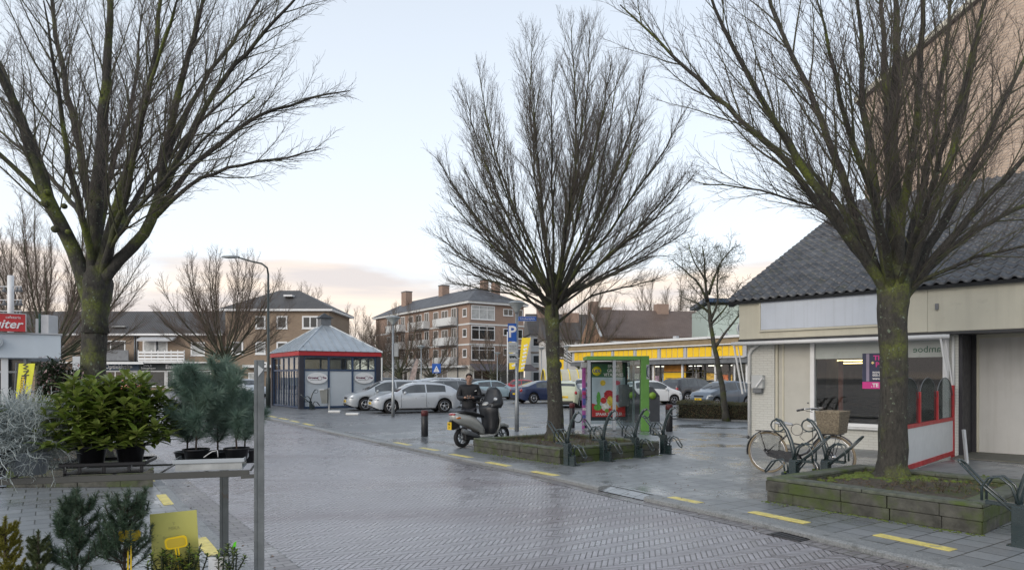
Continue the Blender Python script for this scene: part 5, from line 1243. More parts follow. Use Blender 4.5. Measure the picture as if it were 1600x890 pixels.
# parking sign group on the lamp post -----------------------------
ps = empty('parking_sign', Vector(((807-800)/F*21.2, 21.17, 2.12)), 'blue parking sign with two small grey plates under it on the lamp post', 'sign')
M_pblue = mat('sign_blue', (0.015,0.10,0.42), 0.35, var=0.04); M_pgrey = mat('sign_grey', (0.42,0.45,0.47), 0.4, var=0.05)
m = MB(); m.box(-0.27,-0.10,0.66,-0.0,-0.085,1.22); m.build('blue_plate', M_pblue, ps); text(None,'letter','P',wallM((-0.135,-0.103,0.95),(1,0,0)),0.50,M_whitet,0.002,parent=ps,bold=0.01)
m = MB(); m.box(-0.26,-0.10,0.32,0.03,-0.085,0.64); m.build('upper_plate', M_pgrey, ps); text(None,'lettering','ma t/m za\n9-18 u\nmax 1,5 uur',wallM((-0.115,-0.103,0.48),(1,0,0)),0.055,M_slate,0.001,parent=ps)
m = MB(); m.box(-0.26,-0.10,0.0,0.03,-0.085,0.30); m.build('lower_plate', M_pgrey, ps)
m = MB(); m.bar((-0.22,-0.104,0.20),(-0.06,-0.104,0.20),0.03,0.05); m.bar((-0.06,-0.104,0.22),(0.0,-0.104,0.14),0.02,0.03); m.ball((-0.18,-0.104,0.17),(0.025,0.004,0.025),8,4); m.ball((-0.10,-0.104,0.17),(0.025,0.004,0.025),8,4); m.build('tow_pictogram', M_blk, ps)
text(None,'lettering','wegsleepregeling',wallM((-0.115,-0.103,0.06),(1,0,0)),0.04,M_slate,0.001,parent=ps)
ns = empty('street_name_sign', Vector(((807-800)/F*21.2+0.06, 21.22, 3.42)), 'narrow blue street name sign on the parking sign post', 'sign')
m = MB(); m.box(0.0,-0.012,0,0.56,0.012,0.15); m.build('plate', M_pblue, ns, 0.01); m = MB(); m.box(0.012,-0.015,0.008,0.548,-0.0125,0.014); m.box(0.012,-0.015,0.136,0.548,-0.0125,0.142); m.build('border', M_whitet, ns)
text(None,'lettering','Schubertplein',wallM((0.28,-0.016,0.075),(1,0,0)),0.088,M_whitet,0.001,parent=ns)

# phone booth -----------------------------------------------------
BX = (918-800)/F*21.3
pb = empty('phone_booth', basis((BX, 21.3, 0), Vector((1,0.0,0))), 'glass phone booth with green frame, wide green pillar and a large advertising poster', 'phone booth')
M_lime = mat('booth_green', (0.14,0.34,0.07), 0.35, var=0.06, scale=2); M_alu = mat('aluminium', (0.42,0.45,0.48), 0.35, 0.3, var=0.06)
W_ = 1.92; H_ = 2.34; DP = 1.05
m = MB(); m.box(-0.03,-0.03,H_-0.12,W_-0.26,DP,H_); m.build('roof', M_lime, pb, 0.008)
m = MB(); m.box(W_-0.255,-0.04,0,W_,0.20,H_+0.005); pl = m.build('pillar', M_lime, pb, 0.01)
m = MB(); m.box(W_-0.09,-0.045,1.62,W_+0.003,-0.041,2.07); m.build('emblem_plate', M_alu, pl); 
m = MB(); m.tube([(W_-0.015,-0.055,2.02),(W_-0.07,-0.055,1.98),(W_-0.082,-0.055,1.85),(W_-0.07,-0.055,1.72),(W_-0.015,-0.055,1.68)],0.014,6); m.build('handset_emblem', M_navy, pl)
for x, y in ((0.05,0.0),(0.84,0.0),(0.05,DP-0.05),(0.95,DP-0.05),(W_-0.3,DP-0.05)):
    m = MB(); m.box(x-0.05 if y == 0 else x-0.03,y,0,x+0.05 if y == 0 else x+0.03,y+0.06,H_-0.12); m.build('post', M_alu, pb, 0.004)
for x0, x1, y in ((0.91,W_-0.27,0.03),(0.10,0.90,DP-0.02),(1.0,W_-0.34,DP-0.02)):
    m = MB(); m.box(x0,y,0.15,x1,y+0.008,H_-0.14); m.build('glass_pane', M_glass, pb)
m = MB(); m.box(0.0,0.07,0.15,0.008,DP-0.06,H_-0.14); m.build('glass_pane', M_glass, pb)
m = MB(); m.box(1.06,0.55,0.75,1.40,0.85,1.45); m.build('telephone', M_slate, pb, 0.02)
m = MB(); m.box(0.0,0.0,0.0,W_,DP,0.03); m.build('floor_slab', mat('slab',(0.2,0.21,0.21),0.6,var=0.1), pb)
pp = empty('advertising_poster', basis((BX+0.13, 21.75, 0.0), Vector((1,0.18,0))), 'supermarket poster of fruit and vegetables inside the phone booth', 'poster')
m = MB(); m.box(-0.03,0.0,0.30,1.25,0.06,2.17); m.build('case', M_blk, pp, 0.004)
m = MB(); m.box(0.06,-0.010,0.42,1.17,-0.002,2.10); m.build('picture_ground', mat('poster_sky',(0.45,0.55,0.60),0.4,var=0.15), pp)
m = MB(); m.box(0.06,-0.014,1.68,1.17,-0.0105,2.10); m.build('green_header', mat('poster_green',(0.03,0.12,0.05),0.4), pp)
m = MB(); m.box(0.06,-0.014,0.42,1.17,-0.0105,0.62); m.prism([(0.06,-0.0105,0.62),(1.17,-0.0105,0.62),(1.17,-0.0105,0.75),(0.7,-0.0105,0.68),(0.06,-0.0105,0.85)],(0,-0.003,0)); m.build('red_foot', mat('poster_red',(0.50,0.03,0.03),0.4), pp, recalc=True)
m = MB(); m.lathe([(0.15,0),(0.15,0.006),(0,0.006)],(0.22,-0.014,1.88),24,axis=(0,-1,0)); m.build('round_logo', mat('logo_yellow',(0.80,0.68,0.03),0.4), pp)
text(None,'logo_lettering','LiDL',wallM((0.22,-0.022,1.88),(1,0,0)),0.13,mat('logo_blue',(0.02,0.05,0.3),0.4),0.001,parent=pp,bold=0.004)
text(None,'headline','SPAAR\nGRATIS\nVITAMINES',wallM((0.78,-0.017,1.89),(1,0,0)),0.135,M_whitet,0.001,parent=pp,bold=0.003)
text(None,'foot_line','SPAAR ZE ALLE!',wallM((0.62,-0.018,0.50),(1,0,0)),0.125,M_whitet,0.001,parent=pp,bold=0.003)
rg = random.Random(9)
fr_ = [((0.10,0.35,0.06),0.28,1.0,0.07,0.22),((0.45,0.03,0.04),0.62,1.12,0.16,0.15),((0.62,0.50,0.08),0.66,0.92,0.10,0.16),((0.75,0.76,0.70),0.50,0.74,0.13,0.13),((0.62,0.25,0.04),0.80,0.72,0.12,0.10),((0.12,0.38,0.06),0.25,0.72,0.13,0.10),((0.5,0.04,0.04),0.44,0.94,0.10,0.10),((0.62,0.45,0.04),0.42,1.50,0.09,0.09),((0.55,0.05,0.10),0.90,1.50,0.10,0.07),((0.35,0.05,0.12),0.92,1.0,0.1,0.12),((0.15,0.30,0.05),0.55,0.62,0.07,0.06)]
m = MB(); mts = []
for k, (c, x, z, rx, rz) in enumerate(fr_):
    mts.append(mat('fruit%d' % k, c, 0.4, var=0.4, scale=14)); yy = -0.0145-k*0.0006
    m.prism([(x+rx*math.cos(a*PI/10)*(1+0.1*math.sin(3*a)),yy,z+rz*math.sin(a*PI/10)) for a in range(20)],(0,-0.0005,0),k)
m.build('fruit_picture', mts, pp, recalc=True)
# purple advertising column and the grey containers
pc_ = empty('sticker_column', ((914.5-800)/F*22.4, 22.4, 0), 'narrow column covered with purple and pink stickers left of the phone booth', 'column')
m = MB(); m.box(-0.10,-0.10,0.0,0.10,0.10,1.98); m.build('shaft', mat('stickers',(0.32,0.05,0.25),0.5,var=0.3,scale=4,c2=(0.42,0.10,0.38),spot=((0.06,0.08,0.25),6,0.55,0.04)), pc_)
for k, (z0,z1,c) in enumerate(((0.35,0.45,(0.05,0.07,0.25)),(0.6,0.68,(0.5,0.48,0.5)),(0.82,0.98,(0.06,0.08,0.3)),(1.1,1.2,(0.4,0.02,0.1)),(1.25,1.33,(0.08,0.1,0.35)),(0.1,0.2,(0.25,0.27,0.3)))):
    m = MB(); m.box(-0.103,-0.104,z0,0.103,-0.101,z1); m.build('sticker', mat('stk%d'%k,c,0.5,var=0.5,scale=20), pc_)
m = MB(); m.box(-0.13,-0.13,2.0,0.13,0.13,2.16); m.box(-0.06,-0.06,1.98,0.06,0.06,2.0); m.build('cap', M_lgrey, pc_)
M_cont = mat('container_grey', (0.085,0.09,0.10), 0.45, 0.2, var=0.15)
for px, D, lab in ((1017,26.2,'dark grey recycling container with green hatch behind the green booth pillar'),(986,26.6,'dark grey recycling container seen through the phone booth glass')):
    e = empty('recycling_container', ((px-800)/F*D, D, 0), lab, 'container')
    m = MB(); m.prism([(-0.35,-0.3,0),(0.28,-0.3,0),(0.28,0.45,0),(-0.35,0.45,0)],(0,0,0.95)); m.prism([(-0.35,-0.3,0.951),(0.28,-0.3,0.951),(0.28,0.45,0.951),(-0.35,0.45,0.951)],(0,0,0.02)); m.prism([(-0.35,-0.3,0.97),(0.28,-0.3,0.97),(0.0,-0.3,1.32),(-0.35,-0.3,1.32)],(0,0.75,0)); m.build('body', M_cont, e, 0.01, recalc=True)
    m = MB(); m.lathe([(0.14,0),(0.12,0.05),(0,0.06)],(0.0,-0.3,0.98),16,axis=(0,-1,0)); m.build('hatch', mat('hatch_green',(0.22,0.38,0.04),0.4), e)

# litter bin by the kiosk
lb_ = empty('litter_bin', G(508,639.5), 'grey tapered litter bin on a post in front of the kiosk', 'litter bin')
m = MB(); m.prism([(-0.17,-0.15,0.32),(0.15,-0.15,0.32),(0.15,0.15,0.32),(-0.17,0.15,0.32)],(0,0,0.01)); V = [(-0.15,-0.13,0.33),(0.14,-0.13,0.33),(0.14,0.13,0.33),(-0.15,0.13,0.33),(-0.24,-0.18,1.0),(0.16,-0.18,1.08),(0.16,0.18,1.08),(-0.24,0.18,1.0)]; m.add(V,[(0,3,2,1),(4,5,6,7),(0,1,5,4),(1,2,6,5),(2,3,7,6),(3,0,4,7)]); m.build('bin', mat('bin_grey',(0.20,0.21,0.20),0.5,0.3), lb_, 0.01)
m = MB(); m.box(0.165,-0.04,0,0.24,0.04,1.12); m.build('post', M_steel, lb_); m = MB(); m.box(-0.26,-0.19,1.02,-0.02,0.19,1.05); m.build('lid', M_whitefr, lb_)
for k, (px, py) in enumerate(((523,644),(551,648))):
    c = G(px,py); e = MB(); e.box(-0.29,-0.11,0,0.29,0.11,0.10); o = e.build('kerb_block', M_white, bevel=0.03, seg=3); o.location = c; o.rotation_euler.z = R(-4)
    tag(o, 'short white kerb block on the paving %s' % ('nearer the litter bin' if k == 0 else 'nearer the silver hatchback nose'), 'kerb block')
# signs and flags farther off
ys = empty('pedestrian_sign', Vector(((682-800)/F*66, 66, 0)), 'small blue pedestrian crossing sign before the apartment shops', 'sign')
m = MB(); m.tube([(0,0,0),(0,0,2.3)],0.04,6); m.build('pole', M_steel, ys); m = MB(); m.box(-0.42,-0.06,2.05,0.42,-0.03,2.95); m.build('plate', M_pblue, ys); m = MB(); m.prism([(-0.3,-0.065,2.15),(0.3,-0.065,2.15),(0,-0.065,2.75)],(0,-0.005,0)); m.build('triangle', M_whitet, ys, recalc=True)
m = MB(); m.ball((0,-0.075,2.52),(0.04,0.004,0.05),8,4); m.bar((0,-0.073,2.46),(-0.02,-0.073,2.32),0.05,0.01); m.bar((-0.02,-0.073,2.34),(-0.09,-0.073,2.2),0.03,0.01); m.bar((-0.02,-0.073,2.34),(0.07,-0.073,2.2),0.03,0.01); m.build('walking_pictogram', M_blk, ys)
M_fy = mat('flag_yellow',(0.80,0.60,0.03),0.6,var=0.05); M_fd = mat('flag_dark',(0.03,0.03,0.03),0.6)
for k, (px, x0, zz, slant, lab) in enumerate(((793,0.15,(2.3,5.3),0.0,'upright yellow advertising flag on a white pole behind the parking sign'),(809,0.35,(2.1,5.0),-0.75,'slanting yellow advertising flag with white marks right of the parking sign'))):
    e = empty('advertising_flag', Vector(((px-800)/F*58, 58, 0)), lab, 'flag', 'yellow advertising flags before the corner shop')
    m = MB(); m.tube([(0,0,0),(0,0,5.5)],0.05,8); m.build('pole', M_whitefr, e)
    z0, z1 = zz; m = MB(); m.prism([(x0+slant*0.4,0,z0),(x0+0.45+slant*0.4,0,z0+0.05),(x0+0.75,0,z1),(x0,0,z1)],(0,0.02,0)); m.build('cloth', M_fy, e, recalc=True)
    m = MB()
    for i in range(7):
        t = i/7; z = z0+0.3+(z1-z0-0.7)*t; xo = x0+0.22+slant*0.4*(1-t); m.bar((xo,-0.006,z),(xo+0.3,-0.006,z+0.12),0.005,0.16)
    m.build('white_marks', M_whitet, e)
bf = empty('beach_flag', Vector(((636-800)/F*62, 62, 0)), 'pale leaning beach flag with brown print before the apartment balconies', 'flag')
m = MB(); m.prism([(0.0,0,0.2),(0.45,0,0.6),(0.95,0,2.5),(1.05,0,3.2),(0.85,0,3.35),(0.45,0,2.4),(0.15,0,1.2)],(0,0.02,0)); m.build('cloth', mat('beach_cloth',(0.34,0.27,0.25),0.7,var=0.5,scale=3.5,c2=(0.5,0.4,0.36)), bf, recalc=True); m = MB(); m.tube([(0,0,0),(0.1,0,1.2),(0.4,0,2.4),(0.8,0,3.36)],0.03,6); m.build('pole', M_slate, bf)
ysg = empty('yellow_round_sign', Vector(((876-800)/F*56, 56, 0)), 'yellow sign over a small blue sign by the left end of the supermarket', 'sign')
m = MB(); m.tube([(-0.25,0,0),(-0.25,0,3.2)],0.04,6); m.build('pole', M_steel, ysg); m = MB(); m.box(-0.55,-0.08,2.2,0.25,-0.05,3.1); m.build('yellow_plate', M_yel, ysg); m = MB(); m.ball((-0.1,-0.085,2.65),(0.2,0.01,0.3),10,6); m.build('black_mark', M_blk, ysg); m = MB(); m.box(-0.5,-0.08,1.65,0.2,-0.05,2.1); m.build('blue_plate', M_pblue, ysg)
# trolley shelter
cs = empty('cart_shelter', basis(((878-800)/F*50, 50, 0), VD*0.6+Vector((1,-0.2,0))), 'arched yellow-ribbed shopping cart shelter in front of the supermarket', 'shelter')
arc = lambda x: [(x, 1.3-1.3*math.cos(t*PI/10), 0.5+1.75*math.sin(t*PI/10)**0.8) for t in range(11)]
m = MB(); A = arc(-1.2); B = arc(2.6); n = len(A); m.add(A+B, [(i,i+1,n+i+1,n+i) for i in range(n-1)], 0, True); m.build('canopy', mat('shelter_panel',(0.48,0.46,0.36),0.35,var=0.1), cs)
m = MB()
for x in (-1.2,-0.6,0.0,0.65,1.3,1.95,2.6): m.tube(arc(x),0.04,5)
m.build('rib', M_fy, cs)
m = MB()
for x in (-1.2,2.6):
    for y in (0,2.6): m.box(x-0.04,y-0.04,0,x+0.04,y+0.04,0.55)
m.build('foot', M_slate, cs)
# vertical yellow banner of the snack bar
vb = empty('vertical_banner', Vector(((38-800)/F*24, 24, 0)), 'yellow and black vertical banner beside the dark shrub', 'banner')
w = 0.26; z0, z1 = 0.88, 2.16; sh = 0.12
m = MB(); m.prism([(-w-sh/2,0,z0),(w-0.02-sh/2,0,z0),(w+sh/2+0.05,0,z1),(-w+sh/2,0,z1)],(0,0.01,0)); m.build('cloth', mat('banner_yellow',(0.62,0.62,0.03),0.6,var=0.15), vb, recalc=True)
m = MB(); m.prism([(-w-sh/2-0.05,-0.002,z0),(-w-sh/2,-0.002,z0),(-w+sh/2,-0.002,z1),(-w+sh/2-0.05,-0.002,z1)],(0,0.01,0)); m.prism([(-0.15-sh/2,-0.006,z0+0.02),(0.05-sh/2,-0.006,z0+0.02),(0.08,-0.006,1.75),(-0.10,-0.006,1.75)],(0,0.004,0)); m.prism([(0.06-sh/2,-0.006,z0),(0.17-sh/2,-0.006,z0),(0.17-sh/2,-0.006,z0+0.22),(0.06-sh/2,-0.006,z0+0.22)],(0,0.004,0)); m.build('black_stripe', M_fd, vb, recalc=True)
Mt = wallM((-0.03,-0.012,1.45),(1,0,0)) @ Matrix.Rotation(R(-90+5),4,'Z')
text(None,'lettering','HOLTG',Mt,0.15,M_fy,0.001,parent=vb,bold=0.004); Mt = wallM((-0.12,-0.012,1.33),(1,0,0)) @ Matrix.Rotation(R(-90+5),4,'Z'); text(None,'lettering','NNASTEN',Mt,0.12,M_fy,0.001,parent=vb,bold=0.003)
Mt = wallM((0.04,-0.012,1.95),(1,0,0)) @ Matrix.Rotation(R(-90+5),4,'Z'); text(None,'large_lettering','WN',Mt,0.26,M_fd,0.001,parent=vb,bold=0.006)
m = MB(); m.tube([(-w-0.13,0,0.3),(-w-0.03,0,2.2)],0.015,6); m.build('pole', M_slate, vb)
# street sign seen edge-on behind the left tree
e = empty('traffic_sign', Vector(((122-800)/F*22, 22, 0)), 'grey back of a traffic sign on a thin pole left of the huge tree', 'sign')
m = MB(); m.tube([(0.1,0,0),(0.1,0,2.3)],0.035,8); m.build('pole', M_steel, e); m = MB(); m.box(-0.15,-0.05,1.9,0.25,-0.03,2.35); m.build('plate', M_pgrey, e)
e = empty('leaning_post', G(1511,723), 'short white leaning post standing on the shop forecourt', 'post')
m = MB(); m.bar((0.0,0,0),(-0.05,0.02,0.66),0.07,0.04); m.build('post', mat('post_white',(0.45,0.48,0.5),0.5,var=0.1), e, 0.004)

# clipped hedge ---------------------------------------------------
H0 = G(1056,654.5); H1 = Vector((10.0,25.5,0)); hd = (H1-H0).normalized(); hn = Vector((-hd.y,hd.x,0))
Lh = (H1-H0).length; Mh = basis(H0, hd)
hg = empty('hedge', Mh, 'low clipped brownish-green hedge between the car park and the shop', 'hedge')
rg = random.Random(12); m = MB()
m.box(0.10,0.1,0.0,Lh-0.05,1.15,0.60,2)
for _ in range(15000):
    f = rg.random(); x = rg.uniform(0,Lh); 
    if f < 0.5: y = rg.uniform(0,0.16); z = rg.uniform(0.03,0.71)
    elif f < 0.9: y = rg.uniform(0,1.25); z = rg.uniform(0.60,0.73)
    else: x = rg.uniform(0,0.15); y = rg.uniform(0,1.25); z = rg.uniform(0.03,0.71)
    z *= 1+0.05*math.sin(x*2.3)+0.03*math.sin(x*7); d = rdir(rg); leafquad(m, Vector((x,y,z)), rg.uniform(.025,.05), rg.uniform(.015,.028), d, rdir(rg), 0 if rg.random() < (0.62 if z < 0.55 else 0.8) else 1)
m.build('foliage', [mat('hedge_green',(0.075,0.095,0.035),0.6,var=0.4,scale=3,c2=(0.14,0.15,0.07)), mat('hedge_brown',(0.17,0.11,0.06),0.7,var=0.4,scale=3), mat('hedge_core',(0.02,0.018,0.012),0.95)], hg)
m = MB(Mh); m.box(-0.2,-0.12,0,Lh+0.4,-0.02,0.05); tag(m.build('kerb', M_kerb), kind='structure')
# clutter on the supermarket roof
e = empty('roof_clutter', ML @ Matrix.Translation((5.2,3.5,4.2)), 'small vents and grey frames standing on the supermarket roof', 'roof units')
for i in range(6):
    m = MB(); x = i*1.6; m.box(x,0,0,x+0.35,0.35,0.35+0.2*(i%3)); m.build('vent', M_lgrey, e, 0.02)
# ================================================================ vehicles
M_tyre = mat('tyre', (0.012,0.012,0.013), 0.8); M_rim = mat('alloy', (0.42,0.43,0.45), 0.3, 0.8); M_carglass = mat('car_glass', (0.03,0.036,0.04), 0.03, var=0.3, scale=1.5, spec=1.0, c2=(0.09,0.10,0.105))
M_trim = mat('car_trim', (0.02,0.02,0.022), 0.5); M_lens = mat('headlamp', (0.45,0.48,0.5), 0.08, 0.2, spec=0.9, coat=1); M_tail = mat('tail_lamp', (0.32,0.008,0.01), 0.15, coat=1); M_plate = mat('plate_yellow', (0.75,0.50,0.02), 0.4, var=0.04)
M_under = mat('underbody', (0.01,0.01,0.01), 0.9)
def paint(name, c, metal=0.35, rough=0.3):
    metal *= 0.6; rough += 0.08
    m = mat('paint_'+name, c, rough, metal, var=0.03, scale=1.5, coat=0.7); return m
def interp(tab, x):
    if x <= tab[0][0]: return tab[0][1]
    for (a, va), (b, vb_) in zip(tab, tab[1:]):
        if x <= b:
            t = (x-a)/(b-a); t = t; return va+(vb_-va)*t
    return tab[-1][1]
CARS = {
 'hatch': dict(L=4.2, W=0.86, top=[(-2.1,.62),(-2.06,.93),(-1.98,1.00),(-1.62,1.24),(-1.25,1.36),(-.5,1.42),(.1,1.41),(.38,1.34),(1.02,.97),(1.25,.91),(1.8,.80),(2.02,.68),(2.1,.50)],
     belt=[(-2.1,.60),(-2.04,.90),(-1.2,.95),(0,.92),(1.12,.88),(1.8,.76),(2.03,.64),(2.1,.48)], rg=(-1.95,-1.62), ws=(.40,.99), sw=[(-1.34,-.42),(-.36,.74)], wx=(-1.27,1.27), wr=.32),
 'estate': dict(L=4.35, W=0.88, top=[(-2.17,.62),(-2.13,.98),(-2.05,1.10),(-1.75,1.42),(-1.3,1.50),(-.4,1.52),(.2,1.50),(.45,1.43),(1.22,1.0),(1.4,.95),(1.9,.84),(2.1,.72),(2.17,.52)],
     belt=[(-2.17,.60),(-2.1,.92),(-1.2,.99),(0,.95),(1.22,.90),(1.9,.78),(2.1,.66),(2.17,.48)], rg=(-2.03,-1.72), ws=(.5,1.18), sw=[(-1.70,-1.15),(-1.10,-.28),(-.22,.82)], wx=(-1.32,1.30), wr=.325),
 'saloon': dict(L=4.6, W=0.89, top=[(-2.3,.66),(-2.26,.98),(-2.18,1.04),(-1.7,1.10),(-1.0,1.36),(-.6,1.43),(-.1,1.45),(.3,1.42),(.5,1.35),(1.25,.98),(1.45,.93),(2.0,.80),(2.22,.68),(2.3,.5)],
     belt=[(-2.3,.64),(-2.24,.92),(-1.4,.98),(0,.94),(1.25,.88),(2.0,.74),(2.22,.62),(2.3,.46)], rg=(-1.66,-1.02), ws=(.52,1.2), sw=[(-1.15,-.35),(-.28,.84)], wx=(-1.38,1.35), wr=.33),
 'suv': dict(L=4.3, W=0.89, top=[(-2.15,.7),(-2.12,1.05),(-2.05,1.16),(-1.82,1.52),(-1.4,1.60),(-.4,1.63),(.2,1.60),(.45,1.53),(1.15,1.08),(1.35,1.03),(1.85,.95),(2.06,.82),(2.15,.58)],
     belt=[(-2.15,.66),(-2.1,1.0),(-1.2,1.05),(0,1.02),(1.15,.98),(1.85,.88),(2.06,.75),(2.15,.54)], rg=(-2.04,-1.80), ws=(.5,1.12), sw=[(-1.74,-1.2),(-1.14,-.32),(-.26,.8)], wx=(-1.28,1.28), wr=.345),
 'mini': dict(L=3.5, W=0.81, top=[(-1.75,.62),(-1.72,.95),(-1.66,1.04),(-1.42,1.34),(-1.1,1.42),(-.4,1.47),(.15,1.45),(.4,1.37),(1.0,1.0),(1.15,.95),(1.5,.85),(1.68,.73),(1.75,.52)],
     belt=[(-1.75,.60),(-1.7,.92),(-1.0,.98),(0,.93),(1.0,.88),(1.5,.77),(1.68,.66),(1.75,.48)], rg=(-1.64,-1.44), ws=(.43,.97), sw=[(-1.28,-.50),(-.43,.70)], wx=(-1.15,1.15), wr=.29),
}
def car(kind, pos, heading, pt, lab, grp='cars parked on the square', plate='YS', rimm=None):
    S = CARS[kind]; L, W = S['L'], S['W']; hx = L/2; wr = S['wr']; e = empty('parked_car', basis(pos, heading), lab, 'car', grp)
    xs = set([-hx, hx]); 
    x = -hx
    while x < hx: xs.add(round(x,3)); x += 0.10
    for a, b in S['sw']+[S['ws'], S['rg']]: xs.add(a); xs.add(b)
    for wxx in S['wx']:
        for k in range(-8, 9): xs.add(round(wxx+k*(wr+0.06)/8,3))
    for d in (0.02,0.05,0.10): xs.add(hx-d); xs.add(-hx+d)
    xs = sorted(xs); q = [xs[0]]
    for x in xs[1:]:
        if x-q[-1] > 0.012: q.append(x)
    xs = q; rings = []
    roofmax = max(z for _, z in S['top'])
    def W_at(x):
        t = abs(x)/hx; k = 1.0
        if t > 0.80: k = 1-0.24*((t-0.80)/0.20)**2.4
        return W*k
    for x in xs:
        zt, zb = interp(S['top'],x), interp(S['belt'],x); w = W_at(x); zs = 0.20+max(0,(abs(x)/hx-0.86))*0.9; zt = max(zt, zb+0.02)
        cab = max(0.0, min(1.0, (zt-zb-0.04)/(roofmax-0.98)))
        arch = 0
        for wxx in S['wx']:
            d = abs(x-wxx); Ra = wr+0.055
            if d < Ra: arch = max(arch, wr+math.sqrt(Ra*Ra-d*d))
        z0 = max(zs, arch); z1 = max(zs+0.13, z0+0.012); z2 = max((zs+zb)*0.52, z1+0.012); z3 = max(zb-0.07, z2+0.01); flare = 0.012 if arch else 0
        wrf = w*(0.90-0.22*cab)
        sgl = zb+min(0.03, (zt-zb)*0.3)
        rings.append([(w*0.95+flare,z0),(w*0.985+flare,z1),(w+flare*0.7,z2),(w*0.985,z3),(w*0.955,zb),(w*0.945,sgl),(wrf*1.045, zt-0.075*cab-0.008),(wrf*0.965, zt-0.018*cab-0.002),(wrf*0.55,zt+0.010),(0,zt+0.018)])
    nr = 10; V = []
    for x, rg_ in zip(xs, rings):
        for (y, z) in rg_: V.append((x,-y,z))
        for (y, z) in reversed(rg_[:-1]): V.append((x,y,z))
    nn = 2*nr-1; body = []; gl = {'side_window': [], 'windscreen': [], 'rear_window': []}
    def inr(x0, x1, r): return x0 >= r[0]-0.001 and x1 <= r[1]+0.001
    for i in range(len(xs)-1):
        for j in range(nn-1):
            f = (i*nn+j, (i+1)*nn+j, (i+1)*nn+j+1, i*nn+j+1); jj = j if j < nr-1 else nn-2-j
            if jj == 5 and any(inr(xs[i],xs[i+1],r) for r in S['sw']): gl['side_window'].append(f)
            elif jj >= 7 and inr(xs[i],xs[i+1],S['ws']): gl['windscreen'].append(f)
            elif jj >= 7 and inr(xs[i],xs[i+1],S['rg']): gl['rear_window'].append(f)
            else: body.append(f)
    body.append(tuple(range(nn))); body.append(tuple((len(xs)-1)*nn+j for j in range(nn-1,-1,-1)))
    def sub(fs):
        used = sorted(set(i for f in fs for i in f)); mp_ = {v: k for k, v in enumerate(used)}; return [V[i] for i in used], [tuple(mp_[i] for i in f) for f in fs]
    vv, ff = sub(body); m = MB(); m.add(vv, ff, 0, True); bo = m.build('body', pt, e)
    bo.data.polygons[len(ff)-1].use_smooth = False; bo.data.polygons[len(ff)-2].use_smooth = False
    for k in gl:
        # one part for each pane
        fs = gl[k]; seen = set(); adj = {}
        for idx, f in enumerate(fs):
            for v in f: adj.setdefault(v, []).append(idx)
        for idx in range(len(fs)):
            if idx in seen: continue
            st = [idx]; comp = []; seen.add(idx)
            while st:
                c = st.pop(); comp.append(fs[c])
                for v in fs[c]:
                    for d in adj[v]:
                        if d not in seen: seen.add(d); st.append(d)
            vv, ff = sub(comp); m = MB(); m.add(vv, ff, 0, True); m.build(k, M_carglass, e)
    m = MB(); m.box(-hx+0.25,-W+0.20,0.19,hx-0.25,W-0.20,0.75); m.build('underbody', M_under, e)
    # wheels
    for wx_ in S['wx']:
        for s in (-1, 1):
            we = MB(); c = (wx_, s*(W-0.10), wr)
            we.lathe([(wr*0.62,-0.09),(wr*0.93,-0.10),(wr,-0.06),(wr,0.06),(wr*0.93,0.10),(wr*0.64,0.095),(wr*0.62,0.05)],c,22,axis=(0,s,0)); t = we.build('wheel', M_tyre, e)
            r_ = MB(); r_.lathe([(wr*0.63,0.05),(wr*0.66,0.098),(wr*0.60,0.10),(wr*0.57,0.07),(wr*0.2,0.055),(0,0.055)],c,22,axis=(0,s,0),mi=1,cap=False)
            for k in range(5):
                a = 2*PI*k/5+0.3; d = Vector((math.cos(a),0,math.sin(a))); cc = Vector(c)+Vector((0,s*0.075,0)); r_.bar(cc+d*0.03, cc+d*wr*0.62, 0.02, wr*0.15)
            r_.lathe([(wr*0.17,0.06),(wr*0.15,0.10),(0,0.10)],c,12,axis=(0,s,0)); r_.lathe([(wr*0.655,0.085),(wr*0.655,0.103),(wr*0.575,0.103),(wr*0.575,0.085)],c,22,axis=(0,s,0),cap=False); r_.build('rim', [rimm or M_rim, M_under], t)
    # lamps, grille, plates, mirrors, handles, door lines
    zf = interp(S['belt'], hx-0.15); wf_ = W_at(hx-0.12)
    for s in (-1,1):
        m = MB(); m.ball((hx-0.26,s*(W_at(hx-0.24)-0.13),zf-0.045),(0.19,0.145,0.075),12,6); m.build('headlight', M_lens, e)
        zr = interp(S['belt'], -hx+0.12)
        m = MB(); m.ball((-hx+0.115,s*(W_at(-hx+0.12)-0.08),zr-0.10),(0.115,0.10,0.115),10,6); m.build('tail_light', M_tail, e)
        m = MB(); xm = S['sw'][-1][1]-0.10; zb = interp(S['belt'], xm); m.ball((xm,s*(W+0.06),zb+0.06),(0.07,0.10,0.065),10,6); m.bar((xm,s*(W-0.08),zb+0.01),(xm,s*(W+0.03),zb+0.05),0.04,0.03); m.build('mirror', pt, e)
        for (a, b) in S['sw'][-2:]:
            xh = a+0.16; zb = interp(S['belt'],xh); 
            if kind in ('hatch','mini') and (a,b) != S['sw'][-1]: continue
            m = MB(); m.box(xh-0.08,s*(W*0.985)-0.02,zb-0.12,xh+0.08,s*(W*0.985)+0.02,zb-0.09); m.build('door_handle', pt, e, 0.005)
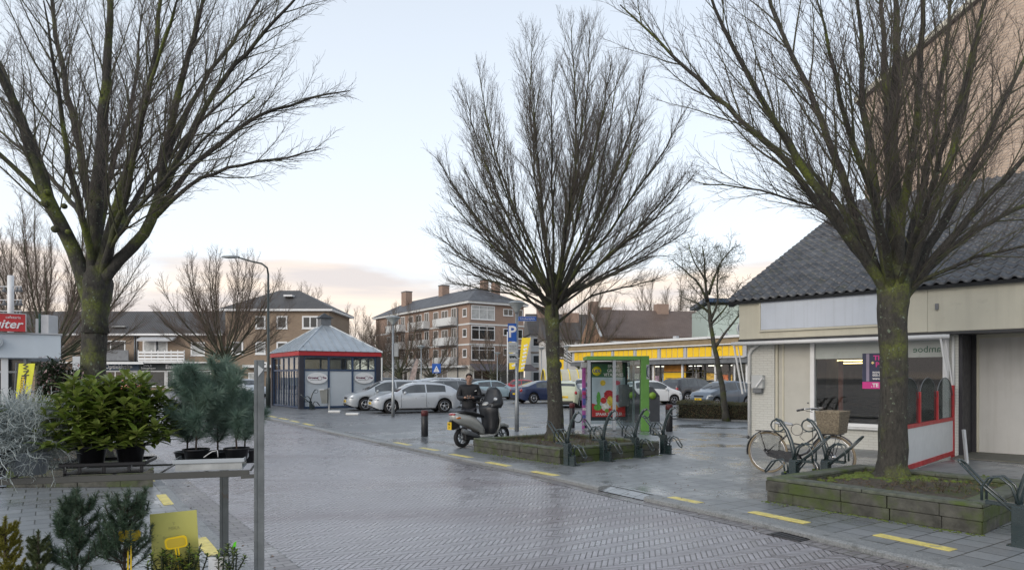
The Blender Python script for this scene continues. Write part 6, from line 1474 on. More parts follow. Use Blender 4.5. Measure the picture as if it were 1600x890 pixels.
        # door shut line
        for xd in ([S['sw'][-1][0]-0.03, S['sw'][-1][1]+0.06] if kind in ('hatch','mini') else [S['sw'][-2][0]+0.02, S['sw'][-1][0]-0.03, S['sw'][-1][1]+0.06]):
            if any(abs(xd-w_) < wr+0.02 for w_ in S['wx']): zlow = wr*2+0.1
            else: zlow = 0.28
            zb = interp(S['belt'],xd); w = W_at(xd); m = MB(); m.tube([(xd,s*(w*0.99+0.001),zlow),(xd,s*(w+0.001),0.58),(xd,s*(w*0.987+0.001),zb-0.07),(xd,s*(w*0.956+0.001),zb)],0.006,4); m.build('door_gap', M_trim, e)
        m = MB(); m.box(S['wx'][0]+wr+0.08,s*(W*0.955)-0.02,0.19,S['wx'][1]-wr-0.08,s*(W*0.955)+0.008,0.24); m.build('sill', M_trim, e)
    m = MB(); m.box(hx-0.05,-0.36,zf-0.13,hx-0.015,0.36,zf-0.03); m.box(hx-0.04,-0.42,0.24,hx+0.002,0.42,0.36); m.build('grille', M_trim, e, 0.01)
    m = MB(); m.box(hx-0.01,-0.26,0.42,hx+0.018,0.26,0.53); m.build('number_plate', M_plate, e)
    text(None,'number','%s' % plate, wallM((hx+0.020,0,0.475),(0,1,0)),0.10,M_trim,0.001,parent=e,sx=0.8)
    zp = 0.55 if kind in ('saloon','hatch','mini') else 0.6
    m = MB(); m.box(-hx-0.018,-0.26,zp,-hx+0.01,0.26,zp+0.11); m.build('number_plate', M_plate, e); m = MB(); m.box(-hx-0.006,-W*0.66,0.26,-hx+0.05,W*0.66,0.40); m.build('bumper_trim', M_trim, e, 0.01)
    text(None,'number','%s' % plate, wallM((-hx-0.020,0,zp+0.055),(0,-1,0)),0.10,M_trim,0.001,parent=e,sx=0.8)
    m = MB(); xw, zw = S['ws'][1], interp(S['top'],S['ws'][1]); m.tube([(xw+0.03,-0.5,zw+0.02),(xw-0.22,0.0,interp(S['top'],xw-0.22)+0.035)],0.01,4); m.tube([(xw+0.03,0.1,zw+0.02),(xw-0.22,0.55,interp(S['top'],xw-0.22)+0.03)],0.01,4); m.build('wiper', M_trim, e)
    return e
def at(px, D): return Vector(((px-800)/F*D, D, 0))
P_silver = paint('silver', (0.50,0.53,0.56), 0.6, 0.28); P_silver2 = paint('grey_silver', (0.42,0.45,0.47), 0.6, 0.3); P_white = paint('white', (0.68,0.70,0.71), 0.0, 0.3); P_dark = paint('anthracite', (0.045,0.048,0.055), 0.4); P_navy = paint('navy', (0.02,0.032,0.085), 0.4)
P_lblue = paint('light_blue', (0.32,0.42,0.46), 0.5); P_cream = paint('cream', (0.50,0.53,0.38), 0.0); P_slate = paint('slate_blue', (0.12,0.15,0.19), 0.5); P_redc = paint('red', (0.42,0.025,0.035), 0.1); P_orange = paint('orange', (0.55,0.13,0.04), 0.1); P_grey = paint('mid_grey', (0.16,0.17,0.18), 0.5)
HL = -VD
car('hatch', at(647,32.6), Vector((-0.93,-0.37,0)), P_silver, 'silver three-door hatchback parked nose left in front, beside the man', plate='31-PB-XK')
car('estate', at(606,35.2), Vector((-0.92,-0.39,0)), P_silver2, 'grey-silver car whose nose shows between the kiosk and the front silver hatchback', plate='85-KSN-3')
car('suv', at(583,46), HL, P_dark, 'dark car parked behind the grey-silver one, only its windscreen showing', plate='60-TX-GB')
car('estate', at(655,41), HL, P_silver, 'silver car whose roof shows above the front hatchback, left of three')
car('suv', at(672,45), HL, P_silver2, 'silver car with sloping windscreen behind the front hatchback, middle of three')
car('suv', at(690,49.5), HL, P_white, 'large silver-white car with the highest roof behind the front hatchback')
car('estate', at(712,38.5), VD, P_grey, 'dark grey car with a paper in its side window, left of the man')
car('hatch', at(772,51), Vector((0.97,0.25,0)), P_lblue, 'light blue hatchback parked side-on between the man and the parking sign')
car('hatch', at(806,66), Vector((-0.97,-0.2,0)), P_redc, 'red hatchback showing behind the navy car')
car('estate', at(748,56), VD, P_dark, 'dark car roof just showing behind the light blue hatchback')
car('saloon', at(854,44.5), Vector((0.90,0.43,0)), P_navy, 'navy blue car seen from behind, between the parking post and the middle tree', plate='HV-71-D')
car('mini', at(886,38.4), Vector((0.20,1,0)), P_cream, 'cream coloured small car seen from behind, right of the middle tree', plate='56-JRH-7')
car('suv', at(929,39.6), Vector((0.35,1,0)), P_silver2, 'silver-blue car seen from behind, half hidden by the purple column', plate='SX-504-R')
car('estate', at(893,56), VD, P_slate, 'dark blue-grey car farther off above the cream coloured one')
car('mini', at(1018,42), Vector((0.98,0.20,0)), P_white, 'white hatchback parked nose right behind the phone booth')
car('estate', at(992,52), VD, P_slate, 'dark car behind the white hatchback, seen above its roof')
car('suv', at(1082,44.5), Vector((0.86,0.5,0)), P_dark, 'dark grey car with red tail light, between the white and slate-blue ones', plate='19-XH-RT')
car('mini', at(1128,38), Vector((-0.88,-0.47,0)), P_slate, 'slate-blue small car with a round nose behind the hedge', plate='78-XJN-3')
car('estate', at(1088,53), VD, P_white, 'white car roof above the dark grey car, before the supermarket windows')
car('estate', at(1136,49), VD, P_white, 'white car roof above the slate-blue small car')
car('estate', at(385,56), Vector((0.75,-0.66,0)), P_silver, 'silver car behind the galvanised trolley post, left of the tall street lamp')
car('hatch', at(190,60), Vector((-0.95,0.1,0)), P_orange, 'orange car parked before the terrace shops, behind the broad-leaved plant')

# ---------------------------------------------------------------- scooter
SP = Vector(((722-800)/F*16.45, 16.45, 0)); sd = Vector((0.74,0.67,0)).normalized()
sc_ = empty('scooter', basis(SP, sd), 'silver-grey motor scooter with black leg cover parked beside the middle planter', 'scooter')
P_sc = paint('scooter', (0.42,0.43,0.41), 0.5, 0.3); M_cloth = mat('black_cover', (0.022,0.024,0.028), 0.45, var=0.4, scale=5, bmp=0.5, bscale=9, spec=0.6); M_seat = mat('seat_vinyl', (0.015,0.015,0.017), 0.4)
def wheel2(M_, x, y, z, r, w, par, nm='wheel', rim=None):
    m = MB(); m.lathe([(r*0.66,-w*0.5),(r*0.9,-w),(r,-w*0.4),(r,w*0.4),(r*0.9,w),(r*0.66,w*0.5)],(x,y,z),24,axis=(0,1,0),cap=False); o = m.build(nm, M_tyre, par)
    m = MB(); m.lathe([(r*0.68,-w*0.45),(r*0.68,w*0.45),(r*0.6,w*0.4),(r*0.6,-w*0.4)],(x,y,z),24,axis=(0,1,0),cap=False); m.lathe([(r*0.2,-w*0.7),(r*0.2,w*0.7),(0,w*0.7)],(x,y,z),12,axis=(0,1,0))
    for k in range(5):
        a = k*2*PI/5+0.4; m.bar((x,y,z),(x+math.cos(a)*r*0.64,y,z+math.sin(a)*r*0.64),w*0.5,r*0.13)
    m.build('rim', rim or M_steel, o); return o
wheel2(None, 0.0, 0, 0.235, 0.235, 0.06, sc_); wheel2(None, 1.27, 0, 0.235, 0.235, 0.055, sc_)
def loft(name, secs, mt, par, n=14, cap=True):
    "secs: (x, z centre, half width, half height)"
    m = MB(); V = []; 
    for (x, zc, hw, hh_) in secs:
        for k in range(n):
            a = 2*PI*k/n; ca, sa = math.cos(a), math.sin(a); V.append((x, hw*math.copysign(abs(ca)**0.8,ca), zc+hh_*math.copysign(abs(sa)**0.8,sa)))
    Fc = [(i*n+j, i*n+(j+1) % n, (i+1)*n+(j+1) % n, (i+1)*n+j) for i in range(len(secs)-1) for j in range(n)]
    Fc += [tuple(range(n-1,-1,-1)), tuple((len(secs)-1)*n+j for j in range(n))]; m.add(V, Fc, 0, True); return m.build(name, mt, par, recalc=True)
loft('rear_body', [(-0.34,0.75,0.06,0.05),(-0.30,0.74,0.12,0.10),(-0.15,0.70,0.16,0.14),(0.10,0.64,0.185,0.16),(0.32,0.56,0.19,0.18),(0.50,0.45,0.17,0.15),(0.60,0.36,0.14,0.10)], P_sc, sc_)
loft('seat', [(-0.16,0.84,0.11,0.03),(0.0,0.86,0.15,0.05),(0.25,0.82,0.16,0.05),(0.45,0.76,0.15,0.05),(0.60,0.72,0.11,0.04)], M_seat, sc_)
loft('floorboard', [(0.45,0.25,0.15,0.05),(0.60,0.24,0.19,0.045),(0.85,0.25,0.20,0.05),(1.0,0.33,0.19,0.06),(1.05,0.42,0.17,0.05)], P_sc, sc_)
loft('front_mudguard', [(1.02,0.40,0.06,0.05),(1.15,0.49,0.09,0.06),(1.3,0.50,0.09,0.06),(1.46,0.44,0.06,0.05)], P_sc, sc_)
# leg shield: a curved slab from floor to handlebar, cover draped behind and over it
m = MB(); prof = [(1.00,0.30,0.20),(1.06,0.45,0.25),(1.07,0.62,0.27),(1.02,0.80,0.26),(0.96,0.95,0.20),(0.94,1.03,0.14)]; V = []; n = 9
for (x, z, hw) in prof:
    for k in range(n):
        u = k/(n-1)*2-1; V.append((x-0.16*u*u+0.06, hw*u, z)); 
for (x, z, hw) in prof:
    for k in range(n):
        u = k/(n-1)*2-1; V.append((x-0.16*u*u+0.10, hw*u, z))
N = len(prof)*n; Fc = []
for i in range(len(prof)-1):
    for k in range(n-1): Fc.append((i*n+k,i*n+k+1,(i+1)*n+k+1,(i+1)*n+k)); Fc.append((N+i*n+k,N+(i+1)*n+k,N+(i+1)*n+k+1,N+i*n+k+1))
for k in range(n-1): Fc.append((k,N+k,N+k+1,k+1)); b0 = (len(prof)-1)*n; Fc.append((b0+k,b0+k+1,N+b0+k+1,N+b0+k))
for i in range(len(prof)-1): Fc.append((i*n,(i+1)*n,N+(i+1)*n,N+i*n)); Fc.append((i*n+n-1,N+i*n+n-1,N+(i+1)*n+n-1,(i+1)*n+n-1))
m.add(V, Fc, 0, True); m.build('leg_shield', P_sc, sc_, recalc=True)
rg = random.Random(3)
def draped(name, secs, mt, amp=0.02, n=22, par=sc_):
    m = MB(); V = []
    for i, (x, y, z, a_, b_, c_) in enumerate(secs):
        for k in range(n):
            t = 2*PI*k/n; f = 1+amp*8*0.1*math.sin(5*t+i*0.7)+rg.uniform(-amp,amp); V.append((x+a_*math.cos(t)*f, y+b_*math.sin(t)*f, z+c_*math.cos(t)))
    Fc = [(i*n+j, i*n+(j+1) % n, (i+1)*n+(j+1) % n, (i+1)*n+j) for i in range(len(secs)-1) for j in range(n)]+[tuple(range(n-1,-1,-1)), tuple((len(secs)-1)*n+j for j in range(n))]
    m.add(V, Fc, 0, True); return m.build(name, mt, par, recalc=True)
draped('leg_cover', [(0.84,0,0.30,0.12,0.22,0.0),(0.86,0,0.45,0.14,0.25,0),(0.88,0,0.62,0.16,0.27,0),(0.86,0,0.78,0.19,0.29,0),(0.84,0,0.90,0.20,0.30,0.0),(0.86,0,0.99,0.20,0.28,0)], M_cloth)
draped('windscreen_cover', [(0.88,0,0.94,0.22,0.34,-0.03),(0.94,0,1.04,0.20,0.36,-0.02),(0.98,0,1.14,0.17,0.31,0.0),(1.0,0,1.26,0.14,0.27,0.0),(0.99,0,1.37,0.10,0.22,0.0),(0.97,0,1.44,0.05,0.13,0.0)], M_cloth, 0.03)
loft('handlebar_cowl', [(0.66,1.0,0.05,0.03),(0.74,1.02,0.12,0.05),(0.86,1.05,0.14,0.06),(0.98,1.06,0.10,0.06)], P_sc, sc_)
m = MB(); m.tube([(0.80,-0.12,1.04),(0.74,-0.26,1.06),(0.66,-0.36,1.05)],0.016,8); m.tube([(0.80,0.12,1.04),(0.74,0.26,1.06),(0.66,0.36,1.05)],0.016,8); m.build('handlebar', M_seat, sc_)
m = MB(); m.tube([(0.76,-0.24,1.06),(0.62,-0.38,0.97)],0.007,5); m.build('brake_lever', M_steel, sc_)
for s, lx in ((-1,0.72),(1,0.66)):
    m = MB(); m.tube([(0.80,s*0.2,1.06),(0.76,s*0.34,1.12)] if s<0 else [(0.80,0.2,1.06),(0.62,0.46,1.16)],0.007,6); mm = m.build('mirror_stalk', M_seat, sc_); c = (0.75,-0.36,1.15) if s<0 else (0.58,0.50,1.18)
    m = MB(); m.ball(c,(0.03,0.075,0.045),12,6); m.build('mirror', M_lens, mm)
m = MB(); m.ball((-0.30,0,0.80),(0.06,0.13,0.035),12,6); m.build('tail_light', M_tail, sc_)
for s in (-1,1): m = MB(); m.ball((-0.20,s*0.135,0.72),(0.09,0.03,0.028),10,5); m.build('indicator', mat('amber',(0.6,0.18,0.02),0.2,coat=1), sc_)
m = MB(); m.ball((-0.25,-0.135,0.74),(0.04,0.02,0.02),8,4); m.build('side_reflector', M_whitefr, sc_)
m = MB(); m.box(-0.36,-0.05,0.46,-0.10,0.05,0.66); m.bar((-0.12,-0.0,0.5),(-0.32,0,0.44),0.17,0.02); m.build('rear_fender', M_seat, sc_, 0.01)
m = MB(); m.box(-0.385,-0.075,0.44,-0.372,0.075,0.62); m.build('number_plate', M_plate, sc_); text(None,'number','MK\n21',wallM((-0.388,0,0.53),(0,-1,0)),0.075,M_trim,0.001,parent=sc_)
m = MB(); m.tube([(0.42,-0.13,0.25),(0.25,-0.16,0.30),(0.05,-0.18,0.36),(-0.14,-0.19,0.42)],[0.03,0.05,0.062,0.055],12); m.build('exhaust', M_slate, sc_)
m = MB(); m.box(0.0,-0.13,0.17,0.45,0.13,0.36); m.build('engine', M_trim, sc_, 0.02)
m = MB(); m.tube([(0.36,0.1,0.22),(0.28,0.20,0.0)],0.012,6); m.tube([(0.36,-0.1,0.22),(0.28,-0.20,0.0)],0.012,6); m.tube([(0.28,0.20,0.008),(0.28,-0.2,0.008)],0.01,6); m.build('stand', M_steel, sc_)
m = MB(); m.tube([(1.05,0,0.55),(1.27,0.06,0.24)],0.02,6); m.tube([(1.05,0,0.55),(1.27,-0.06,0.24)],0.02,6); m.build('fork', M_slate, sc_)
m = MB(); m.tube([(-0.05,0.12,0.24),(-0.10,0.12,0.62)],0.03,8); m.build('shock_absorber', M_steel, sc_)

# ---------------------------------------------------------------- bicycle
BR = Vector((4.57,12.2,0)); BD = Vector((0.70,-0.72,0)).normalized()
by = empty('bicycle', basis(BR, BD), 'black city bicycle with wicker front basket and grey saddle leaning at the bike racks', 'bicycle')
M_bf = mat('bike_black', (0.018,0.018,0.02), 0.25, var=0.1, spec=0.7, coat=0.6); M_cream_t = mat('cream_tyre', (0.21,0.17,0.115), 0.7, var=0.15); M_chrome = mat('chrome', (0.5,0.5,0.5), 0.2, 0.9)
WB = 1.13; rw = 0.35
for x, nm_ in ((0,'wheel'),(WB,'wheel')):
    m = MB(); m.tube([(x+rw*math.cos(a*PI/20),0,rw+rw*math.sin(a*PI/20)) for a in range(40)],0.019,7,closed=True); w_ = m.build(nm_, M_cream_t, by); w_.location.z = 0.005
    m = MB(); m.tube([(x+(rw-0.030)*math.cos(a*PI/20),0,rw+(rw-0.030)*math.sin(a*PI/20)) for a in range(40)],0.011,6,closed=True); m.build('rim', M_chrome, w_)
    m = MB(); 
    for k in range(28):
        a = 2*PI*k/28; m.tube([(x+0.03*math.cos(a+0.9),0.02*(-1)**k,rw+0.03*math.sin(a+0.9)),(x+(rw-0.035)*math.cos(a),0,rw+(rw-0.035)*math.sin(a))],0.0013,3,cap=False)
    m.build('spokes', M_chrome, w_)
    m = MB(); m.lathe([(0.018,-0.06),(0.055 if x else 0.03,-0.035),(0.055 if x else 0.03,0.035),(0.018,0.06)],(x,0,rw),14,axis=(0,1,0)); m.build('hub', M_chrome, w_)
BBx = 0.48; 
m = MB(); m.tube([(BBx,0,0.29),(0.34,0,0.78)],0.017,8); m.tube([(BBx,0,0.29),(0.70,0,0.40),(0.88,0,0.62),(0.94,0,0.78)],0.021,10); m.tube([(0.40,0,0.55),(0.64,0,0.52),(0.82,0,0.66),(0.925,0,0.86)],0.016,8)
m.tube([(0.95,0,0.74),(0.90,0,0.95)],0.022,8)
for s in (-1,1): m.tube([(0,s*0.055,rw),(BBx,s*0.03,0.29)],0.010,6); m.tube([(0,s*0.055,rw),(0.37,s*0.02,0.70)],0.009,6)
m.build('frame', M_bf, by)
m = MB(); 
for s in (-1,1): m.tube([(0.955,s*0.035,0.72),(1.03,s*0.045,0.52),(WB,s*0.05,rw)],0.012,6)
m.tube([(0.955,-0.035,0.72),(0.955,0.035,0.72)],0.018,6); m.build('fork', M_bf, by)
m = MB(); m.tube([(0.90,0,0.95),(0.875,0,1.14)],0.014,8); m.tube([(0.68,-0.30,1.13),(0.80,-0.28,1.16),(0.90,-0.15,1.17),(0.92,0,1.15),(0.90,0.15,1.17),(0.80,0.28,1.16),(0.68,0.30,1.13)],0.012,8); hb = m.build('handlebar', M_chrome, by)
for s in (-1,1): m = MB(); m.tube([(0.65,s*0.305,1.125),(0.77,s*0.285,1.155)],0.018,8); m.tube([(0.78,s*0.25,1.13),(0.88,s*0.22,1.11)],0.006,5); m.build('grip', M_bf, hb)
m = MB(); V = []; secs = [(0.17,0.10,0.045),(0.22,0.115,0.05),(0.30,0.085,0.045),(0.38,0.045,0.04),(0.46,0.025,0.03)]
st = loft('saddle', [(0.16,0.885,0.07,0.02),(0.19,0.89,0.105,0.03),(0.25,0.885,0.10,0.03),(0.33,0.88,0.055,0.028),(0.43,0.87,0.03,0.022),(0.45,0.868,0.02,0.015)], mat('saddle_grey',(0.36,0.38,0.40),0.5,var=0.1), by)
m = MB(); m.tube([(0.345,0,0.76),(0.305,0,0.85)],0.013,8); m.tube([(0.24,0.06,0.84),(0.24,-0.06,0.84)],0.02,8); m.build('seat_post', M_chrome, by)
m = MB(); 
for s in (-1,1): m.prism([(-0.06,s*0.028,rw+0.03),(-0.05,s*0.028,rw+0.07),(0.40,s*0.028,0.39),(0.56,s*0.028,0.36),(0.60,s*0.028,0.28),(0.55,s*0.028,0.21),(0.42,s*0.028,0.20),(0.02,s*0.028,rw-0.06)],(0,s*0.022,0))
m.build('chain_case', M_bf, by, 0.006, recalc=True)
m = MB(); m.tube([(BBx,-0.09,0.29),(BBx+0.12,-0.10,0.16)],0.009,6); m.box(BBx+0.07,-0.19,0.14,BBx+0.17,-0.09,0.165); m.tube([(BBx,0.09,0.29),(BBx-0.12,0.10,0.42)],0.009,6); m.box(BBx-0.17,0.09,0.41,BBx-0.07,0.19,0.435); m.build('crank', M_slate, by)
def fender(xc, a0, a1, nm_):
    m = MB(); V = []; N = 18
    for i in range(N+1):
        a = R(a0+(a1-a0)*i/N)
        for k, (w_, dr) in enumerate(((-0.03,0.0),(-0.018,0.012),(0.018,0.012),(0.03,0.0))): V.append((xc+(rw+0.035+dr)*math.cos(a), w_, rw+(rw+0.035+dr)*math.sin(a)))
    m.add(V, [(i*4+j,i*4+j+1,(i+1)*4+j+1,(i+1)*4+j) for i in range(N) for j in range(3)], 0, True); m.build(nm_, M_bf, by)
fender(0,40,190,'mudguard'); fender(WB,35,150,'mudguard')
m = MB()
for s in (-1,1): m.prism([(-0.20,s*0.045,0.68),(0.25,s*0.045,0.66),(0.20,s*0.045,0.36),(-0.02,s*0.045,0.34),(-0.17,s*0.045,0.50)],(0,s*0.003,0))
m.build('skirt_guard', glassmat('clear_plastic',(0.75,0.75,0.74),1.0,0.5), by, recalc=True)
m = MB(); m.box(-0.20,-0.07,0.725,0.30,0.07,0.74); m.tube([(-0.12,-0.06,0.72),(0,-0.06,0.36)],0.007,5); m.tube([(-0.12,0.06,0.72),(0,0.06,0.36)],0.007,5); m.build('rear_rack', M_bf, by)
m = MB(); m.ball((-0.37,0,0.60),(0.03,0.035,0.035),10,6); m.build('rear_lamp', M_bf, by); m = MB(); m.ball((1.12,0,0.74),(0.045,0.035,0.035),10,6); m.build('front_lamp', M_bf, by)
m = MB(); m.tube([(0.88,0.06,1.06),(0.99,0.05,1.0),(0.90,0.02,0.80),(0.62,0.03,0.74),(0.56,0.03,0.66),(0.64,0.02,0.60)],0.005,5); m.build('brake_cable', M_bf, by)
m = MB(); m.tube([(0.50+0.10*math.cos(a*PI/10),0.05,0.78+0.10*math.sin(a*PI/10)) for a in range(20)],0.006,5,closed=True); m.build('cable_lock', M_bf, by)
# wicker basket on a carrier
m = MB(); m.box(0.96,-0.14,0.735,1.26,0.14,0.75); m.tube([(1.22,-0.10,0.735),(WB,-0.06,rw)],0.007,5); m.tube([(1.22,0.10,0.735),(WB,0.06,rw)],0.007,5); m.build('front_carrier', M_bf, by)
M_wick = mat('wicker', (0.17,0.14,0.10), 0.8, var=0.35, scale=40, c2=(0.34,0.29,0.21))
m = MB(); bz0, bz1 = 0.765, 1.12; rg = random.Random(8)
def bpt(u, z):
    t = (z-bz0)/(bz1-bz0); hxx, hyy = 0.155+0.035*t, 0.185+0.045*t; u = u % 4.0; k = int(u); f = u-k
    c = [(-hxx,-hyy),(hxx,-hyy),(hxx,hyy),(-hxx,hyy)]; a_, b2 = c[k], c[(k+1) % 4]; return (1.12+a_[0]+(b2[0]-a_[0])*f, a_[1]+(b2[1]-a_[1])*f)
per = 64
for r_ in range(22):
    z = bz0+(bz1-bz0)*r_/21; pts = []
    for k in range(per):
        u = 4*k/per; x, y = bpt(u, z); off = 0.007*(1 if (k+r_) % 2 else -1); dx, dy = x-1.12, y; l = math.hypot(dx,dy); pts.append((x+dx/l*off, y+dy/l*off, z+rg.uniform(-.002,.002)))
    m.tube(pts, 0.0085 if r_ < 20 else 0.013, 5, closed=True)
for k in range(32):
    u = 4*k/32; a_ = bpt(u,bz0); b2 = bpt(u,bz1); m.tube([(a_[0],a_[1],bz0),(b2[0],b2[1],bz1)],0.006,5)
m.box(0.98,-0.18,bz0-0.005,1.26,0.18,bz0+0.008)
m.build('wicker_basket', M_wick, by)
# ================================================================ the man with the phone
def skinned(name, nodes, edges, mt, parent, sub=2, root=0):
    me = bpy.data.meshes.new(name); me.from_pydata([n[0] for n in nodes], edges, []); me.materials.append(mt)
    o = bpy.data.objects.new(name, me); COL.objects.link(o); o.parent = parent
    s = o.modifiers.new('s', 'SKIN'); sk = me.skin_vertices[0].data
    for i, n in enumerate(nodes):
        r = n[1]; sk[i].radius = r if hasattr(r, '__len__') else (r, r); sk[i].use_root = (i == root)
    s.use_smooth_shade = True; b = o.modifiers.new('u', 'SUBSURF'); b.levels = sub; b.render_levels = sub; return o
M_skin = mat('skin', (0.42,0.26,0.19), 0.55, var=0.08); M_jacket = mat('jacket', (0.012,0.013,0.016), 0.6, var=0.3, scale=6, bmp=0.5, bscale=14); M_jeans = mat('trousers', (0.02,0.022,0.03), 0.75, var=0.2); M_hair = mat('hair', (0.05,0.038,0.03), 0.7, var=0.3, scale=40)
M_shoe = mat('shoe', (0.02,0.018,0.016), 0.5)
PD = 17.35; pm = empty('person', basis(((733-800)/F*PD, PD, 0), Vector((1.0,0.05,0))), 'man in a black jacket looking down at the phone in his hands behind the scooter', 'person')
# local frame: x to the viewer's right, -y towards the viewer
S_ = 1.0
bodyn = [((0,0,0.96),(0.14,0.10)), ((0,0,1.12),(0.135,0.095)), ((0,0.0,1.30),(0.165,0.105)), ((0,0.0,1.43),(0.14,0.08)), ((0,-0.015,1.52),(0.058,0.058)), ((0,-0.045,1.59),(0.07,0.085)), ((0.0,-0.06,1.67),(0.078,0.096)), ((0,-0.045,1.74),(0.055,0.07)),
   ((-0.19,0.0,1.42),0.055), ((-0.245,-0.03,1.18),0.045), ((-0.12,-0.26,1.17),0.034), ((-0.06,-0.31,1.185),0.026),
   ((0.19,0.0,1.42),0.055), ((0.245,-0.03,1.18),0.045), ((0.12,-0.26,1.17),0.034), ((0.06,-0.31,1.185),0.026),
   ((-0.10,0,0.90),0.085), ((-0.11,-0.02,0.50),0.055), ((-0.12,0.02,0.10),0.042), ((-0.13,-0.12,0.045),(0.042,0.032)),
   ((0.10,0,0.90),0.085), ((0.12,-0.02,0.50),0.055), ((0.14,0.02,0.10),0.042), ((0.16,-0.12,0.045),(0.042,0.032))]
be = [(0,1),(1,2),(2,3),(3,4),(4,5),(5,6),(6,7),(3,8),(8,9),(9,10),(10,11),(3,12),(12,13),(13,14),(14,15),(0,16),(16,17),(17,18),(18,19),(0,20),(20,21),(21,22),(22,23)]
skinned('body', bodyn, be, M_skin, pm)
jk = [((0,0,0.80),(0.21,0.16)), ((0,0,1.0),(0.20,0.155)), ((0,0,1.15),(0.205,0.155)), ((0,0.0,1.32),(0.22,0.155)), ((0,0.0,1.43),(0.205,0.145)), ((0,-0.005,1.53),(0.115,0.115)),
      ((-0.185,0.0,1.42),0.105), ((-0.25,0.0,1.29),0.088), ((-0.26,-0.045,1.16),0.080), ((-0.18,-0.18,1.15),0.082), ((-0.095,-0.285,1.178),0.062), ((0.185,0.0,1.42),0.105), ((0.25,0.0,1.29),0.088), ((0.26,-0.045,1.16),0.080), ((0.18,-0.18,1.15),0.082), ((0.095,-0.285,1.178),0.062)]
skinned('jacket', jk, [(0,1),(1,2),(2,3),(3,4),(4,5),(4,6),(6,7),(7,8),(8,9),(9,10),(4,11),(11,12),(12,13),(13,14),(14,15)], M_jacket, pm)
tr = [((0,0,0.92),(0.16,0.12)), ((-0.10,0,0.84),(0.10,0.11)), ((-0.11,-0.02,0.50),(0.078,0.082)), ((-0.12,0.02,0.12),(0.062,0.07)), ((0.10,0,0.84),(0.10,0.11)), ((0.12,-0.02,0.50),(0.078,0.082)), ((0.14,0.02,0.12),(0.062,0.07))]
skinned('trousers', tr, [(0,1),(1,2),(2,3),(0,4),(4,5),(5,6)], M_jeans, pm)
for sx in (-0.125, 0.15):
    m = MB(); m.ball((sx,-0.06,0.045),(0.05,0.14,0.045),12,7); m.box(sx-0.045,-0.19,0.0,sx+0.045,0.07,0.02); m.build('shoe', M_shoe, pm)
# hair: cap over the back and top of the skull, face looking down
m = MB(); n = 16; V = []; Fc = []; c = Vector((0,-0.035,1.695))
for i in range(8):
    t = PI/2*(1-i/7)*1.0+0.0-0.28*(i/7)
    for j in range(n):
        a = 2*PI*j/n; front = max(0, -math.sin(a)); r_ = 0.089*math.cos(t); z = 0.098*math.sin(t)
        if front > 0.25 and z < 0.052: z = 0.052+0.006*math.cos(a*5); r_ *= 0.97
        V.append(c+Vector((r_*math.cos(a)*0.93, r_*math.sin(a)*1.13, z)))
for i in range(7):
    for j in range(n): Fc.append((i*n+j, (i+1)*n+j, (i+1)*n+(j+1) % n, i*n+(j+1) % n))
m.add(V, Fc, 0, True); m.build('hair', M_hair, pm, recalc=True)
m = MB(); m.ball((0,-0.158,1.625),(0.014,0.022,0.026),8,6); m.build('nose', M_skin, pm)
M_eye = mat('brow', (0.035,0.025,0.02), 0.6)
for s in (-1,1):
    m = MB(); m.ball((s*0.033,-0.140,1.655),(0.017,0.010,0.006),8,5); m.build('eye', M_eye, pm); m = MB(); m.bar((s*0.016,-0.146,1.675),(s*0.05,-0.132,1.676),0.006,0.008); m.build('eyebrow', M_hair, pm)
    m = MB(); m.ball((s*0.083,-0.045,1.64),(0.012,0.022,0.034),8,6); m.build('ear', M_skin, pm)
m = MB(); m.ball((0,-0.140,1.583),(0.026,0.008,0.006),8,5); m.build('mouth', mat('lips',(0.25,0.11,0.09),0.5), pm)
m = MB(); m.ball((0,-0.125,1.545),(0.04,0.02,0.02),8,5); m.build('stubble', mat('stubble',(0.22,0.15,0.12),0.7), pm)
# hands: palm and five fingers each, closed round the phone
for s in (-1,1):
    hand = [((s*0.065,-0.305,1.185),(0.022,0.028)), ((s*0.045,-0.335,1.195),(0.018,0.032))]; ed = [(0,1)]
    o = skinned('palm', hand, ed, M_skin, pm, 2)
    for k in range(4):
        z0 = 1.215-k*0.017; m = MB(); L_ = (0.045,0.05,0.046,0.036)[k]; m.tube([(s*0.05,-0.335,z0),(s*0.045,-0.358,z0+0.004),(s*0.028,-0.372,z0+0.004),(s*0.008+s*(0.05-L_),-0.374,z0)],[.0085,.0088,.008,.0065],7); m.build('finger', M_skin, pm)
    m = MB(); m.tube([(s*0.058,-0.315,1.205),(s*0.045,-0.335,1.228),(s*0.026,-0.348,1.232)],[.0105,.0098,.0075],7); m.build('thumb', M_skin, pm)
ph = empty('phone', pm.matrix_world @ Matrix.Translation((0,-0.357,1.21)) @ Matrix.Rotation(R(50),4,'X'), 'dark mobile phone held in both hands of the man', 'phone')
m = MB(); m.box(-0.07,-0.036,-0.005,0.07,0.036,0.005); m.build('case', M_blk, ph, 0.003); m = MB(); m.box(-0.06,-0.032,0.0052,0.06,0.032,0.006); m.build('screen', M_win, ph)
m = MB(); m.bar((0.14,-0.128,1.335),(0.19,-0.115,1.350),0.004,0.018); m.build('chest_logo', M_whitefr, pm)
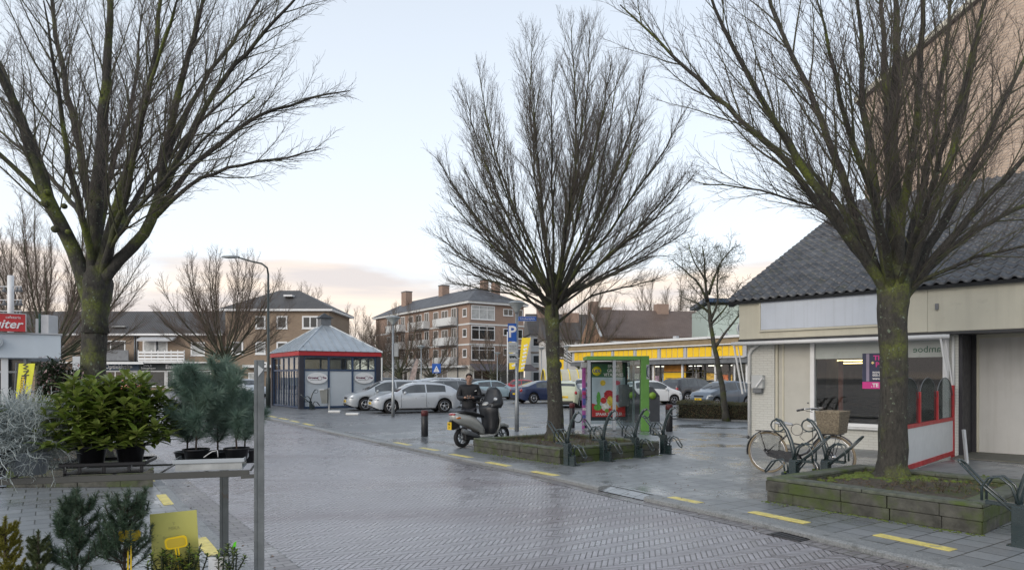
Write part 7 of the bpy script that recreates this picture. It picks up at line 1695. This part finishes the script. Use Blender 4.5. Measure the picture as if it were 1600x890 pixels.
# ================================================================ plant trolley in the left foreground
TA = Vector((-1.99,2.40,0)); TB = Vector((-1.00,2.68,0)); TD = (TB-TA).normalized(); 
MT = basis(TB, TD)                        # x runs to the right along the front, 0 at the right post; y away from the viewer
ZS = 1.338
tl = empty('plant_trolley', MT, 'galvanised plant trolley with shelves, its posts at the left foreground', 'plant trolley')
M_galv = mat('trolley_zinc', (0.13,0.145,0.15), 0.48, 0.3, var=0.2, scale=9, c2=(0.20,0.215,0.22), spot=((0.16,0.09,0.05), 7, 0.64, 0.08), bmp=0.2, bscale=60)
M_galvd = mat('trolley_shadow', (0.055,0.065,0.07), 0.5, 0.2, var=0.2)
for x, y, h in ((-0.0,0.0,1.765),(-0.19,0.50,1.30),(-1.30,0.0,1.765),(-1.5,0.50,1.765)):
    m = MB(); m.box(x,y,0,x+0.026,y+0.004,h); m.box(x-0.012,y-0.001,0,x-0.0005,y+0.028,h); m.box(x,y+0.0045,0,x+0.004,y+0.03,h); po_ = m.build('post', M_galv, tl, 0.0012)
    m = MB()
    for k in range(int(h/0.05)-1): m.box(x+0.009,y-0.0012,0.05+k*0.05,x+0.017,y-0.0002,0.075+k*0.05)
    if x == -0.0: pass
for z in (ZS, 0.86, 0.15):
    m = MB(); m.box(-1.33,0.004,z-0.028,-0.03,0.018,z-0.004); [m.box(-1.33+k*0.1625,0.018,z-0.010,-1.322+k*0.1625,0.30,z-0.004) for k in range(9)]; m.box(-1.33,0.30,z-0.012,-0.03,0.308,z-0.004); m.box(-0.06,0.0,z-0.036,0.0,0.02,z-0.022); m.build('shelf', mat('shelf_edge',(0.085,0.085,0.078),0.45,0.2,var=0.2) if z == ZS else M_galv, tl, 0.0015)
m = MB(); m.prism([(0.003,-0.0022,1.745),(0.024,-0.0022,1.728),(0.003,-0.0022,1.70)],(0,0.001,0)); m.build('sticker', mat('pale_sticker',(0.5,0.52,0.52),0.5), tl, recalc=True)

M_pot = mat('black_pot', (0.012,0.012,0.014), 0.42, var=0.3); M_peat = mat('peat', (0.03,0.02,0.013), 0.95)
def pot_mesh(par, c, r, h, mt=None, n=20, name='pot'):
    m = MB(); m.lathe([(r*0.72,0),(r*0.95,h*0.9),(r*1.02,h*0.9),(r*1.02,h),(r*0.93,h),(r*0.92,h*0.88),(0,h*0.87)],c,n); return m.build(name, mt or M_pot, par)
def TW(x, y, z): return MT @ Vector((x,y,z))
def fine_leaf(m, p, d, up, L, w, mi=0, curl=0.15):
    d = d.normalized(); s = d.cross(up)
    if s.length < 1e-3: s = Vector((1,0,0))
    s.normalize(); n_ = s.cross(d); pts = []
    for t, ww in ((0,0.08),(0.2,0.62),(0.45,1.0),(0.75,0.72)):
        c = p+d*L*t-n_*L*curl*t*t; pts += [c-s*w*ww/2+n_*w*0.16*ww, c, c+s*w*ww/2+n_*w*0.16*ww]
    tip = p+d*L-n_*L*curl; pts.append(tip); fs = []
    for k in range(3):
        b = k*3; fs += [(b,b+1,b+4,b+3),(b+1,b+2,b+5,b+4)]
    fs += [(9,10,12),(10,11,12)]; m.add(pts, fs, mi, True)
def leafmat(name, c, c2, rough=0.35, under=0.35):
    m, nt, bs = newmat(name); v = objvec(nt); f = ramp(nt, noise(nt, v, 28, 4), 0.3, 0.7); f2 = ramp(nt, noise(nt, v, 5, 3), 0.35, 0.65)
    col = mixc(nt, f, mixc(nt, f2, c, c2), tuple(x*0.75 for x in c)); nt.links.new(col, bs.inputs['Base Color']); bs.inputs['Roughness'].default_value = rough
    tr_n = nt.nodes.new('ShaderNodeBsdfTranslucent'); nt.links.new(col, tr_n.inputs[0]); mx = nt.nodes.new('ShaderNodeMixShader'); mx.inputs[0].default_value = 0.25
    nt.links.new(bs.outputs[0], mx.inputs[1]); nt.links.new(tr_n.outputs[0], mx.inputs[2]); nt.links.new(mx.outputs[0], nt.nodes['Material Output'].inputs[0]); return m
M_leafA = leafmat('broad_leaf', (0.14,0.215,0.035), (0.28,0.36,0.07), 0.28); M_leafB = leafmat('young_sunlit_leaf', (0.22,0.28,0.06), (0.34,0.38,0.10), 0.35); M_stem = mat('green_stem', (0.06,0.07,0.03), 0.7)  # M_leafB: young growth, brightened so its colour also carries sunlight
M_needle = leafmat('pine_needle', (0.13,0.21,0.16), (0.27,0.36,0.29), 0.5); M_silver = mat('silver_wire', (0.33,0.39,0.38), 0.7, var=0.3, scale=30, c2=(0.55,0.60,0.59)); M_pineB = leafmat('dark_needle', (0.07,0.12,0.07), (0.16,0.22,0.16), 0.5)
M_bark2 = mat('plant_bark', (0.05,0.035,0.025), 0.85)

def broad_plant(base, r, h, seed, lab, grp=None, nst=26, L=(0.05,0.085), tilt=0.9, mats=None, potr=0.05, poth=0.07, name='potted_shrub', droop=0.0):
    rg = random.Random(seed); e = empty(name, base, lab, 'potted plant', grp); pot_mesh(e, (0,0,0), potr, poth)
    st = MB(); lf = MB()
    for i in range(nst):
        a = i*2.4+rg.uniform(-.3,.3); q = (i+0.5)/nst; out = q**0.6; hh_ = h*(1-(0.45+droop*4.5)*out**3)*rg.uniform(0.8,1.05)
        p0 = Vector((rg.uniform(-.02,.02),rg.uniform(-.02,.02),poth*0.87)); p3 = Vector((math.cos(a)*r*out, math.sin(a)*r*out, poth*0.87+hh_)); p1 = p0.lerp(p3,0.4)+Vector((math.cos(a)*r*0.15,math.sin(a)*r*0.15,-0.01)); p2 = p0.lerp(p3,0.75)+Vector((math.cos(a)*r*0.10,math.sin(a)*r*0.10,0.0))
        path = [p0,p1,p2,p3]; st.tube(path,[.0035,.003,.0025,.002],4,cap=False)
        for k in range(26):
            t = 0.22+0.78*(k/25)**0.8; seg_ = min(2,int(t*3)); u = t*3-seg_; p = path[seg_].lerp(path[seg_+1],u); d0 = (path[seg_+1]-path[seg_]).normalized(); b = k*2.4+i
            side = Vector((math.cos(b),math.sin(b),0)); el = rg.uniform(-0.25,0.55) if t < 0.9 else rg.uniform(0.2,1.0)
            d = (side+Vector((0,0,el))+d0*0.25).normalized(); young = (t > 0.8 and rg.random() < 0.65) or rg.random() < 0.12  # pale leaves: young tips, plus sunlit leaves painted by colour
            fine_leaf(lf, p, d, Vector((0,0,1)), rg.uniform(*L)*(0.75 if young else 1), rg.uniform(0.018,0.030)*(L[1]/0.085), 1 if young or rg.random()<0.08 else 0, rg.uniform(0.0,0.35))
    st.build('stems', M_stem, e); o = lf.build('leaves', mats or [M_leafA, M_leafB], e); return e
GP = 'broad-leaved pot plants on the trolley shelf'
for i, (x, y, lab) in enumerate(((-0.605,0.10,'left one of the broad-leaved green plants in black pots on the trolley shelf'),(-0.475,0.12,'right one of the broad-leaved green plants in black pots on the trolley shelf'))):
    broad_plant(TW(x,y,ZS+0.022), 0.185, 0.265, 40+i, lab, GP, nst=50, L=(0.045,0.078), potr=0.056, poth=0.078, droop=0.10)
e = empty('black_tray', MT @ Matrix.Translation((-0.66,0.03,ZS-0.003)), 'black plastic carrying tray under the broad-leaved plants', 'tray')
m = MB(); m.box(-0.02,0,0.0,0.25,0.17,0.004); m.box(-0.03,-0.01,0.030,0.26,-0.004,0.044); m.box(-0.03,0.174,0.030,0.26,0.18,0.044); m.box(-0.03,-0.004,0.030,-0.024,0.174,0.044); m.box(0.254,-0.004,0.030,0.26,0.174,0.044)
for x in (-0.018,0.03,0.11,0.195,0.238): m.box(x,-0.002,0.004,x+0.012,0.004,0.032)
m.build('tray', M_pot, e, 0.002)
broad_plant(TW(-0.98,0.02,ZS+0.0), 0.10, 0.26, 51, 'green-leaved plant cut off by the left picture edge', None, nst=12, L=(0.05,0.08))
# silver wire-netting plants in a grey and a black pot
def silver_plant(base, r, h, seed, lab, potm, spill):
    rg = random.Random(seed); e = empty('silver_bush', base, lab, 'potted plant', 'silvery cushion plants on the trolley shelf'); pot_mesh(e, (0,0,0), 0.068, 0.085, potm)
    m = MB()
    for i in range(760):
        a = rg.uniform(0,2*PI); el = rg.uniform(-0.15 if rg.random()<spill else 0.25,1.5); d = Vector((math.cos(a)*math.cos(el), math.sin(a)*math.cos(el), math.sin(el))); p = Vector((0,0,0.08))+d*rg.uniform(0,0.05); pts = [p]; Lw = rg.uniform(0.45,1.0)*(r if el < 0.8 else h)*1.25
        if el < 0.2: Lw *= 1.3
        N = 9; cur = d.copy()
        for k in range(N):
            if pts[-1].z < -0.015: break
            cur = (cur+rdir(rg)*0.62+Vector((0,0,-0.06 if el<0.3 else 0.03))).normalized(); pts.append(pts[-1]+cur*Lw/N)
            if k > 2 and rg.random() < 0.5: 
                q = pts[-1]; b = (cur+rdir(rg)*0.8).normalized(); m.tube([q,q+b*0.014,q+b*0.024+rdir(rg)*0.008],[.0009,.0008,.0006],3,cap=False)
        m.tube(pts,[.0010]*len(pts),3,cap=False)
    m.build('wiry_foliage', M_silver, e); return e
M_gpot = mat('grey_pot', (0.24,0.27,0.30), 0.45, var=0.08)
silver_plant(TW(-0.80,0.08,ZS), 0.16, 0.20, 61, 'silvery wiry plant in a grey pot left of the black tray', M_gpot, 0.25)
silver_plant(TW(-0.92,0.05,ZS), 0.17, 0.19, 62, 'silvery wiry plant trailing over the shelf edge at the far left', M_pot, 0.5)
silver_plant(TW(-0.86,0.22,ZS), 0.15, 0.20, 63, 'silvery wiry plant standing behind the two others on the shelf', M_pot, 0.1)
# young pines
def pine(base, h, r, seed, lab, nw=8, grp='young pines on the trolley', dens=1.0, mt=None, nl=0.055, potr=0.05, name='young_pine', bushy=False, lean=(0,0)):
    rg = random.Random(seed); e = empty(name, base, lab, 'potted plant', grp); pot_mesh(e, (0,0,0), potr, 0.07); st = MB(); nd = MB()
    def needles(pts, n, L, spread=0.9):
        for k in range(int(n*dens)):
            t = rg.random(); u = t*(len(pts)-1); i = min(len(pts)-2,int(u)); p = pts[i].lerp(pts[i+1],u-i); ax = (pts[i+1]-pts[i]).normalized(); d = (ax*rg.uniform(0.5,1.1)+rdir(rg)*spread).normalized(); s = d.cross(rdir(rg)).normalized()*0.00075; q = p+d*L*rg.uniform(0.6,1.05)
            k_ = p.lerp(q,0.55)+Vector((0,0,rg.uniform(-.002,.003))); nd.add([p-s,p+s,k_+s,k_-s,q],[(0,1,2,3),(3,2,4)],0)
    top = Vector((lean[0],lean[1],0.06+h)); trunk = [Vector((0,0,0.06)), Vector((lean[0]*.3,lean[1]*.3,0.06+h*0.4)), Vector((lean[0]*.7,lean[1]*.7,0.06+h*0.75)), top]; st.tube(trunk,[.006,.005,.0035,.002],5); needles(trunk[1:],260,nl)
    for w in range(nw):
        t = 0.12+0.75*w/nw; p = trunk[0].lerp(top,t); rr = r*(1-t*0.62)
        for k in range(rg.randint(4,6)):
            a = rg.uniform(0,2*PI); d = Vector((math.cos(a),math.sin(a),rg.uniform(0.5,1.1))).normalized(); b = p+d*rr; c = b+Vector((math.cos(a)*0.01,math.sin(a)*0.01,rr*0.5)); st.tube([p,p.lerp(b,0.5),b,c],[.003,.0025,.002,.0012],3,cap=False); needles([p.lerp(b,0.25),b,c],95,nl*0.9)
            if bushy:
                for q_ in range(2):
                    a2 = a+rg.uniform(-.9,.9); b2 = p.lerp(b,0.6)+Vector((math.cos(a2),math.sin(a2),0.9)).normalized()*rr*0.45; st.tube([p.lerp(b,0.6),b2],[.002,.001],3,cap=False); needles([p.lerp(b,0.6),b2],60,nl*0.85)
    st.build('branches', M_bark2, e); nd.build('needles', mt or M_needle, e); return e
def airy_pine(base, h, r, seed, lab):
    rg = random.Random(seed); e = empty('young_pine', base, lab, 'potted plant', 'blue-green young pines by the white tray'); pot_mesh(e, (0,0,0), 0.05, 0.055); st = MB(); nd = MB()
    def shoot(p, d, L, r0, lv):
        N = max(3, int(L/0.035)); pts = [p]; cur = d.normalized()
        for k in range(N): cur = (cur+rdir(rg)*0.09+Vector((0,0,0.10))).normalized(); pts.append(pts[-1]+cur*L/N)
        st.tube(pts, [r0*(1-0.7*k/N) for k in range(N+1)], 4, cap=False); nn = int(L*(3600 if lv else 2400))
        for _ in range(nn):
            t = rg.random()**0.8; u = t*N; i_ = min(N-1,int(u)); q = pts[i_].lerp(pts[i_+1],u-i_)
            if q.z < 0.09: continue
            ax = (pts[i_+1]-pts[i_]).normalized(); dd_ = (ax*rg.uniform(0.45,1.0)+rdir(rg)*0.75).normalized(); Ln = rg.uniform(0.028,0.062); w_ = dd_.cross(rdir(rg)).normalized()*0.0006; k1 = q+dd_*Ln*0.6; k2 = q+dd_*Ln+Vector((0,0,-0.004))
            nd.add([q-w_,q+w_,k1+w_,k1-w_,k2],[(0,1,2,3),(3,2,4)])
        if lv < 2:
            for k in range(1, N):
                for _r in range(2 if lv == 0 else (1 if rg.random() < 0.6 else 0)):
                    a = rg.uniform(0,6.28); t = k/N; sd_ = Vector((math.cos(a),math.sin(a),0.75)).normalized(); shoot(pts[k], sd_, (r*1.35*(1-t*0.55) if lv == 0 else L*0.45)*rg.uniform(0.5,1.1), r0*0.6, lv+1)
    shoot(Vector((0,0,0.05)), Vector((rg.uniform(-.1,.1),rg.uniform(-.1,.1),1)), h, 0.004, 0)
    st.build('branches', M_bark2, e); nd.build('needles', M_needle, e); return e
airy_pine(TW(-0.235,0.09,ZS+0.022), 0.33, 0.11, 71, 'tall blue-green young pine at the left of the white tray')
airy_pine(TW(-0.085,0.09,ZS+0.022), 0.31, 0.10, 72, 'blue-green young pine at the right of the white tray, beside the trolley post')
airy_pine(TW(-0.17,0.20,ZS), 0.37, 0.11, 73, 'blue-green young pine standing tallest behind the white tray')
airy_pine(TW(-0.29,0.22,ZS), 0.30, 0.10, 74, 'blue-green young pine behind the left end of the white tray')
airy_pine(TW(-0.07,0.24,ZS), 0.24, 0.09, 75, 'small blue-green young pine behind the right end of the white tray')
e = empty('white_tray', MT @ Matrix.Translation((-0.30,0.02,ZS-0.003)), 'white plastic tray holding pine pots beside the trolley post', 'tray')
m = MB(); m.box(0,0,0,0.245,0.17,0.004); m.box(-0.006,-0.006,0.030,0.251,-0.001,0.046); m.box(-0.006,0.171,0.030,0.251,0.176,0.046); m.box(-0.006,-0.001,0.030,-0.001,0.171,0.046); m.box(0.246,-0.001,0.030,0.251,0.171,0.046)
m.build('rim', mat('tray_white',(0.42,0.45,0.47),0.4,var=0.1), e, 0.003, seg=2)
m = MB(); m.box(0.003,0.0,0.004,0.242,0.003,0.030); m.box(0.003,0.167,0.004,0.242,0.17,0.030); m.build('wall', mat('tray_wall',(0.38,0.39,0.38),0.5,var=0.25,scale=14), e)
m = MB(); m.tube([(0.10,0.02,0.05),(0.13,0.02,0.072),(0.15,0.02,0.076),(0.152,0.02,0.05)],0.002,5); m.build('wire_handle', M_whitefr, e)
# lower shelf
pine(TW(-0.63,0.02,0.865), 0.355, 0.12, 81, 'dark pine with upright candles on the lower shelf, left one', nw=8, mt=M_pineB, nl=0.030, dens=1.6, grp='dark dwarf pines on the lower trolley shelf', name='dwarf_pine', bushy=True)
pine(TW(-0.47,0.0,0.865), 0.35, 0.13, 82, 'dark pine with upright candles on the lower shelf, right one', nw=8, mt=M_pineB, nl=0.030, dens=1.6, grp='dark dwarf pines on the lower trolley shelf', name='dwarf_pine', bushy=True, lean=(0.02,0))
pine(TW(-0.85,0.0,0.865), 0.27, 0.07, 83, 'yellow-green dwarf conifer at the bottom left corner', nw=7, mt=leafmat('gold_leaf',(0.22,0.21,0.03),(0.36,0.33,0.06),0.6), nl=0.014, dens=3.0, grp=None, name='dwarf_conifer', bushy=True)
pine(TW(-0.74,-0.02,0.865), 0.22, 0.05, 86, 'small grey-green conifer tip left of the dark pines', nw=6, mt=leafmat('greygreen',(0.10,0.13,0.05),(0.18,0.21,0.10),0.6), nl=0.014, dens=2.6, grp=None, name='dwarf_conifer', bushy=True)
for i, (x, lab) in enumerate(((-0.33,'dark sprigged plant in front of the yellow card'),(-0.235,'dark sprigged plant at the right foot of the yellow card'),(-0.10,'dark sprigged plant under the right end of the trolley'))):
    broad_plant(TW(x,-0.03,0.865), 0.07, 0.125, 90+i, lab, 'dark sprigged plants on the lower shelf', nst=11, L=(0.018,0.030), mats=[leafmat('dark_sprig%d'%i,(0.025,0.045,0.025),(0.05,0.07,0.04),0.5), M_leafA], name='sprigged_plant')
cd_ = empty('yellow_card', MT @ Matrix.Translation((-0.375,0.035,0.90)) @ Matrix.Rotation(R(-3),4,'Y'), 'pale yellow card with faint printing standing on the lower shelf', 'card')
m = MB(); m.box(0,0,0,0.165,0.0015,0.275); m.build('sheet', mat('card_yellow',(0.50,0.48,0.13),0.5,var=0.05), cd_)
text(None,'faint_print','T\nMIKA\n\nBeukenhaag',wallM((0.082,-0.001,0.205),(1,0,0)),0.017,mat('card_ink',(0.38,0.36,0.12),0.6),0.0003,parent=cd_)
M_tag = mat('tag_yellow',(0.72,0.50,0.01),0.35,var=0.04); M_tag2 = mat('tag_inner',(0.50,0.37,0.03),0.4,var=0.1)
def stick_tag(M, w, h, L, lab):
    e = empty('plant_tag', M, lab, 'plant tag'); m = MB(); r_ = h*0.3; pl = []
    for cx, cz, a0 in ((w/2-r_,h-r_,0),(-w/2+r_,h-r_,90),(-w/2+r_,r_,180),(w/2-r_,r_,270)):
        for k in range(5): a = R(a0+k*22.5); pl.append((cx+r_*math.cos(a),0,cz+r_*math.sin(a)))
    m.prism(pl,(0,0.002,0)); m.build('plate', M_tag, e, recalc=True); m = MB(); m.prism([(p[0]*0.82,-0.001,(p[2]-h/2)*0.72+h/2) for p in pl],(0,0.0008,0)); m.build('inset', M_tag2, e, recalc=True)
    m = MB(); m.box(-0.008,0.0,-L,-0.003,0.003,0.0); m.box(0.002,0.0,-L,0.007,0.003,0.0); m.build('stick', M_tag, e)
stick_tag(MT @ Matrix.Translation((-0.445,-0.02,1.088)), 0.075, 0.042, 0.16, 'yellow plant tag on a stick right of the dark pines')
stick_tag(MT @ Matrix.Translation((-0.285,-0.015,1.05)) @ Matrix.Rotation(R(-8),4,'Y'), 0.078, 0.045, 0.16, 'amber plant tag on a stick in front of the pale yellow card')
e = empty('white_label', MT @ Matrix.Translation((-0.17,-0.05,0.93)), 'white plant label at the lower right of the trolley', 'label'); m = MB(); m.box(0,0,0,0.07,0.0015,0.085); m.build('sheet', M_whitefr, e)
e = empty('green_clip', MT @ Matrix.Translation((-0.085,-0.05,1.045)), 'small bright green clip near the second trolley post', 'clip'); m = MB(); m.prism([(0,0,0),(0.012,0,0.004),(0.014,0,0.026),(0.004,0,0.02)],(0,0.002,0)); m.build('clip', mat('bright_green',(0.12,0.6,0.02),0.4), e, recalc=True)

# shrubs standing on the pavement behind the trolley
def bush(base, rx, ry, h, seed, lab, n, mats, L, w, pot=0.2, top=0, name='potted_shrub', zb=0.3):
    rg = random.Random(seed); e = empty(name if pot else 'shrub', base, lab, 'shrub')
    if pot: pot_mesh(e, (0,0,0), pot, 0.3)
    st = MB(); lf = MB()
    for i in range(46):
        a = rg.uniform(0,2*PI); f = math.sqrt(rg.random()); t = Vector((math.cos(a)*rx*f, math.sin(a)*ry*f, zb+(h-zb)*math.sqrt(max(0.02,1-f*f))*rg.uniform(0.8,1.04))); p = Vector((0,0,0.27)); mid = p.lerp(t,0.5)+Vector((math.cos(a)*rx*0.2,math.sin(a)*ry*0.2,0)); st.tube([p,mid,t],[.012,.008,.003],4,cap=False)
        for k in range(n//46):
            u = rg.random()**0.5; q = (mid.lerp(t,u*2-1) if u > 0.5 else p.lerp(mid,u*2))+rdir(rg)*0.09; 
            if q.z < zb*0.7: q.z = zb+rg.random()*0.2
            fine_leaf(lf, q, (rdir(rg)+Vector((0,0,0.4))).normalized(), Vector((0,0,1)), rg.uniform(*L), w, 0 if rg.random()<0.82 else 1, 0.2)
    st.build('branches', M_bark2, e); lf.build('leaves', mats, e); return e
M_viA = leafmat('viburnum', (0.025,0.045,0.02), (0.05,0.075,0.035), 0.4); M_viB = mat('buds', (0.30,0.20,0.20), 0.6)
bush(Vector(((94-800)/F*11.6,11.6,0.24)), 0.42, 0.38, 1.85, 101, 'dark evergreen shrub with pinkish buds between the banner and the huge tree', 9500, [M_viA, M_viB], (0.05,0.08), 0.034, pot=0)
bush(Vector(((66-800)/F*11.0,11.0,0.24)), 0.36, 0.30, 1.12, 102, 'light green shrub under the dark evergreen one', 6500, [leafmat('lightshrub',(0.14,0.19,0.03),(0.25,0.29,0.06),0.4), M_leafB], (0.05,0.08), 0.022, pot=0, zb=0.5)
# plastic cover over a heater at the left edge
e = empty('plastic_cover', Vector(((18-800)/F*10.9,10.9,0)), 'milky plastic cover draped over a tall stand at the left edge', 'plastic cover')
m = MB(); V = []; n = 20; rg = random.Random(5); secs = [(0.46,0.02),(0.44,0.5),(0.40,0.85),(0.30,1.05),(0.14,1.22),(0.03,1.31)]
for i, (r_, z) in enumerate(secs):
    for k in range(n): a = 2*PI*k/n; f = 1+0.13*math.sin(4*a+i*0.4)+rg.uniform(-.04,.04); V.append((r_*math.cos(a)*f, r_*math.sin(a)*f, z))
m.add(V,[(i*n+j,i*n+(j+1)%n,(i+1)*n+(j+1)%n,(i+1)*n+j) for i in range(len(secs)-1) for j in range(n)]+[tuple((len(secs)-1)*n+j for j in range(n))],0,True); m.build('sheet', mat('milky_plastic',(0.22,0.26,0.30),0.25,var=0.25,scale=3,spec=0.7,bmp=0.4,bscale=6), e)
m = MB(); m.box(-0.45,-0.3,0,0.35,0.3,0.02); m.build('base', M_dark, e)

# fallen leaves and grit lying about
rg = random.Random(55); m = MB()
for _ in range(420):
    k = rg.random()
    if k < 0.45: i_ = rg.randrange(len(FINE)-1); p = FINE[i_]+Vector((rg.gauss(-0.12,0.12),0,0)); z = ZR+0.006 if True else 0
    elif k < 0.7: i_ = rg.randrange(len(LF)-1); p = LF[i_]+Vector((abs(rg.gauss(0.15,0.15)),0,0)); z = ZR+0.006
    else: p = Vector((rg.uniform(1.5,6.2), rg.uniform(8.8,14.5), 0)); z = 0.006
    if p.y > 25 or p.y < 4: continue
    a = rg.uniform(0,6.28); leafquad(m, Vector((p.x,p.y,z)), rg.uniform(.02,.06), rg.uniform(.012,.035), Vector((math.cos(a),math.sin(a),rg.uniform(0,.25))), Vector((0,0,1)), 0)
tag(m.build('fallen_leaves', M_deadl), kind='stuff')
